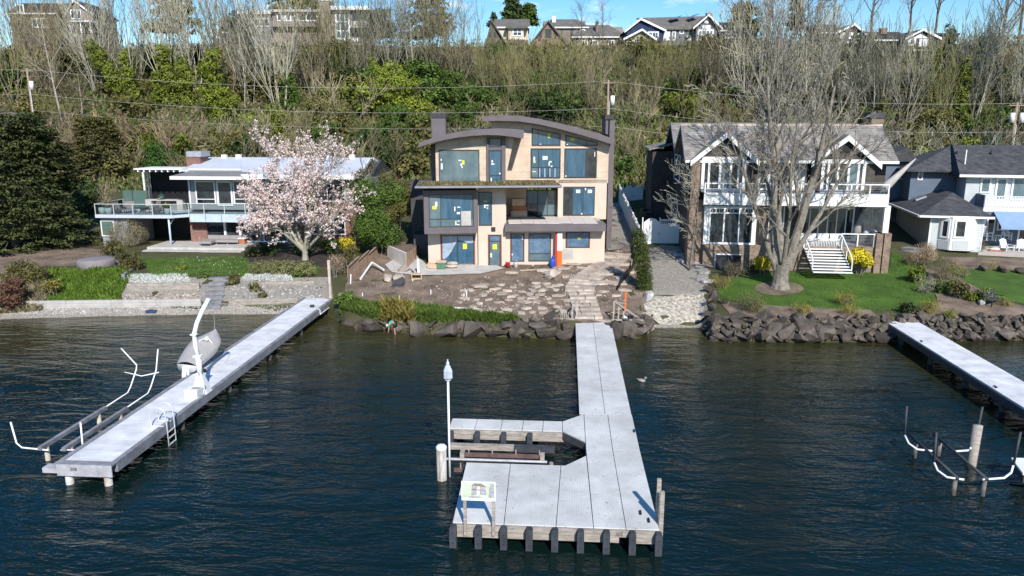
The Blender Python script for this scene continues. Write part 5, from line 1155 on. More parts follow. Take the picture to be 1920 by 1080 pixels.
# stone path from the dock to the house: irregular slabs, two or three to a row
path = [on(*q) for q in [(1104,600),(1100,585),(1093,562),(1086,545),(1094,530),(1112,515),(1132,502),(1150,490),(1160,476)]]
L_ = [0]
for a,b in zip(path, path[1:]): L_.append(L_[-1]+(b-a).length)
def along(t):
    for i in range(len(path)-1):
        if t <= L_[i+1]: return path[i].lerp(path[i+1], (t-L_[i])/(L_[i+1]-L_[i])), (path[i+1]-path[i]).normalized()
    return path[-1], (path[-1]-path[-2]).normalized()
t = 0.0
while t < L_[-1]-.3:
    st = r.uniform(.55,.95); a, da = along(t); b, db = along(min(L_[-1], t+st)); na = Vector((da.y,-da.x,0)); nb = Vector((db.y,-db.x,0))
    w_ = .98 if t < 5 else 1.15; cut = sorted(r.uniform(-.5,.5) for _ in range(r.choice([1,1,2]))); ed = [-1]+cut+[1]
    for u0,u1 in zip(ed, ed[1:]):
        g = .025; j = r.uniform(-.06,.06); mb = MB()
        q = [a+na*(u0*w_+g)+da*g, a+na*(u1*w_-g)+da*(g+j), b+nb*((u1+.08*r.uniform(-1,1) if u1 < 1 else 1)*w_-g)-db*g, b+nb*(u0*w_+g)-db*g]
        z = max(gz(v.x, v.y) for v in q)+.04; q2 = [(v.x,v.y) for v in q]
        mb.prism(q2, z-.1, z+.06+r.uniform(-.012,.012)); part('flagstone', mb, M['stone'], yard)
    t += st
# loose slabs and outcrop right of the gravel drive
for (px,py,s) in [(1262,475,.5),(1275,480,.6),(1290,486,.6),(1300,495,.7),(1312,500,.6),(1318,512,.6),(1280,492,.5),(1310,525,.6),(1325,530,.5)]:
    p = on(px,py); flag(p, s*1.1, s*.8, drive, 'stone_grey', th=.18, lift=.05)
# ---- rubble and clods over the bare dirt, pebbles on the beach
def rubble(name, area, n, s0, s1, m, seed):
    rr = random.Random(seed); V = []; F = []
    for _ in range(n):
        p = on(*area(rr)); s = rr.uniform(s0, s1)*rr.uniform(.6,1); i = len(V); a = rr.uniform(0,6.28)
        for k in range(3): V.append((p.x+s*math.cos(a+2.1*k)*rr.uniform(.6,1), p.y+s*math.sin(a+2.1*k)*rr.uniform(.6,1), p.z+.02))
        V.append((p.x+rr.uniform(-.3,.3)*s, p.y+rr.uniform(-.3,.3)*s, p.z+.03+s*rr.uniform(.4,.8))); F += [(i,i+1,i+3),(i+1,i+2,i+3),(i+2,i,i+3)]
    me = bpy.data.meshes.new(name); me.from_pydata(V, [], F); me.materials.append(m); tag(link(name, me), kind='stuff')
clod = mat('dirt_clod', (.24,.19,.15), .95, .3, 1, island=.35)
rubble('dirt_clods', lambda q: (q.uniform(670,1190), q.uniform(505,596)), 2600, .04, .16, clod, 1)
rubble('stone_rubble', lambda q: (q.gauss(1000,110), q.gauss(560,22)), 420, .05, .14, M['stone'], 2)
rubble('stone_rubble', lambda q: (q.gauss(1110,45), q.gauss(500,18)), 420, .06, .22, M['stone'], 3)
rubble('beach_pebbles', lambda q: (q.uniform(0,560), q.uniform(574,590)), 2200, .04, .12, M['stone_grey'], 4)
rubble('shore_rubble', lambda q: (q.uniform(1140,1225), q.uniform(590,630)), 500, .08, .25, M['rock'], 5)
rubble('shore_rubble', lambda q: (q.uniform(670,1065), q.uniform(598,630)), 900, .08, .28, M['rock'], 6)
rubble('shore_rubble', lambda q: (q.uniform(1345,1990), q.uniform(597,640)), 1500, .08, .28, M['rock'], 7)
# ---- retaining walls of the left garden: timbers and stones
GT = thing('timber_wall', 'weathered timber retaining wall under the white flowers, left of the garden steps', 'retaining wall', (0,0,0))
def timbers(par, p0, p1, h, rows, m='oldwood', nm='timber', seg=2):
    a, b = on(*p0), on(*p1); z0 = min(a.z, b.z)-.15
    for k in range(rows):
        for j in range(seg):
            s0 = a.lerp(b, j/seg); s1 = a.lerp(b, (j+1)/seg); z = z0+(k+.5)*h; d = (s1-s0).normalized()
            mb = MB(); mb.beam((s0.x+d.x*.01,s0.y-.03*k*0,z),(s1.x-d.x*.01,s1.y,z+.004*j), .24+.01*(k%2), h-.012); part(nm, mb, M[m], par)
timbers(GT, (240,545), (375,543), .24, 3)
GT2 = thing('timber_wall', 'low mossy timber bulkhead along the gravel beach, left of the garden steps', 'retaining wall', (0,0,0)); timbers(GT2, (40,577), (378,571), .22, 3, 'concrete', 'timber', 4)
GT3 = thing('timber_wall', 'timber bulkhead between the garden steps and the shore end of the pier', 'retaining wall', (0,0,0)); timbers(GT3, (430,574), (560,566), .24, 3, 'oldwood', 'timber', 3)
GT4 = thing('timber_wall', 'upper timber edging under the right white flowers, behind the pier end', 'retaining wall', (0,0,0)); timbers(GT4, (480,535), (590,532), .22, 2, 'oldwood', 'timber', 2)
GT5 = thing('timber_wall', 'short grey timber wall stepping down from the lawn beside the covered table', 'retaining wall', (0,0,0)); timbers(GT5, (232,528), (258,500), .25, 3, 'greywood', 'timber', 1)
GS = thing('garden_steps', 'grey timber garden steps climbing from the beach to the left lawn', 'steps', (0,0,0))
for k in range(7):
    a = on(385-k*0+2*k, 574-k*8.5); mb = MB(); mb.hexa([(a.x-.2+.1*(k%2),a.y-.15,a.z-.15),(a.x+1.25,a.y-.18,a.z-.15),(a.x+1.25,a.y+.5,a.z-.15),(a.x-.2+.1*(k%2),a.y+.5,a.z-.15)],[(a.x-.2+.1*(k%2),a.y-.15,a.z+.1),(a.x+1.25,a.y-.18,a.z+.12),(a.x+1.25,a.y+.5,a.z+.12),(a.x-.2+.1*(k%2),a.y+.5,a.z+.1)]); part('step', mb, M['greywood'], GS)
def stones(par, area, n, s0, s1, m, seed):
    rr = random.Random(seed)
    mes = []
    for i in range(6): me = hull_rock(seed+i, 11, (1,.85,.7)); me.materials.clear(); me.materials.append(M[m]); mes.append(me)
    for _ in range(n):
        px, py = area(rr); p = on(px, py); s = rr.uniform(s0, s1); rock(par, (p.x, p.y, p.z+.12*s), s, rr, 'stone', rr.choice(mes))
stones(garden, lambda q: (q.uniform(232,372), q.uniform(552,566)), 90, .22, .5, 'stone', 610)
stones(garden, lambda q: (q.uniform(432,600), q.uniform(538,564)), 150, .22, .5, 'stone_grey', 630)
# ---- fences by the yard
FB = thing('board_fence', 'brown cedar board fence along the left edge of the dirt yard', 'fence', (0,0,0))
a, b = on(653,533), on(708,478)
n = 18
for k in range(n):
    p = a.lerp(b, k/n); q = a.lerp(b, (k+.94)/n); h = 1.35-.35*(k//6)*.8; z = gz(p.x,p.y)
    d = (q-p); mb = MB(); mb.beam((p.x,p.y,z+h/2),(q.x,q.y,z+h/2),.04,h+.25); part('board', mb, M['fence_wood'], FB)
for k in range(3):
    p = a.lerp(b, k/3); q = a.lerp(b, (k+1)/3); h = 1.45-.28*k; mb = MB(); mb.beam((p.x+.08,p.y,gz(p.x,p.y)+h),(q.x+.08,q.y,gz(q.x,q.y)+h-.02),.10,.06); part('cap_rail', mb, M['fence_wood'], FB)
CWL = thing('retaining_wall', 'white concrete retaining wall with a timber return in the corner of the dirt yard', 'retaining wall', (0,0,0))
a, b, c = on(722,486), on(761,505), on(779,487); zt = b.z+1.35
a.y += .8
mb = MB(); mb.hexa([(a.x,a.y,b.z-.4),(b.x,b.y,b.z-.4),(b.x+.05,b.y+.3,b.z-.4),(a.x,a.y+.3,b.z-.4)],[(a.x,a.y,zt+.05),(b.x,b.y,zt),(b.x+.05,b.y+.3,zt),(a.x,a.y+.3,zt+.05)]); part('concrete_wall', mb, mat('white_concrete', (.66,.60,.52), .85, .1, 1.5), CWL)
k = 5
for i in range(k):
    p = b.lerp(c, (i+.08)/k); q = b.lerp(c, (i+1)/k); mb = MB(); mb.beam((p.x+.06,p.y,b.z+.55),(q.x+.06,q.y,b.z+.55),.06,1.6); part('board', mb, M['fence_wood'], CWL)
mb = MB(); mb.prism([(a.x,a.y+.305),(b.x+.02,b.y+.305),(c.x,c.y+.1),(c.x-.3,c.y+3.5),(a.x-.5,c.y+3.5)], b.z-.4, zt-.06); o = part('soil_bank', mb, M['dirt'], None); tag(o, kind='structure')
def post(px, py, h, w_, m, name, label, cat='post', tilt=(0,0)):
    p = on(px, py); mb = MB(); mb.hexa([(-w_,-w_,-.2),(w_,-w_,-.2),(w_,w_,-.2),(-w_,w_,-.2)],[(tilt[0]-w_,tilt[1]-w_,h),(tilt[0]+w_,tilt[1]-w_,h),(tilt[0]+w_,tilt[1]+w_,h),(tilt[0]-w_,tilt[1]+w_,h)]); return solo(name, mb, M[m], label, cat, p)
post(785,516,1.35,.09,'white','pipe_stub','upright white pipe at the corner of the concrete terrace','pipe')
post(620,558,2.9,.09,'stone','white_post','weathered white post standing at the shore end of the pier')
post(657,533,.8,.04,'white','pipe_stub','short white stake leaning on the end of the board fence','stake',(.08,0))
post(1172,585,1.5,.06,'orange','survey_stake','rust-orange survey stake with white tags right of the dock ramp','stake')
p = on(1173,598); mb = MB(); mb.box(-.12,.12,-.05,.05,.05,.35); solo('paper_tag', mb, M['white'], 'white tag at the foot of the orange survey stake', 'tag', p)
def bar(name, p0, p1, z0, z1, w_, h, m, label, cat):
    a, b = on(*p0), on(*p1); mb = MB(); mb.beam((a.x,a.y,a.z+z0),(b.x,b.y,b.z+z1),w_,h); return solo(name, mb, M[m], label, cat)
bar('white_pipe', (676,526),(698,503),.1,.5,.12,.12,'white','white pipe lying down the bank, left leg of an angle','pipe')
bar('white_pipe', (698,503),(720,514),.5,.35,.12,.12,'white','white pipe lying down the bank, right leg of an angle','pipe')
bar('long_board', (722,572),(820,577),.06,.06,.18,.06,'white','long pale board on the yard edge above the grass, left of two','board')
bar('long_board', (818,576),(898,581),.06,.06,.18,.06,'white','long pale board on the yard edge above the grass, right of two','board')
bar('plank', (975,508),(1018,506),.05,.05,.3,.05,'pine','short tan plank lying before the ground-floor windows','plank')
bar('plank', (768,505),(776,515),.05,.2,.08,.06,'dark','dark stick leaning beside the upright white pipe','plank')
bar('plank', (1140,590),(1165,580),.03,.1,.12,.05,'pine','thin plank lying on the soil right of the path','plank')
for i,(px,py,h) in enumerate(((808,553,.4),(875,558,.5),(870,556,.25),(680,556,.3),(774,528,.2),(749,562,.3))):
    post(px,py,h,.03,'white','marker_stake',['thin white marker stake in the dirt, below the concrete terrace','tall white marker stake left of the flagstones','short white marker stake beside the tall one','short white marker stake at the left of the yard','tiny white marker stake below the small open box','white marker stake above the long boards'][i],'stake')
p = on(781,523); mb = MB(); mb.box(-.4,.4,-.25,.25,.0,.06); mb.box(-.4,-.34,-.25,.25,.06,.4); mb.box(.34,.4,-.25,.25,.06,.4); mb.box(-.4,.4,-.25,.25,.4,.46); o = solo('wooden_box', mb, M['pine'], 'small open wooden box lying in the dirt yard', 'box', p, .2); o['kind'] = 'thing'
p = on(746,537); mb = MB(); mb.box(-.45,.45,-.3,.3,0,.1); mb.beam((-.4,.28,.1),(.45,.33,.5),.05,.5); solo('dark_crate', mb, M['dark'], 'dark slate panel propped against the pale boulders', 'panel', p)
p = on(868,560); solo('flat_stone', stone_poly(Vector((0,0,0)), .45, .25, r), M['stone'], 'pale flat stone by the white marker stakes', 'stone', (p.x,p.y,p.z-gz(0,0)))
# building materials at the house
def NW(px, py, y, dz=0): x, z = N.at(px, py, y); q = N.W(x, y, 0); return Vector((q.x, q.y, gz(q.x, q.y)+dz))
T = thing('tool_crate', 'green crate loaded with boards by the plastic-wrapped slider', 'crate', NW(828,497,-.55,.1), N.yaw)
mb = MB(); mb.box(-.35,.35,-.3,.3,0,.5); part('crate', mb, mat('green_plastic', (.10,.20,.12), .6, .2, 3), T)
for k in range(3): mb = MB(); mb.box(-.45,.4,-.28+k*.2,-.12+k*.2,.505,.6+.05*(k%2)); part('board', mb, M['pine'], T)
T = thing('lumber_pile', 'short pile of tan blocks left of the green crate', 'lumber', NW(813,500,-.4,.1), N.yaw)
for k in range(2): mb = MB(); mb.box(-.5,.5,-.2,.2,k*.2,.19+k*.2); part('block', mb, M['pine'], T)
T = thing('cement_sack', 'tan sacks heaped right of the green crate', 'sack', NW(846,500,-.5,.1), N.yaw)
for k in range(2): mb = MB(); mb.ellip((.1*k,0,.15+.22*k),(.6-.1*k,.3,.16),10,6); part('sack', mb, M['stone'], T, True)
def bucket(p, m, name, label):
    T = thing(name, label, 'bucket', p); mb = MB(); mb.lathe(0,0,[(.17,0),(.2,.4),(.215,.42)],12); part('pail', mb, M[m], T, True); mb = MB(); mb.tube([(.2*math.cos(a*.314),-.03,.38+.2*math.sin(a*.314)) for a in range(11)],.012,5); part('handle', mb, M['galv'], T)
bucket(NW(952,496,-.5,.05),'red','bucket','red bucket standing by the ground-floor window'); bucket(NW(967,496,-.55,.05),'white','bucket','white bucket right of the red one')
T = thing('debris_chute', 'orange and white debris chute hanging below the balcony to the ground', 'chute', N.W(N.at(1048,460,-.25)[0],-.25,0), N.yaw)
zt = N.at(1048,436,-.25)[1]; zb = gz(T.location.x,T.location.y)-N.O.z; zm = zb+(zt-zb)*.48
mb = MB(); mb.box(-.14,.25,-.16,.1,zm,zt); part('white_section', mb, M['white'], T); mb = MB(); mb.box(-.14,.25,-.18,.1,zb,zm-.003); part('orange_section', mb, M['orange'], T); mb = MB(); mb.box(-.3,-.145,-.12,.08,zb+.1,zt); part('red_side', mb, M['red'], T)
T.location.z = N.O.z
mb = MB(); mb.ellip((0,0,.35),(.28,.22,.5),10,7); mb.ellip((.05,-.05,.85),(.14,.12,.2),8,5); solo('tarp_bundle', mb, M['blue'], 'bundled blue tarp at the foot of the orange chute', 'tarp', NW(1036,492,-.45), N.yaw, None, True)
q = N.W(N.at(973,400,3.9)[0],3.9,N.at(973,404,4.0)[1]-.05)
for k,(w_,h,dx,lab) in enumerate(((.7,.5,0,'bottom cardboard box of a stack on the terrace'),(.62,.45,.03,'reddish middle cardboard box of a stack on the terrace'),(.55,.6,-.05,'top tan cardboard box of a stack on the terrace'))):
    mb = MB(); mb.box(-w_,w_,-.4,.4,0,h-.01); mb.box(-.06,.06,-.402,.402,h-.012,h-.008); solo('cardboard_box', mb, M['pine' if k != 1 else 'terracotta'], lab, 'box', (q.x+dx,q.y,q.z+(0,.5,.95)[k]), N.yaw, 'cardboard boxes on the terrace')
a = N.W(N.at(992,395,4.6)[0],4.6,N.at(992,398,4.6)[1]); b = N.W(N.at(1046,417,.6)[0],.6,N.at(1046,418,.6)[1]); c = a.lerp(b,.5)+Vector((0,0,-.15)); mb = MB(); mb.tube([a,c,b],.07,6); solo('drain_hose', mb, M['black'], 'thick black hose drooping across the terrace', 'hose')
# silt fence and tilted slabs by the arborvitae
T = thing('silt_fence', 'torn black silt fence sagging between the path and the arborvitae', 'fence', (0,0,0))
P_ = [on(*q) for q in [(1155,545),(1168,530),(1182,512),(1190,495),(1188,478),(1186,462)]]
for k,(a,b) in enumerate(zip(P_, P_[1:])):
    mb = MB(); h0, h1 = (.35,.9,.7,1.0,.8,.9)[k:k+2]; mb.add([(a.x,a.y,a.z-.05),(b.x,b.y,b.z-.05),(b.x+.15,b.y,b.z+h1),(a.x+.1,a.y-.1,a.z+h0),(a.x+.03,a.y,a.z-.05),(b.x+.03,b.y,b.z-.05),(b.x+.18,b.y,b.z+h1),(a.x+.13,a.y-.1,a.z+h0)], [(0,1,2,3),(7,6,5,4),(3,2,6,7)]); part('fabric', mb, M['black'], T)
    mb = MB(); mb.beam((b.x,b.y,b.z-.1),(b.x+.1,b.y,b.z+1.1),.05,.05); part('stake', mb, M['pine'], T)
# white vinyl fence, gates and bins between the houses
VF = thing('vinyl_fence', 'long white vinyl fence running back between the new house and the brick house', 'fence', (0,0,0))
def wallz(px, py, Y): q = FY(px, py, Y); return q
a = FY(1197,455,66.5); b = FY(1160,380,88); n = 8
for k in range(n):
    p = a.lerp(b, k/n); q = a.lerp(b, (k+1)/n); zp, zq = gz(p.x,p.y), gz(q.x,q.y)
    mb = MB(); mb.hexa([(p.x-.02,p.y+.05,zp-.1),(p.x+.02,p.y+.05,zp-.1),(q.x+.02,q.y-.05,zq-.1),(q.x-.02,q.y-.05,zq-.1)],[(p.x-.02,p.y+.05,zp+1.75),(p.x+.02,p.y+.05,zp+1.75),(q.x+.02,q.y-.05,zq+1.75),(q.x-.02,q.y-.05,zq+1.75)]); part('panel', mb, M['white'], VF)
    mb = MB(); mb.box(p.x-.07,p.x+.07,p.y-.06,p.y+.06,zp-.2,zp+2.05); mb.prism([(p.x-.09,p.y-.08),(p.x+.09,p.y-.08),(p.x+.09,p.y+.08),(p.x-.09,p.y+.08)],zp+2.051,zp+2.1); o = part('post', mb, M['white'], VF)
    mb = MB(); mb.beam((p.x,p.y+.07,zp+2.0),(q.x,q.y-.07,zq+2.0),.08,.07); part('top_rail', mb, M['white'], VF)
def gate(name, label, px0, pxm, px1, ytop, ybot, Y, arch_first=True):
    T = thing(name, label, 'gate', (0,0,0)); A = FY(px0, ybot, Y); Mi = FY(pxm, ybot, Y); B = FY(px1, ybot, Y); zt = FY(pxm, ytop, Y).z; zb = A.z
    w_ = Mi.x-A.x; k = 10
    poly = [(A.x+.02,zb),(Mi.x-.03,zb)]+[(A.x+.02+(w_-.05)*(1-i/k), zt-.35+.42*math.sin(math.pi*i/k)) for i in range(k+1)]
    mb = MB(); mb.prism(poly, Y-.03, Y+.03, 'y'); g = part('arched_leaf', mb, M['white'], T)
    mb = MB(); mb.tube([(A.x+.02+(w_-.05)*(1-i/k), Y-.04, zt-.36+.42*math.sin(math.pi*i/k)) for i in range(k+1)], .05, 6); part('arch_rail', mb, M['white'], g)
    mb = MB(); mb.box(Mi.x-.12,Mi.x-.06,Y-.08,Y-.035,zb+.9,zb+1.05); part('latch', mb, M['black'], g)
    mb = MB(); mb.box(Mi.x+.03,B.x-.05,Y-.03,Y+.03,zb,zt-.42); part('panel', mb, M['white'], T)
    mb = MB(); mb.box(Mi.x+.03,B.x-.05,Y-.04,Y+.04,zt-.12,zt); part('top_rail', mb, M['white'], T)
    n = 11
    for i in range(n): x = Mi.x+.08+(B.x-Mi.x-.2)*i/(n-1); mb = MB(); mb.box(x-.035,x+.035,Y-.02,Y+.02,zt-.419,zt-.121); part('lattice_slat', mb, M['white'], T)
    for x in (A.x-.06,Mi.x-.002,B.x+.02): mb = MB(); mb.box(x-.06,x+.03,Y-.07,Y+.07,zb-.2,zt+.15); part('post', mb, M['white'], T)
gate('garden_gate','near white gate with an arched leaf, bright in the sun beside the brick house',1205,1236,1275,411,458,67.5)
gate('garden_gate','far white gate in shade at the rear of the side yard',1169,1188,1204,349,383,88)
def bin_(px, py, Y, m, label):
    q = FY(px, py, Y); z = gz(q.x, Y); T = thing('wheeled_bin', label, 'bin', (q.x,Y,z), .3)
    mb = MB(); mb.hexa([(-.24,-.28,0),(.24,-.28,0),(.24,.28,0),(-.24,.28,0)],[(-.3,-.36,1.0),(.3,-.36,1.0),(.3,.36,1.0),(-.3,.36,1.0)]); part('body', mb, m, T)
    mb = MB(); mb.box(-.32,.32,-.4,.38,1.003,1.08); part('lid', mb, m, T)
    for x in (-.25,.25): mb = MB(); mb.tube([(x-.03,.3,.1),(x+.03,.3,.1)],.1,8); part('wheel', mb, M['black'], T)
bm_ = mat('bin_plastic', (.03,.05,.04), .6, .2, 3)
bin_(1208,393,78,bm_,'dark bin in the shaded side yard, farthest of three'); bin_(1213,403,76,M['dark'],'dark bin in the shaded side yard, middle of three'); bin_(1228,418,73,M['black'],'black bin in the shaded side yard, nearest of three')
# ---- person bending over in the shallows
def person():
    p = G(738,626,0.0); T = thing('person', 'person in a green shirt and dark shorts bending over in the shallows by the boulders', 'person', (p.x,p.y,0), R(0))
    sk = mat('skin', (.42,.25,.18), .6, .1, 5)
    V = [(.10,0,.78),(.02,0,.82),(-.12,0,.80),(-.26,0,.70),(-.33,0,.62),(-.40,0,.57)]   # pelvis to head, bending towards -X
    Rr = [.155,.15,.15,.16,.06,.085]
    verts = list(V); rad = list(Rr); edges = [(i,i+1) for i in range(5)]
    def chain(root, pts, rs):
        b = root
        for q, r_ in zip(pts, rs): verts.append(q); rad.append(r_); edges.append((b, len(verts)-1)); b = len(verts)-1
    chain(0, [(.12,.10,.72),(.16,.13,.36),(.20,.12,-.08),(.12,.13,-.12)], [.10,.065,.05,.045]); chain(0, [(.12,-.10,.72),(.10,-.13,.36),(.14,-.13,-.08),(.06,-.13,-.12)], [.10,.065,.05,.045])
    chain(3, [(-.26,.18,.66),(-.30,.21,.40),(-.36,.17,.18)], [.06,.045,.035]); chain(3, [(-.26,-.18,.66),(-.27,-.22,.40),(-.33,-.2,.17)], [.06,.045,.035])
    def skin(vs, es, rs, mt, nm, par):
        me = bpy.data.meshes.new(nm); me.from_pydata(vs, es, []); me.materials.append(mt); o = link(nm, me); 
        o.modifiers.new('skin','SKIN'); s_ = o.modifiers.new('sub','SUBSURF'); s_.levels = 1; s_.render_levels = 1
        for v, q in zip(me.skin_vertices[0].data, rs): v.radius = (q, q)
        me.skin_vertices[0].data[0].use_root = True; bpy.context.view_layer.update()
        dg = bpy.context.evaluated_depsgraph_get(); m2 = bpy.data.meshes.new_from_object(o.evaluated_get(dg)); bpy.data.objects.remove(o)
        o = link(nm, m2, par); m2.polygons.foreach_set('use_smooth', [True]*len(m2.polygons)); return o
    body = skin(verts, edges, rad, sk, 'body', T)
    skin([(.04,0,.82),(-.12,0,.81),(-.28,0,.70)], [(0,1),(1,2)], [.165,.172,.17], mat('green_shirt', (.03,.36,.22), .8, .15, 6), 'shirt', T)
    for s_ in (1,-1):
        mb = MB(); mb.tube([(-.26,.15*s_,.68),(-.28,.20*s_,.54)],[.085,.075],8); part('sleeve', mb, bpy.data.materials['green_shirt'], T, True)
        mb = MB(); mb.tube([(.12,.09*s_,.76),(.145-.03*(s_<0),.125*s_,.48)],[.125,.10],8); part('shorts_leg', mb, M['black'], T, True)
        for f_ in range(4): mb = MB(); x = -.36+.03*(s_<0); mb.tube([(x,.17*s_-.02+.013*f_,.19),(x-.02,.17*s_-.022+.015*f_,.10+.008*abs(f_-1)),(x-.045,.17*s_-.022+.015*f_,.06)],.008,5); part('finger', mb, sk, body)
        mb = MB(); x = -.36+.03*(s_<0); mb.tube([(x+.01,.17*s_-.03,.18),(x+.03,.17*s_-.045,.11)],.009,5); part('thumb', mb, sk, body)
    mb = MB(); mb.ellip((.11,0,.79),(.17,.175,.15),12,8); part('shorts', mb, M['black'], T, True)
    mb = MB(); mb.ellip((-.425,0,.545),(.10,.09,.115),12,8); h = part('head', mb, sk, T, True)
    mb = MB(); mb.ellip((-.405,0,.57),(.105,.098,.115),12,8); part('hair', mb, M['white'], h, True)
    for s_ in (1,-1): mb = MB(); mb.ellip((-.42,.09*s_,.54),(.02,.012,.03),6,5); part('ear', mb, sk, h); mb = MB(); mb.ellip((-.505,.03*s_,.525),(.012,.012,.012),6,5); part('eye', mb, M['black'], h)
    mb = MB(); mb.ellip((-.525,0,.51),(.02,.015,.025),6,5); part('nose', mb, sk, h); mb = MB(); mb.ellip((-.50,0,.465),(.012,.03,.008),6,5); part('mouth', mb, M['terracotta'], h)
person()
# ================================================================ FURNITURE ON DECKS AND LAWNS
def LP(px, py, y, z=None): x, zz = Lh.at(px, py, y); return Lh.W(x, y, zz if z is None else z)
zk = Lh.at(250,403,-2.2)[1]
def planter(p, r0, h, m, label, plant=None, cat='planter'):
    T = thing('planter', label, cat, p); mb = MB(); mb.lathe(0,0,[(r0*.7,0),(r0,h*.55),(r0*.95,h),(r0*.8,h),(r0*.8,h*.9)],12); part('pot', mb, M[m], T, True)
    if plant:
        V, F = leaf_cloud2(plant); link('foliage', fast_mesh2('foliage', V, F, M[plant[1]]), T)
def fast_mesh2(name, V, F, m): me = bpy.data.meshes.new(name); me.from_pydata(V, [], F); me.materials.append(m); return me
def leaf_cloud2(s_):
    rr = random.Random(3); V = []; F = []; h, _, z0, w_ = s_
    for _ in range(260):
        a = rr.uniform(0,6.28); t = rr.random(); q = rr.random()**.5*w_*(.3+.7*t); p = Vector((q*math.cos(a), q*math.sin(a), z0+t*h)); u = Vector((math.cos(a)*.3, math.sin(a)*.3, 1))*.3; e = Vector((-math.sin(a), math.cos(a), 0))*.05
        i = len(V); V += [(p-e)[:], (p+e)[:], (p+u)[:]]; F.append((i,i+1,i+2))
    return V, F
planter(LP(192,400,-1.5,zk),.32,.62,'white','round white planter, outermost at the left deck corner'); planter(LP(204,401,-1.6,zk),.32,.6,'white','round white planter with a tall bare shrub on the deck',(2.3,'twig_tan',.5,1.2))
planter(LP(314,400,-1.6,zk),.28,.6,'white','white planter with trailing yellow-green plant at the deck corner',(.35,'leaf_ivy',.45,.5))
SL = mat('grey_sling_fabric', (.22,.185,.18), .85, .1, 3)
def covered_chair(p, rz, label):
    T = thing('lounge_chair', label, 'chair', p, rz)
    mb = MB(); mb.hexa([(-.45,-.5,.3),(.45,-.5,.3),(.45,.35,.25),(-.45,.35,.25)],[(-.45,-.5,.42),(.45,-.5,.42),(.45,.35,.38),(-.45,.35,.38)]); part('seat', mb, SL, T)
    mb = MB(); mb.hexa([(-.45,.3,.35),(.45,.3,.35),(.45,.42,.35),(-.45,.42,.35)],[(-.42,.65,1.05),(.42,.65,1.05),(.42,.75,1.05),(-.42,.75,1.05)]); part('backrest', mb, SL, T)
    for x in (-.48,.42):
        mb = MB(); mb.box(x,x+.06,-.5,.5,.55,.60); part('armrest', mb, M['dark'], T)
        for y in (-.48,.42): mb = MB(); mb.box(x,x+.06,y,y+.06,0,.55); part('leg', mb, M['dark'], T)
covered_chair(LP(224,402,-1.0,zk), 1.2, 'grey lounge chair on the left deck, nearest the white planters'); covered_chair(LP(244,400,-.6,zk), .5, 'grey lounge chair on the left deck, behind the low table'); covered_chair(LP(298,402,-1.0,zk), -1.1, 'grey lounge chair on the left deck, beside the trailing planter'); covered_chair(LP(286,398,-.2,zk), -.7, 'grey lounge chair on the left deck, set back by the outdoor counter')
T = thing('fire_table', 'dark round pedestal table on the left deck', 'table', LP(268,402,-.9,zk)); mb = MB(); mb.lathe(0,0,[(.55,.5),(.6,.55),(.6,.6)],14); part('tabletop', mb, M['dark'], T); mb = MB(); mb.lathe(0,0,[(.5,0),(.45,.1),(.2,.25),(.22,.5)],14); part('pedestal', mb, M['soft_grey'], T)
T = thing('outdoor_kitchen', 'grey outdoor counter with an open shelf under the pergola', 'counter', LP(302,384,1.6,zk))
mb = MB(); mb.box(-1.6,2.2,0,.8,.95,1.05); part('worktop', mb, M['concrete'], T)
for x0,x1 in ((-1.6,-1.0),(1.6,2.2)): mb = MB(); mb.box(x0,x1,.02,.8,0,.947); part('cabinet', mb, M['concrete'], T)
mb = MB(); mb.box(-.997,1.597,.02,.8,.45,.5); part('shelf', mb, M['oldwood'], T); mb = MB(); mb.box(-.997,1.597,.75,.8,0,.447); part('back_panel', mb, M['dark'], T); mb = MB(); mb.box(-.997,1.597,.02,.3,0,.447); part('lower_cabinet', mb, M['soft_grey'], T)
T = thing('kamado_grill', 'dark green egg-shaped grill set in the outdoor counter', 'grill', LP(302,384,1.6,zk)+Vector((-.1,.4,1.053))); mb = MB(); mb.lathe(0,0,[(.36,0),(.40,.1),(.38,.25),(.25,.42),(.1,.48),(.09,.55)],14); part('dome', mb, mat('dark_green_enamel', (.03,.07,.05), .4, .1, 3), T, True); mb = MB(); mb.box(-.12,.12,-.46,-.40,.1,.14); part('handle', mb, M['pine'], T)
T = thing('outdoor_sofa', 'low grey sectional sofa on the patio under the upper deck', 'sofa', LP(418,448,-1.2), Lh.yaw); T.location.z = Lh.O.z-.02
for x0,x1,y0,y1 in ((-1.7,-.6,-1.3,.5),(-.59,.5,-.35,.5),(.51,1.6,-.35,.5)):
    mb = MB(); mb.box(x0,x1,y0,y1,.22,.42); part('seat_cushion', mb, M['soft_grey'], T); mb = MB(); mb.box(x0,x1,y0,y1,.14,.217); part('base', mb, M['dark'], T)
for k in range(3): mb = MB(); mb.box(-1.7+1.1*k,-.62+1.1*k,.503,.7,.42,.75); part('back_cushion', mb, M['soft_grey'], T)
for x,y in ((-1.65,-1.25),(-.65,-1.25),(-.55,-.3),(1.5,-.3),(.5,-.3)): mb = MB(); mb.box(x,x+.06,y,y+.06,0,.138); part('leg', mb, M['galv'], T)
T = thing('side_table', 'small terracotta cube table with a white top at the end of the grey sofa', 'table', LP(455,449,-1.0)); T.location.z = Lh.O.z-.02; mb = MB(); mb.box(-.28,.28,-.28,.28,0,.5); part('base', mb, M['terracotta'], T); mb = MB(); mb.box(-.38,.38,-.34,.34,.503,.57); part('tabletop', mb, M['white'], T)
p = on(182,503); T = thing('covered_table', 'large round table under a fitted grey cover beside the ivy bank', 'table', p)
mb = MB(); mb.lathe(0,0,[(1.35,0),(1.42,.3),(1.44,.72),(1.36,.80),(.9,.84),(.01,.85)],28)
n = 28
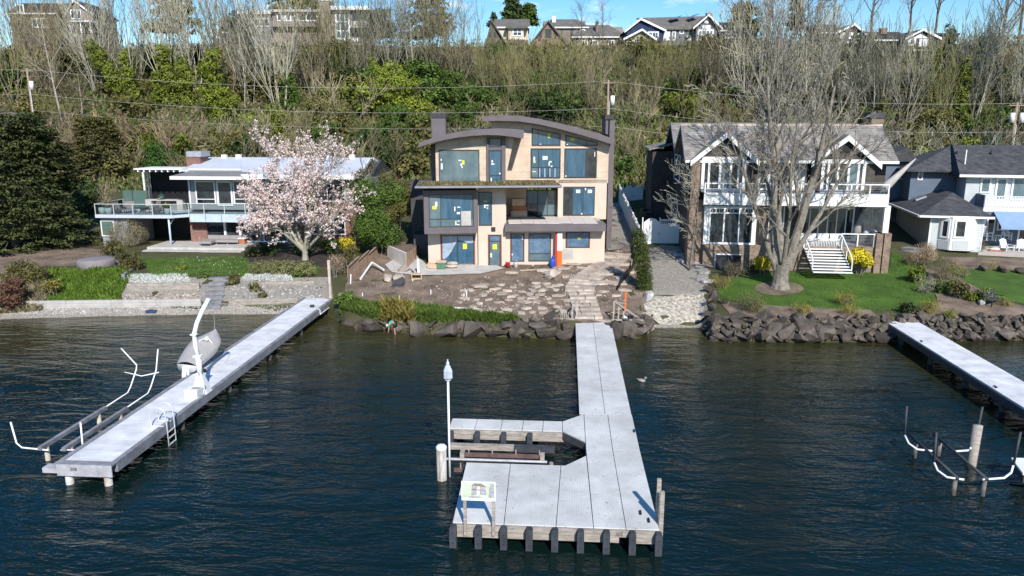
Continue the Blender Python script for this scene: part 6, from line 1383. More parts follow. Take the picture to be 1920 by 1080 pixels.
for i,v in enumerate(mb.v):
    if v[2] < .6: a = math.atan2(v[1],v[0]); k = 1+.035*math.sin(a*16)+.02*math.sin(a*7); mb.v[i] = (v[0]*k, v[1]*k, v[2])
part('cover', mb, mat('table_cover', (.25,.22,.225), .85, .08, 2), T, True); mb = MB(); mb.lathe(0,0,[(.6,-.4),(.6,.1)],12); part('pedestal', mb, M['dark'], T)
# chairs on the brick house porch, a covered grill, chairs and pots at the grey house
def RP(px, py, y): x, z = Rh.at(px, py, y); return Rh.W(x, y, z)
zt = Rh.at(1540,465,0)[1]
for i,px in enumerate((1496,1519,1543,1566)):
    x, _ = Rh.at(px,450,.35); T = thing('patio_chair', ['white high patio chair on the brick porch, leftmost, half behind the tree','white high patio chair on the brick porch, left of the three at the stair','white high patio chair on the brick porch, middle of the three at the stair','white high patio chair on the brick porch, right of the three at the stair'][i], 'chair', Rh.W(x,.45,zt), Rh.yaw, 'white porch chairs')
    mb = MB(); mb.hexa([(-.38,-.06,.5),(.38,-.06,.5),(.38,.0,.5),(-.38,.0,.5)],[(-.44,-.14,1.12),(.44,-.14,1.12),(.44,-.08,1.12),(-.44,-.08,1.12)]); part('backrest', mb, M['white'], T); mb = MB(); mb.box(-.36,.36,.003,.5,.45,.53); part('seat', mb, M['white'], T)
    for x_ in (-.36,.32):
        for y_ in (0.0,.45): mb = MB(); mb.box(x_,x_+.045,y_,y_+.045,0,.447); part('leg', mb, M['white'], T)
        mb = MB(); mb.box(x_-.04,x_+.03,.0,.45,.68,.72); part('armrest', mb, M['white'], T)
T = thing('porch_guard', 'white baluster guard across the top of the porch stair', 'railing', Rh.W(0,.12,zt), Rh.yaw)
xa, xb = Rh.at(1500,460,.12)[0], Rh.at(1577,460,.12)[0]
for k in range(26): x = xa+(xb-xa)*k/25; mb = MB(); mb.box(x-.02,x+.02,-.02,.02,.03,.62); part('baluster', mb, M['white'], T)
mb = MB(); mb.box(xa,xb,-.04,.04,.623,.70); part('top_rail', mb, M['white'], T)
x, z = Rh.at(1625,448,1.6); T = thing('covered_grill', 'grill under a pale grey cover on the brick porch by the corner column', 'grill', Rh.W(x,1.6,zt), Rh.yaw); mb = MB(); mb.hexa([(-.8,-.35,0),(.8,-.35,0),(.8,.35,0),(-.8,.35,0)],[(-.6,-.3,1.0),(.65,-.3,1.0),(.65,.3,1.0),(-.6,.3,1.0)]); part('body', mb, M['dark'], T); mb = MB(); mb.ellip((.25,0,1.0),(.6,.38,.32),12,7); part('cover', mb, M['membrane'], T, True)
x, z = Rh.at(1607,420,2.2); T = thing('folded_umbrella', 'folded grey patio umbrella standing on the brick porch', 'umbrella', Rh.W(x,2.2,zt), Rh.yaw); mb = MB(); mb.tube([(0,0,.6),(.1,0,1.6),(.25,0,2.6)],[.45,.22,.05],10); part('canopy', mb, M['soft_grey'], T, True); mb = MB(); mb.cyl(0,0,0,.7,.04,8); part('pole', mb, M['alu'], T)
x, z = Rh.at(1656,345,-.15); T = thing('market_umbrella', 'closed pale umbrella leaning from the right end of the white balcony', 'umbrella', Rh.W(Rh.at(1652,362,.5)[0],.5,Rh.at(1652,363,-.2)[1]), Rh.yaw)
q0 = Vector((0,0,.15)); q1 = Vector((2.5,.6,2.6)); mb = MB(); mb.tube([q0,q0.lerp(q1,.2),q0.lerp(q1,.6),q1],[.30,.34,.20,.04],10); part('canopy', mb, M['boat_cover'], T, True); mb = MB(); mb.tube([(-.05,0,0),q0,q0.lerp(q1,.3)],.04,6); part('pole', mb, M['alu'], T)
def FP(px, py, y): x, z = Fh.at(px, py, y); return Fh.W(x, y, z)
dz = Fh.at(1880,472,-.6)[1]
def adirondack(p, rz, label):
    T = thing('adirondack_chair', label, 'chair', p, rz, 'white slatted deck chairs')
    for k in range(5): mb = MB(); x = -.28+.14*k; h = 1.0+.1*(1-abs(k-2)/2); mb.hexa([(x-.06,.2,.3),(x+.06,.2,.3),(x+.06,.23,.3),(x-.06,.23,.3)],[(x-.06,.5,h),(x+.06,.5,h),(x+.06,.53,h),(x-.06,.53,h)]); part('back_slat', mb, M['white'], T)
    for k in range(4): mb = MB(); y = -.42+.16*k; mb.box(-.32,.32,y,y+.13,.40-.03*k,.43-.03*k); part('seat_slat', mb, M['white'], T)
    for s_ in (-.38,.38): mb = MB(); mb.box(s_-.08,s_+.08,-.45,.35,.58,.61); part('armrest', mb, M['white'], T); mb = MB(); mb.box(s_-.03,s_+.03,-.42,-.32,0,.578); part('leg', mb, M['white'], T); mb = MB(); mb.beam((s_,.3,.0),(s_,.3,.575),.06,.08); part('leg', mb, M['white'], T)
adirondack(FP(1886,472,.4),.3,'white slatted deck chair on the low deck, left of two in the sun'); adirondack(FP(1916,473,.4),-.2,'white slatted deck chair on the low deck, right of two, cut by the picture edge')
def rocker(p, rz, label):
    T = thing('rocking_chair', label, 'chair', p, rz, 'blue-white rocking chairs under the awning'); WB = M['alu']
    for k in range(6): mb = MB(); x = -.25+.1*k; mb.beam((x,.22,.45),(x,.36,1.15),.05,.02); part('back_slat', mb, WB, T)
    mb = MB(); mb.box(-.3,.3,.345,.40,1.15,1.25); part('head_rail', mb, WB, T); mb = MB(); mb.box(-.3,.3,-.28,.25,.40,.45); part('seat', mb, WB, T)
    for s_ in (-.3,.3): mb = MB(); mb.tube([(s_,-.4,.08),(s_,0,.03),(s_,.5,.10)],.025,6); part('rocker', mb, WB, T); mb = MB(); mb.beam((s_,-.25,.05),(s_,-.25,.66),.05,.05); part('leg', mb, WB, T); mb = MB(); mb.beam((s_,.22,.05),(s_,.24,.66),.05,.05); part('leg', mb, WB, T); mb = MB(); mb.box(s_-.04,s_+.04,-.3,.26,.663,.69); part('armrest', mb, WB, T)
rocker(FP(1850,451,2.3),.3,'rocking chair under the blue awning, nearest the bay window'); rocker(FP(1886,450,2.3),-.1,'rocking chair under the blue awning, right of the small table')
T = thing('side_table', 'small white side table between the two rocking chairs', 'table', FP(1869,452,2.2)); mb = MB(); mb.box(-.25,.25,-.2,.2,.5,.54); part('tabletop', mb, M['alu'], T)
for x in (-.22,.19):
    for y in (-.18,.15): mb = MB(); mb.box(x,x+.03,y,y+.03,0,.498); part('leg', mb, M['alu'], T)
T = thing('planter_box', 'rectangular terracotta planter box on the deck corner of the grey house', 'planter', FP(1864,478,-.5), Fh.yaw); mb = MB(); mb.box(-.45,.45,-.2,.2,0,.45); part('box', mb, M['terracotta'], T); mb = MB(); mb.ellip((0,0,.5),(.4,.18,.15),10,6); part('soil_and_plants', mb, M['flower_white'], T)
planter(FP(1880,479,-.55),.22,.4,'terracotta','round terracotta pot right of the terracotta planter box')
p = on(1862,572); T = thing('garden_bench', 'dark metal bench on the soil bed facing the lake at the right', 'bench', p, R(35))
for k in range(4): mb = MB(); mb.box(-.75,.75,-.25+.13*k,-.14+.13*k,.42,.45); part('seat_slat', mb, M['dark'], T)
for k in range(3): mb = MB(); mb.hexa([(-.75,.3+.03*k,.55+.15*k),(.75,.3+.03*k,.55+.15*k),(.75,.33+.03*k,.55+.15*k),(-.75,.33+.03*k,.55+.15*k)],[(-.75,.32+.03*k,.66+.15*k),(.75,.32+.03*k,.66+.15*k),(.75,.35+.03*k,.66+.15*k),(-.75,.35+.03*k,.66+.15*k)]); part('back_slat', mb, M['dark'], T)
for x in (-.72,.66):
    mb = MB(); mb.box(x,x+.06,-.27,-.21,0,.418); part('leg', mb, M['black'], T); mb = MB(); mb.beam((x+.03,.27,0),(x+.03,.42,1.0),.06,.05); part('leg', mb, M['black'], T); mb = MB(); mb.box(x,x+.06,-.27,.3,.62,.66); part('armrest', mb, M['black'], T)
mb = MB(); mb.hexa([(-.9,-.4,0),(.9,-.4,0),(.7,.4,0),(-.9,.4,0)],[(-.9,-.45,.3),(1.3,-.1,.35),(.7,.45,.35),(-.9,.45,.3)]); q = on(1712,472)
T = thing('upturned_rowboat', 'small grey boat lying upturned in the shade beside the grey house wall', 'boat', q, R(-60)); part('hull', mb, M['galv'], T)
# ================================================================ UTILITY POLES AND WIRES
def upole(px, pyt, pyb, Y, label, drums, arm=True):
    t_ = FY(px, pyt, Y); z0 = gz(t_.x, Y); T = thing('utility_pole', label, 'utility pole', (t_.x, Y, z0))
    h = t_.z-z0; mb = MB(); mb.cyl(0,0,-.5,h,.17,10,.12); part('pole', mb, M['pole'], T, True)
    if arm: mb = MB(); mb.box(-.9,.9,-.06,.06,h-.4,h-.28); part('crossarm', mb, M['pole'], T)
    for x,z in drums: mb = MB(); mb.cyl(x,-.25,h-z-1.15,h-z,.27,12); d = part('transformer', mb, M['white'], T, True); mb = MB(); mb.cyl(x,-.25,h-z+.002,h-z+.25,.04,6); part('bushing', mb, M['dark'], d)
    for k in range(2): mb = MB(); mb.cyl(-.7+1.4*k,0,h-.28,h-.1,.05,6); part('insulator', mb, M['dark'], T)
    mb = MB(); mb.tube([(.16,-.1,0),(.16,-.1,h-2.6)],.05,6); part('conduit', mb, M['alu'], T)
    return T.location+Vector((0,0,h))
A = upole(50,128,250,101,'leaning-looking utility pole with one white transformer on the left slope',[(.55,1.7)])
B = upole(1141,150,330,97,'reddish utility pole with a white transformer behind the right chimney of the new house',[(.55,1.9)])
C = upole(1908,192,300,95,'grey utility pole with two white transformers behind the grey house at the right',[(-.5,1.2),(.6,1.2)])
def wire(a, b, sag, dz, label, par=None):
    pts = []
    for k in range(15): t = k/14; p = a.lerp(b, t); p.z += dz-sag*4*t*(1-t); pts.append(p)
    mb = MB(); mb.tube(pts, .019, 4); return solo('power_line', mb, M['stone_grey'], label, 'wire', (0,0,0))
A0 = A+Vector((-45,-2,.5)); C1 = C+Vector((45,0,0))
wire(A0,A,.5,-.1,'upper overhead wire left of the left utility pole'); wire(A,B,1.6,-.1,'upper overhead wire between the left and middle utility poles'); wire(B,C,1.0,-.1,'upper overhead wire between the middle and right utility poles'); wire(C,C1,.5,-.1,'upper overhead wire right of the right utility pole')
wire(A0,A,.5,-3.4,'lower overhead wire left of the left utility pole'); wire(A,B,1.4,-3.4,'lower overhead wire between the left and middle utility poles'); wire(B,C,1.0,-3.4,'lower overhead wire between the middle and right utility poles'); wire(C,C1,.5,-3.4,'lower overhead wire right of the right utility pole')
wire(B,C,1.0,-5.6,'lowest overhead wire, over the roof of the brick house'); wire(A,B,1.2,-5.6,'lowest overhead wire, above the white-roofed house and magnolia')
# ================================================================ PLANTS
def rv(r): 
    while True:
        v = Vector((r.uniform(-1,1), r.uniform(-1,1), r.uniform(-1,1)))
        if .05 < v.length < 1: return v.normalized()
def fast_mesh(name, V, F, m):
    me = bpy.data.meshes.new(name); me.from_pydata(V, [], F); me.materials.append(m); return me
class Wood:
    """bare wood: trunk and limbs in one mesh, twigs in another"""
    def __init__(s, seed): s.r = random.Random(seed); s.T = MB(); s.C = MB()
    def grow(s, p, d, ln, r0, lv, P):
        r = s.r; nseg = P['seg'][min(lv, len(P['seg'])-1)]; pts = [p]; rad = [r0]; q = Vector(p); d = Vector(d).normalized()
        ends = []
        for i in range(nseg):
            d = (d+rv(r)*P['wig'][min(lv,len(P['wig'])-1)]+Vector((0,0,P['up'][min(lv,len(P['up'])-1)]))).normalized()
            q = q+d*(ln/nseg); pts.append(q.copy()); t = (i+1)/nseg; rad.append(max(P['rmin'], r0*(1-t*P['taper'])))
            ends.append((q.copy(), d.copy(), t, rad[-1]))
        last = lv >= P['levels']-1
        mb = s.T if lv < P['tl'] else s.C
        mb.tube(pts, rad, 8 if lv == 0 else (6 if lv < P['tl'] else 3), caps=False)
        if last: return
        n = P['kids'][lv]
        for k in range(n):
            t = P['from'][min(lv,len(P['from'])-1)]; t = t+(1-t)*(k+r.random())/n
            i = min(nseg-1, int(t*nseg)); f = t*nseg-i; pp = pts[i].lerp(pts[i+1], min(1, f)); dd = (pts[i+1]-pts[i]).normalized(); rr = rad[i]+(rad[i+1]-rad[i])*f
            a = P['ang'][min(lv,len(P['ang'])-1)]*r.uniform(.65,1.25); o = dd.orthogonal().normalized(); o = Matrix.Rotation(r.uniform(0,6.28), 3, dd) @ o
            nd = dd*math.cos(a)+o*math.sin(a)
            s.grow(pp, nd, ln*P['len'][min(lv,len(P['len'])-1)]*r.uniform(.7,1.2)*(1.15-.5*t if lv else 1), max(P['rmin'], rr*P['rr'][min(lv,len(P['rr'])-1)]), lv+1, P)
def tree_obj(name, label, cat, loc, wd, bark, twig, rz=0, group=None, scale=1):
    t = thing(name, label, cat, loc, rz, group); t.scale = (scale,)*3
    if wd.T.v: link('trunk', fast_mesh('trunk', wd.T.v, wd.T.f, bark), t)
    if wd.C.v:
        c = link('crown', fast_mesh('crown', wd.C.v, wd.C.f, twig), t)
    return t
def leaf_cloud(seed, blobs, n, size, cl=14, flat=0.0, shell=.55, asp=.6, droop=0.0, spread=.16):
    """leaf blades gathered in clumps over the blobs' outer part; blobs: (x,y,z,rx,ry,rz)"""
    r = random.Random(seed); V = []; F = []
    tot = sum(b[3]*b[4]+b[4]*b[5]+b[3]*b[5] for b in blobs)
    for b in blobs:
        k = int(n*(b[3]*b[4]+b[4]*b[5]+b[3]*b[5])/tot/cl)+1; mr = (b[3]+b[4]+b[5])/3
        for _ in range(k):
            d = rv(r); f = shell+(1-shell)*r.random()**.6; f *= 1+.16*noise.noise(d*2.3+Vector((seed,0,0)))
            c = Vector((b[0]+d.x*b[3]*f, b[1]+d.y*b[4]*f, b[2]+d.z*b[5]*f))
            cs = spread*mr*r.uniform(.6,1.3) if spread else size*2
            cs = max(cs, size*1.2)
            for _ in range(cl):
                o = rv(r)*cs*r.random()**.5; o.z *= (1-flat)
                p = c+o; nn = (d*.7+o.normalized()*.5+rv(r)*.75); nn.z += .25; nn.normalize()
                u = nn.orthogonal().normalized(); u = Matrix.Rotation(r.uniform(0,6.28), 3, nn) @ u; w_ = nn.cross(u)
                if droop: u = (u+Vector((0,0,-droop))).normalized()
                a = size*r.uniform(.6,1.25); bb = a*asp
                i = len(V); V.extend([(p-u*a*.5)[:], (p+w_*bb*.5)[:], (p+u*a*.5)[:], (p-w_*bb*.5)[:]]); F.append((i,i+1,i+2,i+3))
    return V, F
def leafy(name, label, cat, loc, blobs, n, size, m, seed=1, group=None, rz=0, trunk=None, **k):
    """a plant with a stem part and a foliage part"""
    t = thing(name, label, cat, loc, rz, group)
    V, F = leaf_cloud(seed, blobs, n, size, **k)
    if 'tree' in name: c = link('crown', fast_mesh('crown', V, F, m), t)
    else: c = link('foliage', fast_mesh('foliage', V, F, m), t)
    mb = MB(); h = max(b[2] for b in blobs)
    if trunk: mb.tube([(0,0,-.4),(.05,0,h*.4),(0,.05,h*.8)], [trunk, trunk*.75, trunk*.3], 7); link('trunk', fast_mesh('trunk', mb.v, mb.f, M['bark']), t)
    else:
        r = random.Random(seed+50)
        for j in range(6):
            b = r.choice(blobs); mb.tube([(b[0]*.4+r.uniform(-.1,.1),b[1]*.4,-.1),(b[0]*.8+r.uniform(-.2,.2),b[1]*.8,b[2]*.7),(b[0]+r.uniform(-.3,.3)*b[3],b[1]+r.uniform(-.3,.3)*b[4],b[2]+b[5]*.4)], [.03,.02,.01], 4)
        link('stem', fast_mesh('stem', mb.v, mb.f, M['bark']), t)
    return t
def blob_rows(seed, w_, d_, h, n, rmin=.5, rmax=.9):
    r = random.Random(seed); out = []
    for k in range(n):
        x = r.uniform(-w_/2, w_/2); y = r.uniform(-d_/2, d_/2); q = r.uniform(rmin, rmax)*min(h, 1.6*max(.5, min(w_, d_)))*.5
        out.append((x, y, max(q*.7, r.uniform(.35,.95)*h-q*.5), q, q, q*.9))
    return out
# ---- wood profiles
P_FAN = dict(seg=[5,5,3,3], wig=[.055,.10,.14,.12], up=[.08,.16,.14,.10], taper=.72, rmin=.024, levels=3, tl=1, kids=[9,6,0], ang=[.42,.42,.4], len=[.62,.42,.5], rr=[.55,.55,.6], **{'from':[.15,.15,.15]})
P_SHRUB = dict(seg=[4,4,3], wig=[.16,.2,.2], up=[.10,.08,.05], taper=.78, rmin=.02, levels=3, tl=1, kids=[7,5,0], ang=[.5,.55,.5], len=[.58,.5], rr=[.6,.6], **{'from':[.2,.15]})
P_TALL = dict(seg=[8,6,5,4,3], wig=[.05,.14,.2,.2,.2], up=[.03,.05,.06,.05,.03], taper=.82, rmin=.014, levels=4, tl=2, kids=[16,8,5,4], ang=[.75,.7,.6,.6], len=[.38,.5,.5,.5], rr=[.45,.5,.55,.6], **{'from':[.32,.2,.15,.1]})
def fan(seed, stems, h, sp, P, r0=.10, base=.5):
    wd = Wood(seed); r = wd.r
    for k in range(stems):
        a = 2*math.pi*k/stems+r.uniform(-.4,.4); l = sp*r.uniform(.3,1)
        wd.grow(Vector((base*math.cos(a)*r.random(), base*math.sin(a)*r.random(), -.5)), Vector((l*math.cos(a), l*math.sin(a), 1)), h*r.uniform(.75,1.05), r0*r.uniform(.6,1.1), 0, P)
    return wd
def hill(px, py): return on(px, py)
# ---------------------------------------------------------------- thicket shrubs over the slope (alike, one label per kind)
SHRUBS = {}
KINDS = {'tan': ('tan-twigged leafless shrub, one of many on the slope left of the new house', 'tan thicket shrubs on the left slope'),
         'pink': ('pinkish-brown leafless shrub on the lower slope behind the white-roofed house', 'pinkish shrubs behind the left house'),
         'olive': ('olive-brown leafless shrub, one of many on the middle slope above the new house', 'olive thicket shrubs on the middle slope'),
         'grey': ('grey-twigged leafless shrub, one of many on the slope behind the brick house', 'grey thicket shrubs on the right slope'),
         'brown': ('dark brown leafless shrub, one of many near the top of the slope', 'brown thicket shrubs near the hilltop')}
wood_src = [fan(40+i, 7, 3.6+.5*(i%3), .9, P_SHRUB, .05, 1.3) for i in range(5)]
for kd in KINDS:
    SHRUBS[kd] = []
    for i, wd in enumerate(wood_src):
        tm = fast_mesh('trunk', wd.T.v, wd.T.f, M['twig_grey' if kd == 'grey' else 'bark']); cm = fast_mesh('crown', wd.C.v, wd.C.f, M['twig_'+kd]); SHRUBS[kd].append((tm, cm))
LMK = [(-300,40,'above the dark pine'),(40,150,'by the leaning birch'),(150,270,'by the V-shaped ivy tree'),(270,370,'by the twin ivy columns'),(370,460,'by the tall single ivy column'),(460,560,'above the white-roofed house'),(560,660,'right of the magnolia'),(660,780,'by the large ivy mound'),(780,900,'above the new house left chimney'),(900,1010,'above the new house roofs'),(1010,1100,'left of the middle utility pole'),(1100,1190,'behind the middle utility pole'),(1190,1290,'left of the brick house roof'),(1290,1380,'above the brick house left end'),(1380,1480,'behind the big lawn tree'),(1480,1580,'above the brick house right gable'),(1580,1680,'behind the brick house chimney'),(1680,1780,'behind the grey house left part'),(1780,1870,'by the massive brown trunk'),(1870,3000,'at the right picture edge')]
def px_of(p):
    v = CM.transposed() @ (Vector(p)-CO); return 960+FPX*v.x/-v.z
def spot(what, p):
    x = px_of(p); w_ = [c for a,b,c in LMK if a <= x < b] or ['beyond the picture edge']
    return what+' '+('at the foot of the slope' if p[1] < 102 else 'low on the slope' if p[1] < 108 else 'partway up the slope' if p[1] < 114 else 'halfway up the slope' if p[1] < 120 else 'high on the slope' if p[1] < 127 else 'near the hilltop')+' '+w_[0]
def put_shrub(kd, p, sc, rz, r):
    lab, grp = KINDS[kd]; lab = spot(kd+'-twigged leafless shrub' if kd != 'pink' else 'pinkish-brown leafless shrub', p); tm, cm = r.choice(SHRUBS[kd])
    o = thing('thicket_shrub', lab, 'shrub', p, rz, grp); o.scale = (sc*r.uniform(.9,1.3), sc*r.uniform(.9,1.3), sc)
    link('trunk', tm, o); link('crown', cm, o)
IVX = [(200,40),(250,30),(312,40),(352,40),(408,45),(28,40),(750,75),(700,30),(855,50),(1065,50),(1020,40),(1795,25),(1735,30),(545,35)]
r = random.Random(21)
for row in range(9):
    Y = 95+row*5.3
    for k in range(29):
        px = -120+k*78+r.uniform(-34,34); yy = Y+r.uniform(-2.4,2.4)
        q = FY(px, 300, yy); z = gz(q.x, yy)
        if 800 < px < 1130 and row < 1: continue
        if px < 640: kd = 'pink' if row in (1,2) and 140 < px < 430 else r.choice(['tan','tan','olive','brown'])
        elif px < 1330: kd = r.choice(['olive','olive','tan','brown'])
        else: kd = r.choice(['grey','grey','olive','brown'])
        if row >= 8 or (row == 7 and (880 < px < 1360 or 420 < px < 700 or 1540 < px < 1780)): continue
        if any(abs(px-a) < b and 106 < yy < 124 for a,b in IVX): continue
        if row >= 7: kd = r.choice(['brown','tan'])if px < 1300 else r.choice(['brown','grey'])
        put_shrub(kd, (q.x, yy, z-.1), r.uniform(.85,1.35)*(1.0 if row < 6 else r.uniform(.3,.95)), r.uniform(0,6.28), r)
# ---------------------------------------------------------------- upright fan trees
FANS = [fan(60+i, 6+i%3, 10.5, .40, P_FAN, .11, .7) for i in range(5)]
FM = {}
def put_fan(px, py, hpx, kind, label, k, group=None, thin=1.0):
    if 900 < px < 1345: hpx *= .84
    if 1540 < px < 1780: hpx *= .78
    p = hill(px, py); h = hpx*p.y/1434.0; sc = h/12.0
    if (k, kind) not in FM:
        wd = FANS[k]; FM[(k,kind)] = (fast_mesh('trunk', wd.T.v, wd.T.f, M['bark' if kind in ('tan','olive','brown') else 'twig_grey']), fast_mesh('crown', wd.C.v, wd.C.f, M['twig_'+kind]))
    o = thing('bare_tree', label, 'tree', (p.x, p.y, p.z-.2), (px*.37) % 6.28, group); o.scale = (sc*thin, sc*thin, sc)
    tm, cm = FM[(k,kind)]; link('trunk', tm, o); link('crown', cm, o)
G1 = 'leafless trees fanning up from the slope'
for a in [
 (30,190,190,'tan','leafless tan tree at the far left of the slope, above the left utility pole',0),
 (95,170,170,'tan','leafless tree left of the leaning birch on the slope',1),
 (185,180,190,'grey','pale fan of bare stems rising from the left arm of the V-shaped ivy tree',2),
 (250,170,185,'grey','pale fan of bare stems rising from the right arm of the V-shaped ivy tree',3),
 (320,170,180,'grey','pale fan of bare stems above the twin ivy columns',4),
 (370,165,178,'grey','pale fan of bare stems right of the twin ivy columns',0),
 (425,190,185,'tan','pale bare stems behind the tall single ivy column',1),
 (470,190,190,'grey','slender bare tree right of the tall single ivy column',2),
 (525,205,200,'grey','grey-trunked bare tree with a spreading crown, below the grey modern house',3),
 (590,180,165,'tan','bare tree below the white-framed glass front of the modern house',4),
 (640,175,160,'olive','bare olive-tinged tree just right of the modern house',0),
 (690,160,150,'grey','pale twin-stemmed bare tree left of the large ivy mound',1),
 (735,150,150,'grey','pale upright bare stems rising out of the large ivy mound',2),
 (775,145,140,'grey','pale upright bare stems at the right of the large ivy mound',3),
 (815,150,140,'tan','bare stems between the ivy mound and the big cedar behind',4),
 (860,160,130,'tan','bare tan tree below the clipped hedge of the dark gabled house',0),
 (915,190,125,'olive','bare tree left of the gable end of the stone house',1),
 (965,200,125,'olive','wide bare tree below the stone-gabled house',2),
 (1010,215,140,'olive','bare tree over dark ivy below the stone-gabled house',3),
 (1065,215,130,'olive','bare tree left of the middle utility pole',4),
 (1110,215,130,'tan','bare grey-barked clump directly behind the middle utility pole',0),
 (1170,200,120,'olive','bare tree right of the middle utility pole',1),
 (1225,195,120,'olive','bare olive tree below the navy gable on the hilltop',2),
 (1280,200,125,'olive','bare olive tree below the grey gabled house with white windows',3),
 (1335,205,150,'brown','bare brown tree at the right of the grey gabled hilltop house',4),
 (1400,210,190,'grey','bare grey tree behind the roof of the brick house, left of its big maple',0),
 (1455,215,200,'grey','bare grey tree directly behind the crown of the big lawn maple',1),
 (1520,220,210,'grey','tall bare grey tree behind the right half of the brick house',2),
 (1585,220,200,'grey','bare grey tree behind the right gable of the brick house',3),
 (1640,235,200,'grey','bare grey tree behind the brick house chimney',4),
 (1695,240,190,'grey','bare grey tree left of the white-gabled hilltop cottage',0),
 (1750,250,190,'olive','bare tree below the white-gabled hilltop cottage',1),
 (1815,245,190,'grey','bare tree left of the massive brown trunk',2),
 (1890,250,190,'grey','bare tree right of the massive brown trunk at the picture edge',3)]:
    put_fan(*a, group=G1)
# tall skyline trees
TM = [Wood(80+i) for i in range(3)]
for i, wd in enumerate(TM): wd.grow(Vector((0,0,-.5)), Vector((.03*i,0,1)), 17, .30, 0, P_TALL)
TMM = [(fast_mesh('trunk', w_.T.v, w_.T.f, mat('brown_bark', (.16,.125,.095), .95, .3, 3, .6, 9) if i == 0 else bpy.data.materials['brown_bark']), fast_mesh('crown', w_.C.v, w_.C.f, M['twig_brown'])) for i, w_ in enumerate(TM)]
for (px,py,Y,h,k,lab) in [(1628,110,138,20,0,'tall dark-trunked bare tree between the two white-trimmed hilltop houses'),(1865,190,118,27,1,'massive brown-trunked bare tree running out of the top right of the picture'),(1440,90,146,19,2,'tall bare tree left of the right-hand hilltop houses'),
  (1500,90,150,18,0,'tall bare tree above the brick house maple, against the sky'),(1560,90,148,20,1,'thin tall bare tree against the sky, left of the brown cottage gable'),(1385,80,150,18,2,'bare tree with dark twigs just right of the grey gabled hilltop house'),(1750,100,146,19,0,'bare tree with open crown behind the white-gabled cottage'),
  (1905,110,146,20,2,'bare tree behind the massive trunk at the right picture edge'),(1700,100,150,19,1,'bare tree left of the white-gabled cottage, against the sky'),(1090,95,150,9,2,'small bare tree behind the long grey roof on the hilltop'),(1130,95,151,9,0,'small upright bare tree left of the white cloud on the skyline'),(100,120,128,15,1,'bare tree in front of the brown gabled house at top left'),(420,60,150,10,2,'bare street tree left of the modern hilltop house'),(870,80,147,9,0,'small bare tree left of the dark gabled hilltop house')]:
    q = FY(px, py, Y); o = thing('bare_tree', lab, 'tree', (q.x, Y, gz(q.x, Y)-.2), px*.61 % 6.28, 'tall leafless trees along the hilltop'); o.scale = (h/20.0*.9, h/20.0*.9, h/20.0)
    tm, cm = TMM[k]; link('trunk', tm, o); link('crown', cm, o)
# leaning birch at the left
wd = Wood(99); wd.grow(Vector((0,0,-.3)), Vector((-.10,0,1)), 17.5, .17, 0, dict(P_TALL, kids=[14,6,4,0], wig=[.03,.14,.2,.2]))
tree_obj('birch_tree', 'tall pale birch leaning left across the slope near the left utility pole', 'tree', hill(122,248), wd, mat('birch_bark', (.42,.38,.31), .9, .35, 2, stretch=(1,1,3)), M['twig_tan'])
for px,py,hp,lab in ((155,222,95,'thin pale bare sapling right of the leaning birch'),(460,205,120,'thin pale twin sapling right of the tall single ivy column')):
    wd = Wood(px); p = hill(px,py); wd.grow(Vector((0,0,-.3)), Vector((.02,0,1)), hp*p.y/1434, .09, 0, dict(P_TALL, kids=[8,4,3,0])); tree_obj('birch_tree', lab, 'tree', p, wd, bpy.data.materials['birch_bark'], M['twig_tan'])
# ---------------------------------------------------------------- ivy-clad trees and evergreens on the slope
def ivy(px, py, wpx, hpx, label, m='leaf_ivy', lean=0, seed=1, dens=1.0, name='ivy_tree', cat='tree', size=.34):
    p = hill(px, py); k = p.y/1434.0; w_ = wpx*k*(1.25 if name == 'ivy_tree' else 1.1); h = hpx*k*1.06; r = random.Random(seed*7+px); bl = []
    n = max(4, int(h/w_*4))
    for i in range(n):
        t = (i+.5)/n; rr_ = w_*.5*(1.05-.55*t)*r.uniform(.75,1.15)
        bl.append((lean*k*t+r.uniform(-.12,.12)*w_, r.uniform(-.1,.1)*w_, h*t, rr_, rr_*.8, h/n*r.uniform(.75,1.1)))
    return leafy(name, label, cat, p, bl, int(2600*dens*max(.5, w_*h/20)), size, M[m], px, trunk=.18, shell=.5, cl=10)
ivy(243,196,44,110,'bright ivy covering the left-leaning arm of the V-shaped tree on the slope',lean=-66,seed=2)
ivy(247,196,32,95,'bright ivy covering the upright arm of the V-shaped tree on the slope',lean=-8,seed=3)
ivy(312,195,48,100,'bright ivy column, left of a close pair on the slope',seed=4,lean=8)
ivy(352,195,44,80,'bright ivy column, right of a close pair on the slope',seed=5)
ivy(408,222,58,118,'tall single ivy column, broadest and brightest on the left slope',seed=6,dens=1.2)
ivy(28,170,52,70,'ivy-clad stump at the far left edge of the slope',seed=7)
ivy(545,205,40,62,'dark green ivy patch on the grey-trunked bare tree','leaf_green',seed=8)
ivy(700,175,22,60,'narrow ivy-wrapped trunk left of the large ivy mound',seed=9)
ivy(750,215,110,82,'large bright ivy mound above the new house, left of its chimney',seed=10,dens=1.2)
ivy(855,200,66,60,'green ivy mound behind the left chimney of the new house','leaf_green',seed=11)
ivy(800,130,18,30,'small yellow-green ivy tip among pale stems above the ivy mound',seed=12)
ivy(740,278,120,72,'broad green bush right behind the gap left of the new house','leaf_green',seed=13,name='laurel_bush',cat='bush',dens=1.2)
ivy(870,262,80,60,'green ivy bush behind the left curved roof of the new house','leaf_green',seed=14,name='laurel_bush',cat='bush')
ivy(520,262,56,58,'yellow-green bush above the pink magnolia','leaf_ivy',seed=15,name='laurel_bush',cat='bush')
ivy(480,278,60,46,'green bush behind the roof of the white-roofed house','leaf_green',seed=16,name='laurel_bush',cat='bush')
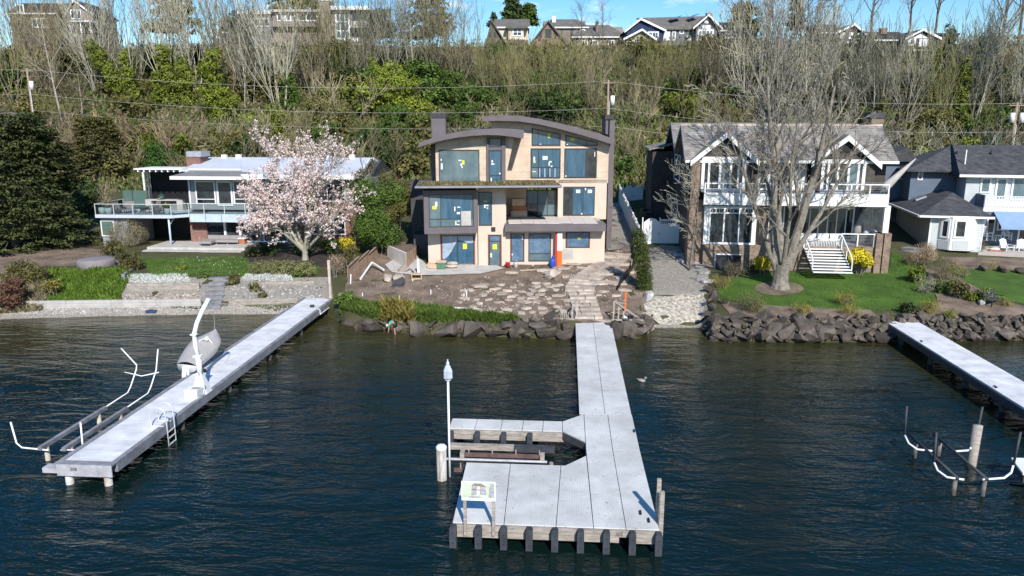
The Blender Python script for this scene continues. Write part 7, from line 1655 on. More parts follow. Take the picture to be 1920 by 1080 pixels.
ivy(440,282,34,36,'golden-leaved bush behind the roof of the white-roofed house','leaf_gold',seed=17,name='golden_bush',cat='bush')
ivy(1020,208,60,70,'dark ivy tangle among bare limbs above the new house roof','leaf_green',seed=18,dens=.7)
ivy(1065,210,64,66,'green ivy clump left of the middle utility pole','leaf_green',seed=19,dens=.8)
ivy(975,215,60,50,'dark leafy tangle behind the right curved roof of the new house','leaf_dark',seed=20,dens=.6)
ivy(1175,330,70,34,'low green bush at the end of the side path','leaf_green',seed=21,name='laurel_bush',cat='bush',dens=.8)
ivy(1650,262,34,70,'mossy ivy trunk behind the brick house chimney','leaf_olive',seed=22)
ivy(1795,250,26,120,'tall narrow ivy-wrapped trunk, brightest on the right slope','leaf_ivy',seed=23)
ivy(1735,235,40,130,'ivy-wrapped trunk below the white-gabled cottage','leaf_green',seed=24,dens=.7)
ivy(1850,235,34,110,'ivy on the lower trunk of the massive brown tree','leaf_olive',seed=25)
ivy(1690,290,70,50,'olive bramble mound behind the roof of the grey house, left part','leaf_olive',seed=26,name='bramble_mound',cat='bush')
ivy(1760,285,110,70,'olive bramble mound behind the roof of the grey house, middle part','leaf_olive',seed=27,name='bramble_mound',cat='bush')
ivy(1850,285,110,70,'green bramble mound behind the grey house near the right utility pole','leaf_green',seed=28,name='bramble_mound',cat='bush')
ivy(1250,300,70,60,'brown-green bramble mound left of the brick house roof','leaf_olive',seed=29,name='bramble_mound',cat='bush',dens=.6)
ivy(640,262,90,60,'olive bramble mound between magnolia and laurel bush','leaf_olive',seed=30,name='bramble_mound',cat='bush',dens=.7)
ivy(590,245,80,60,'olive bramble mound above the magnolia crown','leaf_olive',seed=31,name='bramble_mound',cat='bush',dens=.6)
ivy(1775,130,30,70,'dark slim conifer right of the white-gabled cottage','leaf_dark',seed=32,name='conifer_tree')
# bushes of ivy and bramble over the slope (alike within each kind)
BK = {'leaf_ivy':('bright ivy-covered bush, one of several among the bare stems of the slope','bright ivy bushes on the slope'),'leaf_green':('mid-green ivy-covered bush, one of several low on the slope','green ivy bushes on the slope'),'leaf_olive':('olive bramble bush, one of many between the bare shrubs','olive bramble bushes on the slope'),'leaf_dark':('dark evergreen bush, one of several in the shade of the bare trees','dark bushes on the slope')}
BM = {}
for i in range(3):
    rr_ = random.Random(700+i); V, F = leaf_cloud(700+i, [(rr_.uniform(-1.4,1.4), rr_.uniform(-1.2,1.2), rr_.uniform(.5,2.6), rr_.uniform(.7,1.3), rr_.uniform(.7,1.2), rr_.uniform(.6,1.1)) for _ in range(8)], 1700, .34, shell=.5, cl=9)
    for kd in BK: BM.setdefault(kd, []).append(fast_mesh('foliage', V, F, M[kd]))
sw = MB(); sw.tube([(0,0,-.5),(.1,0,1),(.3,.1,2)], [.08,.05,.02], 5); SWM = fast_mesh('stem', sw.v, sw.f, M['bark'])
r = random.Random(77)
for k in range(112):
    px = r.uniform(-80,2000); Y = r.choice([96,99,102,105,108,112,116,120,125,130])+r.uniform(-1.5,1.5)
    if 800 < px < 1150 and Y < 99: continue
    kd = r.choice(['leaf_olive','leaf_olive','leaf_green','leaf_dark','leaf_ivy'] if Y < 118 else ['leaf_olive','leaf_dark','leaf_olive','leaf_green'])
    q = FY(px, 300, Y); o = thing('ivy_bush' if kd != 'leaf_olive' else 'bramble_bush', spot({'leaf_ivy':'bright ivy bush','leaf_green':'mid-green ivy bush','leaf_olive':'olive bramble bush','leaf_dark':'dark evergreen bush'}[kd], (q.x, Y, q.z)), 'bush', (q.x, Y, gz(q.x,Y)-.2), r.uniform(0,6.28), BK[kd][1]); z_ = r.uniform(.8,1.6); o.scale = (z_*r.uniform(.9,1.3), z_*r.uniform(.9,1.2), z_)
    link('foliage', r.choice(BM[kd]), o); link('stem', SWM, o)
# evergreens on the skyline
def conifer(px, py, Y, wpx, hpx, label, m, seed, cone=.85, n=5000, size=.5, nm='conifer_tree'):
    q = FY(px, py, Y); k = Y/1434.0; w_ = wpx*k; h = hpx*k; r = random.Random(seed); bl = []; L_ = 9
    z0 = gz(q.x, Y)
    for i in range(L_):
        t = (i+.4)/L_; rr_ = w_*.5*(1-cone*t)
        for j in range(4):
            a = r.uniform(0,6.28); bl.append((rr_*.45*math.cos(a), rr_*.45*math.sin(a), h*t, rr_*.7, rr_*.7, h/L_*.6))
    return leafy(nm, label, 'tree', (q.x, Y, q.z), bl, n, size, M[m], seed, trunk=.25, flat=.5, cl=12, droop=.3)
conifer(800,70,160,110,100,'broad olive-brown cedar towering behind the slope, left of the dark gabled house','leaf_olive',301,.35,6000,.6)
conifer(715,70,142,60,50,'rounded dark evergreen right of the modern hilltop house','leaf_dark',302,.35,3500)
conifer(962,45,175,50,48,'dark fir standing behind the dark gabled house','leaf_dark',303,.6,3000,.7)
conifer(990,45,178,40,34,'bushy fir right behind the dark gabled house ridge','leaf_green',304,.5,2500,.7)
conifer(926,50,190,22,24,'small pointed fir on the skyline left of the dark gabled house','leaf_dark',305,.9,1200,.6)
conifer(560,30,170,120,60,'wide brown-green cedar behind the flat roof of the modern house','leaf_olive',306,.3,4500,.7)
conifer(330,60,170,110,90,'olive conifer hedge tree behind the pale stems at top left','leaf_olive',307,.3,4500,.7)
conifer(1395,60,150,60,50,'dark cedar right of the grey gabled hilltop house','leaf_olive',308,.35,3000,.6)
conifer(1490,55,160,40,50,'dark slim cedar on the skyline behind the brick house maple','leaf_dark',309,.7,2200,.6)
conifer(455,60,150,70,36,'dark evergreen between the top-left house and the modern house','leaf_dark',310,.3,2400,.5)
ivy(935,108,60,24,'clipped dark hedge in front of the dark gabled house','leaf_hedge',seed=41,name='hedge',cat='hedge',size=.3)
ivy(298,318,100,46,'clipped bright green hedge behind the pergola of the left house','leaf_hedge',seed=42,name='hedge',cat='hedge',dens=1.3,size=.25)
for px,py,wp,hp in ((1330,90,60,22),): ivy(px,py,wp,hp,'brown hedge below the grey gabled hilltop house','leaf_olive',seed=43,name='hedge',cat='hedge')
# ---------------------------------------------------------------- undergrowth over the hillside
def scatter(name, area, n, size, m, seed, h=1.0, up=.6):
    r = random.Random(seed); V = []; F = []
    for _ in range(n):
        px, Y = area(r); q = FY(px, 300, Y); z = gz(q.x, Y); a = r.uniform(0,6.28); s_ = size*r.uniform(.5,1.4)
        p = Vector((q.x, Y, z+r.random()**2*h)); u = Vector((math.cos(a), math.sin(a), r.uniform(-.3,.3))); w_ = Vector((r.uniform(-.7,.7), r.uniform(-.7,.7), up+r.random()*.6))
        i = len(V); V += [(p-u*s_*.35)[:], (p+u*s_*.35)[:], (p+w_*s_)[:]]; F.append((i,i+1,i+2))
    o = link(name, fast_mesh(name, V, F, m)); tag(o, kind='stuff'); return o
scatter('undergrowth', lambda r: (r.uniform(-200,2100), r.uniform(90,146)), 30000, .45, M['leaf_olive'], 1, 1.2)
scatter('undergrowth', lambda r: (r.uniform(-200,2100), r.uniform(90,146)), 24000, .5, M['twig_brown'], 2, 1.4)
scatter('undergrowth', lambda r: (r.gauss(r.choice([300,760,1050,1250,1700,1850]),120), r.uniform(90,128)), 15000, .6, M['leaf_green'], 3, 1.0)
# ---------------------------------------------------------------- trees and shrubs by the water
# big bare maple on the right lawn
wd = Wood(5); r = wd.r
PM = dict(seg=[7,6,5,4,3], wig=[.09,.15,.18,.2,.2], up=[.05,.07,.06,.04,.03], taper=.76, rmin=.018, levels=5, tl=3, kids=[8,6,4,3,0], ang=[.70,.62,.58,.55], len=[.42,.48,.50,.5], rr=[.56,.56,.55,.6], **{'from':[.28,.2,.15,.1]})
wd.T.tube([(0,0,-.3),(0,0,.1),(.0,0,.5),(.02,0,1.2),(.05,0,1.9)], [1.05,.80,.66,.62,.72], 12, caps=False)
for (dx,dy,l,rr_,x0,sp) in ((-.17,.05,14.5,.38,-.38,1),(.20,-.05,14.0,.42,.40,1),(.02,.18,15.0,.32,.05,1),(-.55,-.1,11.0,.22,-.45,1),(.60,.1,11.5,.24,.5,1),(-.08,-.4,10,.22,0,1)):
    wd.grow(Vector((x0,dy,1.5)), Vector((dx,dy,1)), l, rr_, 0, PM)
MT = tree_obj('maple_tree', 'huge bare grey-barked tree with several trunks on the right lawn, before the brick house', 'tree', on(1462,540), wd, mat('maple_bark', (.27,.24,.195), .95, .35, 2.5, .9, 7), mat('maple_twigs', (.33,.295,.235), .95, .2, .5, island=.25))
MT.scale = (.88,.88,.96)
# left dark conifer and its neighbours
def big_evergreen(px, py, w_, h, label, m, seed, pads, size, k0=.4, pr=.75):
    """pads of foliage carried on tiered limbs, with dark gaps between"""
    p = on(px, py); r = random.Random(seed); V = []; F = []; wd = MB()
    for i in range(pads):
        t = r.random()**.85; a = r.uniform(0, 6.28); R_ = w_*.5*(1-k0*t**1.3)*(1+.18*math.sin(a*3+t*9))*r.uniform(.62,1.0); z = .6+h*t
        c = Vector((R_*math.cos(a), R_*math.sin(a), z-.10*R_)); q = pr*r.uniform(.6,1.3); n = int(46*q/pr)
        if i % 3 == 0: wd.tube([(0,0,z-.2),(c.x*.5,c.y*.5,z-.05),c[:]], [.06,.04,.02], 4, caps=False)
        for _ in range(n):
            o = rv(r); o = Vector((o.x*q, o.y*q, o.z*q*.28+abs(o.x*o.y)*.1)); pp = c+o*r.random()**.4
            d = Vector((o.x, o.y, .25)).normalized()+Vector((math.cos(a)*.6, math.sin(a)*.6, 0)); nn = (Vector((0,0,1))+rv(r)*.8).normalized(); u = (d-nn*d.dot(nn)).normalized(); w2 = nn.cross(u); s_ = size*r.uniform(.6,1.25); j = len(V)
            V += [(pp-u*s_*.4)[:], (pp+w2*s_*.26)[:], (pp+u*s_*.6-Vector((0,0,s_*.15)))[:], (pp-w2*s_*.26)[:]]; F.append((j,j+1,j+2,j+3))
    t_ = thing('conifer_tree', label, 'tree', p); wd.tube([(0,0,-.4),(0,0,h*.5),(0,0,h)], [.35,.22,.05], 8)
    link('trunk', fast_mesh('trunk', wd.v, wd.f, M['bark']), t_); link('crown', fast_mesh('crown', V, F, M[m]), t_); return t_
big_evergreen(30,462,13.0,12.0,'broad dark pine filling the left edge beside the glass-railed deck','leaf_pine',401,1700,.34,.45,.8)
big_evergreen(190,335,7.5,7.5,'yellow-green cypress behind the glass-railed deck of the left house','leaf_olive',402,600,.28,.5,.55)
ivy(165,400,70,60,'dark leafy shrub between the pine and the deck','leaf_dark',seed=44,name='evergreen_shrub',cat='shrub')
# magnolia in bloom
p = on(572,488); wd = Wood(11)
PMg = dict(seg=[5,5,4,3], wig=[.16,.2,.22,.2], up=[.06,.06,.05,.03], taper=.8, rmin=.014, levels=4, tl=3, kids=[8,7,5,0], ang=[.7,.65,.6], len=[.55,.55,.5], rr=[.5,.5,.55], **{'from':[.25,.2,.1]})
wd.T.tube([(0,0,-.2),(.05,0,.6),(0,0,1.1)], [.36,.28,.30], 9, caps=False)
for dx,dy,l in ((-.75,-.1,6.0),(-.35,.2,7.6),(.15,.1,8.4),(.6,0,6.6),(1.0,-.2,5.6),(-1.2,-.3,5.2),(-.9,.5,5.5),(.3,-.6,5.5)): wd.grow(Vector((dx*.1,dy*.1,.9)), Vector((dx,dy,.9)), l, .17, 0, PMg)
mg = tree_obj('magnolia_tree', 'pink and white flowering magnolia in front of the white-roofed house', 'tree', p, wd, M['twig_grey'], M['twig_grey'])
mg.scale = (.86,.86,.95)
r = random.Random(12); V = []; F = []
ANC = []
for i in range(0, len(wd.C.v), 3): ANC.append(Vector(wd.C.v[i]))
r.shuffle(ANC)
cnt = 0
for a in ANC:
    if cnt > 6800: break
    if a.z < 1.0: continue
    if r.random() < (.55 if a.x > 1.6 and a.z > 2.8 else .0): continue
    c = a+rv(r)*.16; cnt += 1; ax = (rv(r)+Vector((0,0,.8))).normalized(); u = ax.orthogonal().normalized(); s_ = r.uniform(.11,.21)
    for k in range(3):
        e = Matrix.Rotation(k*2.1+r.random(), 3, ax) @ u; t_ = ax.cross(e); b0 = c+e*s_*.15; tip = c+(ax*.9+e*.8)*s_
        i = len(V); V += [(b0-t_*s_*.12)[:], (c+(ax*.5+e*.65)*s_-t_*s_*.45)[:], tip[:], (c+(ax*.5+e*.65)*s_+t_*s_*.45)[:]]; F.append((i,i+1,i+2,i+3))
link('blossom', fast_mesh('blossom', V, F, M['blossom']), mg)
# slim arborvitae beside the gravel drive
p = on(1210,543); h = 117*p.y/1434; bl = [(.0-.012*i*h, 0, h*(i+.5)/14, .62*(1-.5*abs((i/13)-.35)**1.6), .62*(1-.4*(i/13)), h/14*.9) for i in range(14)]
leafy('arborvitae', 'slim column of green arborvitae between the dirt yard and the gravel drive', 'shrub', p, bl, 7500, .17, mat('arborvitae_leaves', (.085,.115,.022), .8, .35, .9, island=.4, spec=.2), 77, shell=.75, asp=.35, cl=12, droop=-.8, spread=.3)
# shrubs: (px, py, width px, height px, material, label, name)
for i,(px,py,wp,hp,m,lab,nm,dn) in enumerate([
 (708,478,104,158,'leaf_green','glossy green laurel above the brown board fence','laurel_bush',1.3),(688,452,46,150,'leaf_dark','upright dark evergreen right of the magnolia','evergreen_shrub',1.0),
 (748,440,74,128,'leaf_olive','olive shrub between the laurel and the new house','laurel_bush',1.0),(740,465,40,45,'leaf_dark','dark shrub at the foot of the grey retaining wall','evergreen_shrub',.8),
 (655,475,36,34,'leaf_yellow','yellow forsythia beside the brown board fence','forsythia_bush',.7),(618,475,46,34,'leaf_green','green rhododendron right of the magnolia trunk','rhododendron',1.0),
 (565,478,30,22,'leaf_green','low green shrub under the magnolia, left of its trunk','rhododendron',.8),(475,482,34,24,'leaf_olive','round clipped shrub at the corner of the patio','clipped_shrub',1.0),
 (505,478,40,18,'leaf_dark','dark low shrub under the magnolia blossoms','clipped_shrub',.8),(632,520,38,46,'twig_pink','reddish bare shrub at the corner of the lawn by the white post','dogwood_shrub',.6),
 (660,510,30,60,'leaf_olive','tall tan shrub at the lower end of the board fence','dogwood_shrub',.6),(645,575,40,40,'leaf_grass','green weeds tumbling over the bank at the shore end of the pier','weed_clump',.9),
 (436,534,20,24,'leaf_olive','small round green shrub beside the garden steps','clipped_shrub',1.0),(480,545,26,20,'leaf_olive','wispy shrub in the right rock garden','weed_clump',.5),(492,560,20,12,'leaf_olive','low tuft among the stones of the right rock garden','weed_clump',.6),
 (380,520,26,14,'leaf_green','low green plant left of the garden steps','weed_clump',.6),(252,507,52,40,'leaf_olive','olive juniper between the covered table and the lawn','juniper_shrub',1.0),(215,485,50,40,'leaf_olive','low juniper spilling below the twiggy dome shrub','juniper_shrub',.8),
 (340,505,40,8,'leaf_ivy','lime-green groundcover clump at the lawn edge above the white flowers','groundcover_clump',.8),(560,518,60,10,'leaf_green','low green groundcover right of the clipped hedge','groundcover_clump',.6),
 (20,580,80,70,'leaf_red','dark reddish shrub at the lower left shore','red_shrub',1.0),(45,540,100,60,'leaf_olive','tan-olive thicket above the left shore','thicket_shrub',1.0),(100,560,40,40,'leaf_gold','golden shrub at the left edge of the ivy bank','golden_bush',.6),
 (1612,515,48,48,'leaf_yellow','bright yellow forsythia right of the white stair','forsythia_bush',1.2),(1428,514,30,40,'leaf_yellow','yellow forsythia half hidden behind the big tree trunk','forsythia_bush',.6),(1418,508,34,30,'leaf_green','dark green shrub left of the big tree trunk','evergreen_shrub',.8),
 (1376,520,44,30,'twig_brown','brown bare shrub in front of the cellar window','bare_shrub',1.0),(1350,540,50,22,'leaf_gold','golden grass clump at the top of the boulder wall corner','grass_clump',.8),
 (1412,586,70,34,'twig_olive','wide brown bush on the lawn edge above the boulder wall','bare_shrub',1.3),(1504,588,50,18,'leaf_gold','golden grass mound on the boulder wall, left of two','grass_clump',1.0),(1590,590,62,16,'leaf_gold','long golden grass mound beside the right pier','grass_clump',1.0),
 (1580,572,48,26,'leaf_gold','fountain grass with a dark side, on the lawn edge','grass_clump',.9),(1360,572,24,26,'leaf_grass','upright green iris leaves at the boulder wall corner','iris_clump',.5),(1640,506,36,14,'leaf_gold','low brown-gold grass at the foot of the brick pier','grass_clump',.8),
 (1728,500,46,60,'twig_pink','rounded brown bare shrub at the corner of the grey house','bare_shrub',1.2),(1720,530,32,34,'leaf_ivy','yellow-green clipped shrub along the lawn edge','clipped_shrub',1.0),(1733,550,28,30,'twig_grey','grey lavender-like shrub below the yellow-green one','lavender_shrub',.9),
 (1770,525,50,40,'twig_olive','wispy bare shrub right of the yellow-green shrub','bare_shrub',.8),(1765,548,60,26,'leaf_green','dark green low shrub between the two right lawns','evergreen_shrub',1.0),(1800,560,40,34,'leaf_olive','olive shrub in the middle of the bed between the lawns','clipped_shrub',.9),
 (1830,565,40,28,'leaf_ivy','yellow-green shrub left of the dark bench','clipped_shrub',1.0),(1740,590,56,26,'leaf_gold','golden mound above the rock wall right of the pier','grass_clump',1.0),(1700,590,46,22,'leaf_dark','dark low shrub beside the end of the right pier','evergreen_shrub',.9),
 (1780,595,26,16,'leaf_ivy','small yellow-green tuft above the right rock wall','grass_clump',.7),(1880,574,40,12,'leaf_gold','low golden edging plant right of the bench','grass_clump',.7),(1790,502,40,10,'leaf_gold','low golden plant below the bay window','grass_clump',.6),(1855,504,40,10,'leaf_gold','low golden plant between dark stones below the deck','grass_clump',.6),
 (1838,472,16,22,'twig_brown','spiky dark plant beside the bay window','spiky_plant',.6),(1808,520,30,22,'twig_olive','low twiggy shrub at the top of the bed between the lawns','bare_shrub',.5)]):
    p = on(px, py); k = p.y/1434.0; w_, h = wp*k, hp*k
    bl = blob_rows(px+py, w_*.62, w_*.45, h, 9, .55, .95)
    grassy = 'grass' in nm or 'iris' in nm or 'twig' in m
    leafy(nm, lab, {'grass_clump':'ornamental grass','weed_clump':'weeds','groundcover_clump':'groundcover','iris_clump':'iris'}.get(nm,'shrub'), p, bl, int(1500*dn*max(.35,w_*h/3)*(2.6 if 'yellow' in m else 1)), .17 if not grassy else .28, M[m], px*3+py, shell=.45, asp=.6 if not grassy else .10, cl=9, droop=-.9 if grassy else 0, spread=.3)
# twiggy dome shrub and the clipped hedge on the left lawn
p = on(240,462); bl = [(0,0,1.25,1.75,1.6,1.35)]
leafy('dome_shrub', 'leafless tan shrub clipped into a dome beside the deck post', 'shrub', p, bl, 5200, .3, M['twig_tan'], 500, shell=.55, asp=.10, cl=6, spread=.10, droop=-.6)
p = on(530,516); bl = [(x*.55,0,.62,.6,.75,.62) for x in range(-4,5)]
leafy('clipped_hedge', 'brown-green clipped hedge block on the left lawn', 'hedge', p, bl, 5200, .16, M['twig_olive'], 501, shell=.7, asp=.35, cl=8, spread=.3)
# ornamental bare tree before the brick house corner, thin saplings by the fence
wd = Wood(31); wd.grow(Vector((0,0,-.2)), Vector((.02,0,1)), 7.5, .13, 0, dict(P_TALL, kids=[12,6,4,3], ang=[.95,.7,.6,.6]))
tree_obj('bare_tree', 'slim bare tree hugging the corner of the brick house beside the white gate', 'tree', Rh.W(Rh.at(1296,470,-.8)[0], -.8, gz(*Rh.W(Rh.at(1296,470,-.8)[0], -.8, 0)[:2])-Rh.O.z), wd, M['bark'], M['twig_grey'])
for px,py,h,lab in ((683,470,7.5,'slim bare sapling between the magnolia and the laurel'),(665,480,5,'thin pale sapling beside the yellow forsythia')):
    wd = Wood(px); wd.grow(Vector((0,0,-.2)), Vector((.05,0,1)), h, .07, 0, dict(P_TALL, kids=[10,5,3,0], up=[.03,.12,.1,.05], ang=[.5,.5,.5])); tree_obj('bare_tree', lab, 'tree', on(px,py), wd, M['bark'], M['twig_tan'])
# ---- ground plants as one mass each
def turf(name, pix, n, size, m, seed, lift=.0, hang=0):
    poly = [Vector(HIT(*q)[:2]) for q in pix]; r = random.Random(seed); V = []; F = []
    xs = [q.x for q in poly]; ys = [q.y for q in poly]
    def inside(x, y):
        c = False
        for i in range(len(poly)):
            a, b = poly[i], poly[i-1]
            if (a.y > y) != (b.y > y) and x < (b.x-a.x)*(y-a.y)/(b.y-a.y)+a.x: c = not c
        return c
    k = 0
    while k < n:
        x = r.uniform(min(xs), max(xs)); y = r.uniform(min(ys), max(ys))
        if not inside(x, y): continue
        k += 1; h = .5+.5*noise.noise(Vector((x*.9, y*.9, seed))); z = gz(x, y)+lift*h*r.random(); a = r.uniform(0,6.28); s_ = size*r.uniform(.5,1.3)*(.6+.8*h)
        p = Vector((x,y,z)); u = Vector((math.cos(a), math.sin(a), 0)); w_ = Vector((r.uniform(-.6,.6), r.uniform(-.8,.4), r.uniform(.5,1)))
        i = len(V); V += [(p-u*s_*.16)[:], (p+u*s_*.16)[:], (p+w_*s_)[:]]; F.append((i,i+1,i+2))
    o = link(name, fast_mesh(name, V, F, m)); tag(o, kind='stuff'); return o
turf('bank_grass', [(640,595),(645,560),(700,575),(800,580),(900,592),(975,600),(960,608),(800,606),(690,600)], 34000, .40, M['leaf_grass'], 5, .4)
turf('dry_reeds', [(725,580),(765,582),(770,612),(715,610)], 1500, .9, M['leaf_gold'], 6, .4)
turf('ivy_bank', [(75,572),(95,510),(235,503),(245,520),(225,560),(200,576),(150,572)], 16000, .30, mat('bank_ivy', (.115,.19,.025), .8, .3, .9, island=.35, spec=.2), 7, .35)
turf('white_flowers', [(225,528),(240,517),(350,516),(358,532),(280,536)], 5200, .13, M['flower_white'], 8, .35)
turf('white_flowers', [(452,527),(462,516),(545,517),(550,530),(500,530)], 4200, .13, M['flower_white'], 9, .35)
turf('lawn_grass', [(258,484),(462,482),(470,497),(600,499),(596,516),(470,517),(285,516)], 9000, .14, M['leaf_grass'], 10)
turf('daisies', [(320,484),(462,482),(470,515),(300,515)], 260, .10, M['flower_white'], 11, .12)
turf('lawn_grass', [(1345,545),(1380,520),(1510,505),(1668,503),(1672,470),(1728,505),(1758,570),(1770,585),(1640,582),(1500,580),(1420,572),(1360,562)], 15000, .12, mat('lawn_blades', (.075,.15,.02), .9, .25, .7, island=.2), 12)
turf('shore_weeds', [(0,560),(60,520),(100,545),(80,585),(0,590)], 3500, .5, M['twig_tan'], 13, .4)
# ================================================================ HOUSES ON THE HILLTOP
def hh(name, label, px, py, Y, yaw=YAW): 
    q = FY(px, py, Y); T = thing(name, label, 'house', q, yaw); return Fr(q, yaw, T)
def hgable(f, px0, px1, pe, pb, ap, d, wm, rm, trim='white', over=.4, y=0):
    """front-facing gable: walls px0..px1, eave row pe, base row pb, apex (px,py), depth d"""
    x0, x1, z0, ze = f.rect(px0, pe, px1, pb, y); ax, az = f.at(ap[0], ap[1], y)
    mb = MB(); mb.prism([(x0,z0-3),(x1,z0-3),(x1,ze),(ax,az-.1),(x0,ze)], y, y+d, 'y'); f.part('wall', mb, M[wm])
    for xs in (x0,x1):
        s_ = -1 if xs == x0 else 1; k = (az-ze)/abs(ax-xs); xo = xs+s_*over; zo = ze-over*k
        lo = [(xo,y-over,zo),(ax,y-over,az),(ax,y+d+over,az),(xo,y+d+over,zo)]; lo = lo if s_ < 0 else [lo[1],lo[0],lo[3],lo[2]]
        mb = MB(); mb.hexa(lo, [(p[0],p[1],p[2]+.22) for p in lo]); f.part('roof', mb, M[rm])
        l2 = [(xo,y-over-.08,zo-.12),(ax,y-over-.08,az-.12),(ax,y-over-.003,az-.12),(xo,y-over-.003,zo-.12)]; l2 = l2 if s_ < 0 else [l2[1],l2[0],l2[3],l2[2]]
        mb = MB(); mb.hexa(l2, [(p[0],p[1],p[2]+.38) for p in l2]); f.part('barge_board', mb, M[trim])
def hside(f, px0, px1, pr, pe, pb, d, wm, rm, y=0, hip=0, over=.4):
    """ridge parallel to the front: ridge row pr, eave row pe, base row pb"""
    x0, x1, z0, ze = f.rect(px0, pe, px1, pb, y); zr = f.at((px0+px1)/2, pr, y+d/2)[1]
    mb = MB(); mb.prism([(y,z0-3),(y+d,z0-3),(y+d,ze),(y+d/2,max(zr-.15,ze+.02)),(y,ze)], x0, x1, 'x'); f.part('wall', mb, M[wm])
    for (a,za,b,zb) in ((y-over,ze-.1,y+d/2,zr),(y+d/2+.003,zr,y+d+over,ze-.1)):
        mb = MB(); lo = [(x0-over+(hip if a < b and za < zb else hip*1),a,za) if 0 else (x0-over,a,za),(x1+over,a,za),(x1+over-hip,b,zb),(x0-over+hip,b,zb)] if za < zb else [(x0-over+hip,a,za),(x1+over-hip,a,za),(x1+over,b,zb),(x0-over,b,zb)]
        mb.hexa(lo, [(p[0],p[1],p[2]+.2) for p in lo]); f.part('roof', mb, M[rm])
    mb = MB(); mb.box(x0-over,x1+over,y-over-.1,y-over-.003,ze-.12,ze+.12); f.part('gutter', mb, M['white'])
M['tan_wall'] = mat('tan_wall', (.42,.37,.29), .85, .1, 2); M['cream_wall'] = mat('cream_wall', (.62,.56,.44), .85, .08, 2); M['grey_wall'] = mat('grey_house_wall', (.16,.165,.185), .85, .1, 2)
M['brown_wall'] = mat('brown_wall', (.13,.11,.09), .85, .15, 2); M['taupe_wall'] = mat('taupe_wall', (.27,.23,.20), .85, .1, 2); M['grey_roof'] = mat('grey_shingle_roof', (.155,.145,.135), .95, .2, 1.2); M['dark_roof'] = mat('dark_roof', (.055,.053,.055), .95, .2, 1.2); M['stone_wall'] = courses(mat('pink_stone_wall', (.38,.27,.21), .9, .35, 1.5), .35, brick=.5, fac=.35)
YH = 148
f = hh('hilltop_house','brown house with a white upper porch, half hidden at the top left corner',90,60,YH)
hside(f, 20, 110, 8, 26, 62, 9, 'brown_wall', 'dark_roof'); hgable(f, 128, 175, 26, 62, (140,2), 9, 'taupe_wall', 'dark_roof', y=-2)
f.window(132,18,152,36,-2.05,(.33,.66),(),'dark_glass','white',.2); f.window(30,8,45,24,-.05,(.5,),(),'dark_glass','white',.2); f.window(60,34,90,52,-.05,(.33,.66),(),'dark_glass','white',.2)
f.pbox('porch_deck', M['white'], 125,38,172,41,-4.5,2.4)
for px in (130,150,168): f.pbox('porch_post', M['white'], px,41,px+3,62,-4.4,.2)
f = hh('hilltop_house','small grey house with a white low gable among the pale stems',428,85,152)
hgable(f, 412, 436, 40, 80, (424,36), 8, 'grey_wall', 'grey_roof'); f.window(416,52,430,62,-.05,(.5,),(),'dark_glass','white',.2)
f.pbox('bay', M['white'], 402,56,411,66,-.5,.5) ; f.window(403,70,414,82,-.05,(),(),'dark_glass','white',.2)
f = hh('modern_house','sprawling grey flat-roofed modern house with tall white-framed glazing on the hilltop',590,75,146)
f.pbox('wall', M['grey_wall'], 448,26,512,80,1,9); f.pbox('flat_roof', M['white'], 444,20,515,26,.4,10)
f.pbox('wall', M['taupe_wall'], 512,22,600,85,0,9); f.pbox('flat_roof', M['concrete'], 506,17.5,600,22,-.8,10)
f.pbox('tower', M['taupe_wall'], 600,2,620,85,-.6,3); f.pbox('tower_cap', M['concrete'], 598.5,-2,621.5,2,-.7,3.2)
f.pbox('wall', M['taupe_wall'], 620,18,690,85,0,9); f.pbox('flat_roof', M['white'], 618,11,693,18,-1.0,10)
f.window(519,24,546,40,-.05,(.33,.66),(),['dark_glass','white','dark_glass'],'white',.25); f.window(552,24,596,40,-.05,(.15,.5),(),'dark_glass','white',.25); f.window(629,20,656,74,-.05,(.33,.66),(.3,.62),'film2','white',.3); f.window(660,22,688,38,-.05,(.5,),(),'dark_glass','dark',.2)
f.pbox('balcony', M['concrete'], 656,39.5,692,52,-1.8,1.7); f.pbox('balcony', M['taupe_wall'], 508,46,598,50,-1.2,1.15); f.pbox('lower_wall', M['brown_wall'], 512,50,598,60,-.03,.02); f.pbox('stair_wall', M['white'], 640,72,672,78,-2.4,1)
f.window(470,34,505,50,.97,(.5,),(),'dark_glass','white',.2); f.window(400+200,4,418+200,30,-.65,(),(),'dark_glass','taupe_wall' if 0 else 'white',.2) if 0 else None
f = hh('hilltop_house','dark gabled house with a grey roof and a cream dormer',945,90,YH)
hgable(f, 912, 946, 78, 92, (922,39), 9, 'brown_wall', 'grey_roof', 'dark_roof' if 0 else 'grey_roof', .5); hside(f, 930, 990, 38, 52, 92, 9, 'cream_wall', 'grey_roof', y=1.2)
f.pbox('dormer', M['cream_wall'], 953,53,982,74,.0,3); f.window(961,52,979,68,-.03,(.5,),(.5,),'dark_glass','white',.2); f.pbox('dormer_roof', M['grey_roof'], 948,48,990,53,-.6,4); f.pbox('lower_roof', M['grey_roof'], 950,75,990,80,-1.2,3)
f.window(917,60,921,68,-.05,(),(),'dark_glass','brown_wall' if 0 else 'dark',.12); f.window(926,60,930,68,-.05,(),(),'dark_glass','dark',.12)
f = hh('stone_house','pinkish stone house with a steep front gable and arched door on the hilltop',1028,95,YH-1)
hgable(f, 997, 1060, 80, 96, (1028,40), 9, 'stone_wall', 'grey_roof', 'grey_roof', .5)
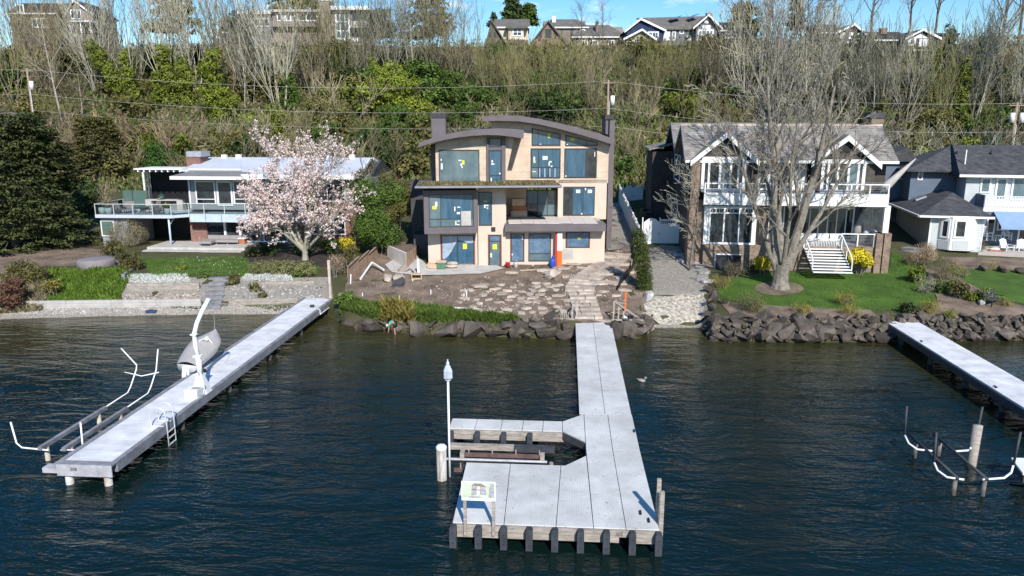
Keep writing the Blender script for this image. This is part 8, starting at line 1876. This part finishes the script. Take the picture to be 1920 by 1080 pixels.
f.window(1022,54,1034,70,-.05,(.33,.66),(),'dark_glass','taupe_wall' if 0 else 'dark',.12); f.window(1011,60,1016,70,-.05,(),(),'dark_glass','dark',.1); f.window(1038,62,1043,72,-.05,(),(),'dark_glass','dark',.1); f.pbox('door', M['brown_wall'], 1003,86,1010,97,-.06,.05)
f = hh('hilltop_house','long low house under two grey roofs, between the stone gable and the tan gable',1110,92,YH+5)
hside(f, 1020, 1100, 38, 52, 92, 9, 'taupe_wall', 'grey_roof', y=3, hip=2); hside(f, 1075, 1172, 49, 70, 95, 9, 'taupe_wall', 'grey_roof', hip=3)
f.pbox('chimney', M['white'], 1035,30,1042,42,5,1); f.pbox('chimney', M['stone_wall'], 1117,40,1122,66,1.5,1); f.window(1088,55,1097,60,2.0,(),(),'dark_glass','white',.15)
for a in (1090,1110,1140): f.window(a,75,a+12,88,-.05,(.5,),(),'dark_glass','white',.18)
f = hh('hilltop_house','small tan house with a low front gable and glazed door on the hilltop',1200,90,YH-3)
hgable(f, 1174, 1224, 72, 92, (1203,57), 8, 'tan_wall', 'grey_roof', 'white', .6); f.window(1180,76,1200,90,-.05,(.5,),(),'dark_glass','white',.18); f.pbox('post', M['white'], 1202,74,1205,92,-.3,.2)
f = hh('hilltop_house','navy and grey house with solar panels and a white cross-shaped gable window',1265,85,YH)
hgable(f, 1175, 1243, 57, 86, (1201,37), 10, 'navy', 'dark_roof', 'white', .5, y=.5); f.window(1215,59,1235,74,.45,(.4,.7),(),'film','white',.22)
f.pbox('wall', M['grey_wall'], 1243,55,1300,86,1.5,8)
x0,x1,z0,z1 = f.rect(1240,40,1304,55,1.0); zt = f.at(1272,32,5)[1]
mb = MB(); mb.hexa([(x0,1.0,z0-.05),(x1,1.0,z0-.05),(x1+3,5.5,zt-.05),(x0-4,5.5,zt-.35)],[(x0,1.0,z0+.15),(x1,1.0,z0+.15),(x1+3,5.5,zt+.25),(x0-4,5.5,zt-.1)]); f.part('roof', mb, M['grey_roof'])
hgable(f, 1305, 1344, 48, 86, (1327,30), 10, 'grey_wall', 'grey_roof', 'white', .8, y=0)
f.window(1308,55,1338,76,-.05,(.25,.5,.75),(.5,),'film2','white',.3); f.window(1317,47.5,1332,54,-.05,(.5,),(),'film2','white',.3)
x, z = f.at(1325,39,-.06); mb = MB(); mb.tube([(x,-.1,z),(x,-.02,z)],.5,12); f.part('round_vent', mb, M['white'])
f.window(1244,58,1256,76,1.45,(),(),'white','white',.2); f.window(1260,58,1267,76,1.45,(),(),'film2','white',.2); f.window(1274,56,1282,64,1.45,(),(),'film2','white',.15); f.window(1287,66,1295,76,1.45,(.5,),(),'film2','white',.2)
for a,b,c,e in ((1256,1276,33,41),(1291,1308,29.5,37)):
    p, q = f.at(a, e, 3), f.at(b, c, 3); mb = MB(); mb.beam((p[0],3,p[1]+.35),(q[0],3.6,q[1]+.35),1.6,.1); f.part('solar_panel', mb, M['film'])
f.pbox('chimney', M['taupe_wall'], 1325,24,1336,34,4,1)
f.pbox('deck', M['brown_wall'], 1240,86,1350,90,-2.5,2.4)
for a in (1283,1308,1322,1345): f.pbox('deck_post', M['tan_wall'], a,90,a+2.5,100,-2.4,.3)
f = hh('hilltop_house','dark-roofed house right of the grey gabled one, behind bare twigs',1390,80,YH+3)
hside(f, 1348, 1420, 44, 58, 85, 9, 'brown_wall', 'dark_roof'); f.window(1360,62,1375,72,-.05,(.5,),(),'dark_glass','white',.2)
f = hh('hilltop_house','brown cottage with a white-edged gable, left of two behind the brick house',1592,85,140)
hgable(f, 1568, 1616, 62, 92, (1600,47), 9, 'brown_wall', 'dark_roof', 'white', .5); hside(f, 1540, 1575, 48, 62, 92, 8, 'brown_wall', 'dark_roof', y=1)
for a in (1576,1592,1608): f.window(a,61,a+7,73,-.05,(.5,),(),'dark_glass','white',.22)
mb = MB(); f.pbox('porch_roof', M['white'], 1588,78,1612,81,-1.5,1.4)
f = hh('hilltop_house','brown cottage with bright white gable and twin windows, right of two on the slope',1727,95,139)
hgable(f, 1699, 1754, 71, 98, (1728,57), 9, 'brown_wall', 'dark_roof', 'white', .6); f.window(1702,72,1717,86,-.05,(.33,.66),(),'film2','white',.28); f.window(1723,73,1740,87,-.05,(.25,.5,.75),(),'film2','white',.28)
x, z = f.at(1727,66,-.04); mb = MB(); mb.prism([(x-1.4,z-.5),(x+1.4,z-.5),(x,z+.45)],-.08,-.02,'y'); f.part('gable_panel', mb, M['white']); f.pbox('porch_roof', M['white'], 1695,93,1742,97,-1.2,1.1); hside(f, 1640, 1700, 62, 76, 98, 8, 'brown_wall', 'dark_roof', y=2); f.pbox('wall', M['brown_wall'], 1752,66,1795,98,3,6); f.window(1786,68,1794,84,2.95,(),(),'dark_glass','white',.25); f.pbox('chimney', M['stone_wall'], 1652,52,1664,64,4,1); f.pbox('flat_roof', M['dark_roof'], 1745,62,1800,66,2.5,7)
# ---- plants that share a spot on the slope are told apart by size
SAME = {}
for o in bpy.data.objects:
    if o.parent is None and o.get('label') and o.get('group'): SAME.setdefault(o['label'], []).append(o)
for lab, os_ in SAME.items():
    if len(os_) in (2, 3) and len(lab.split()) < 16 and ('bush' in lab or 'shrub' in lab):
        os_.sort(key=lambda o: -o.scale.z)
        for o, wd_ in zip(os_, ('larger','smaller') if len(os_) == 2 else ('largest','middle-sized','smallest')): o['label'] = wd_+' '+lab
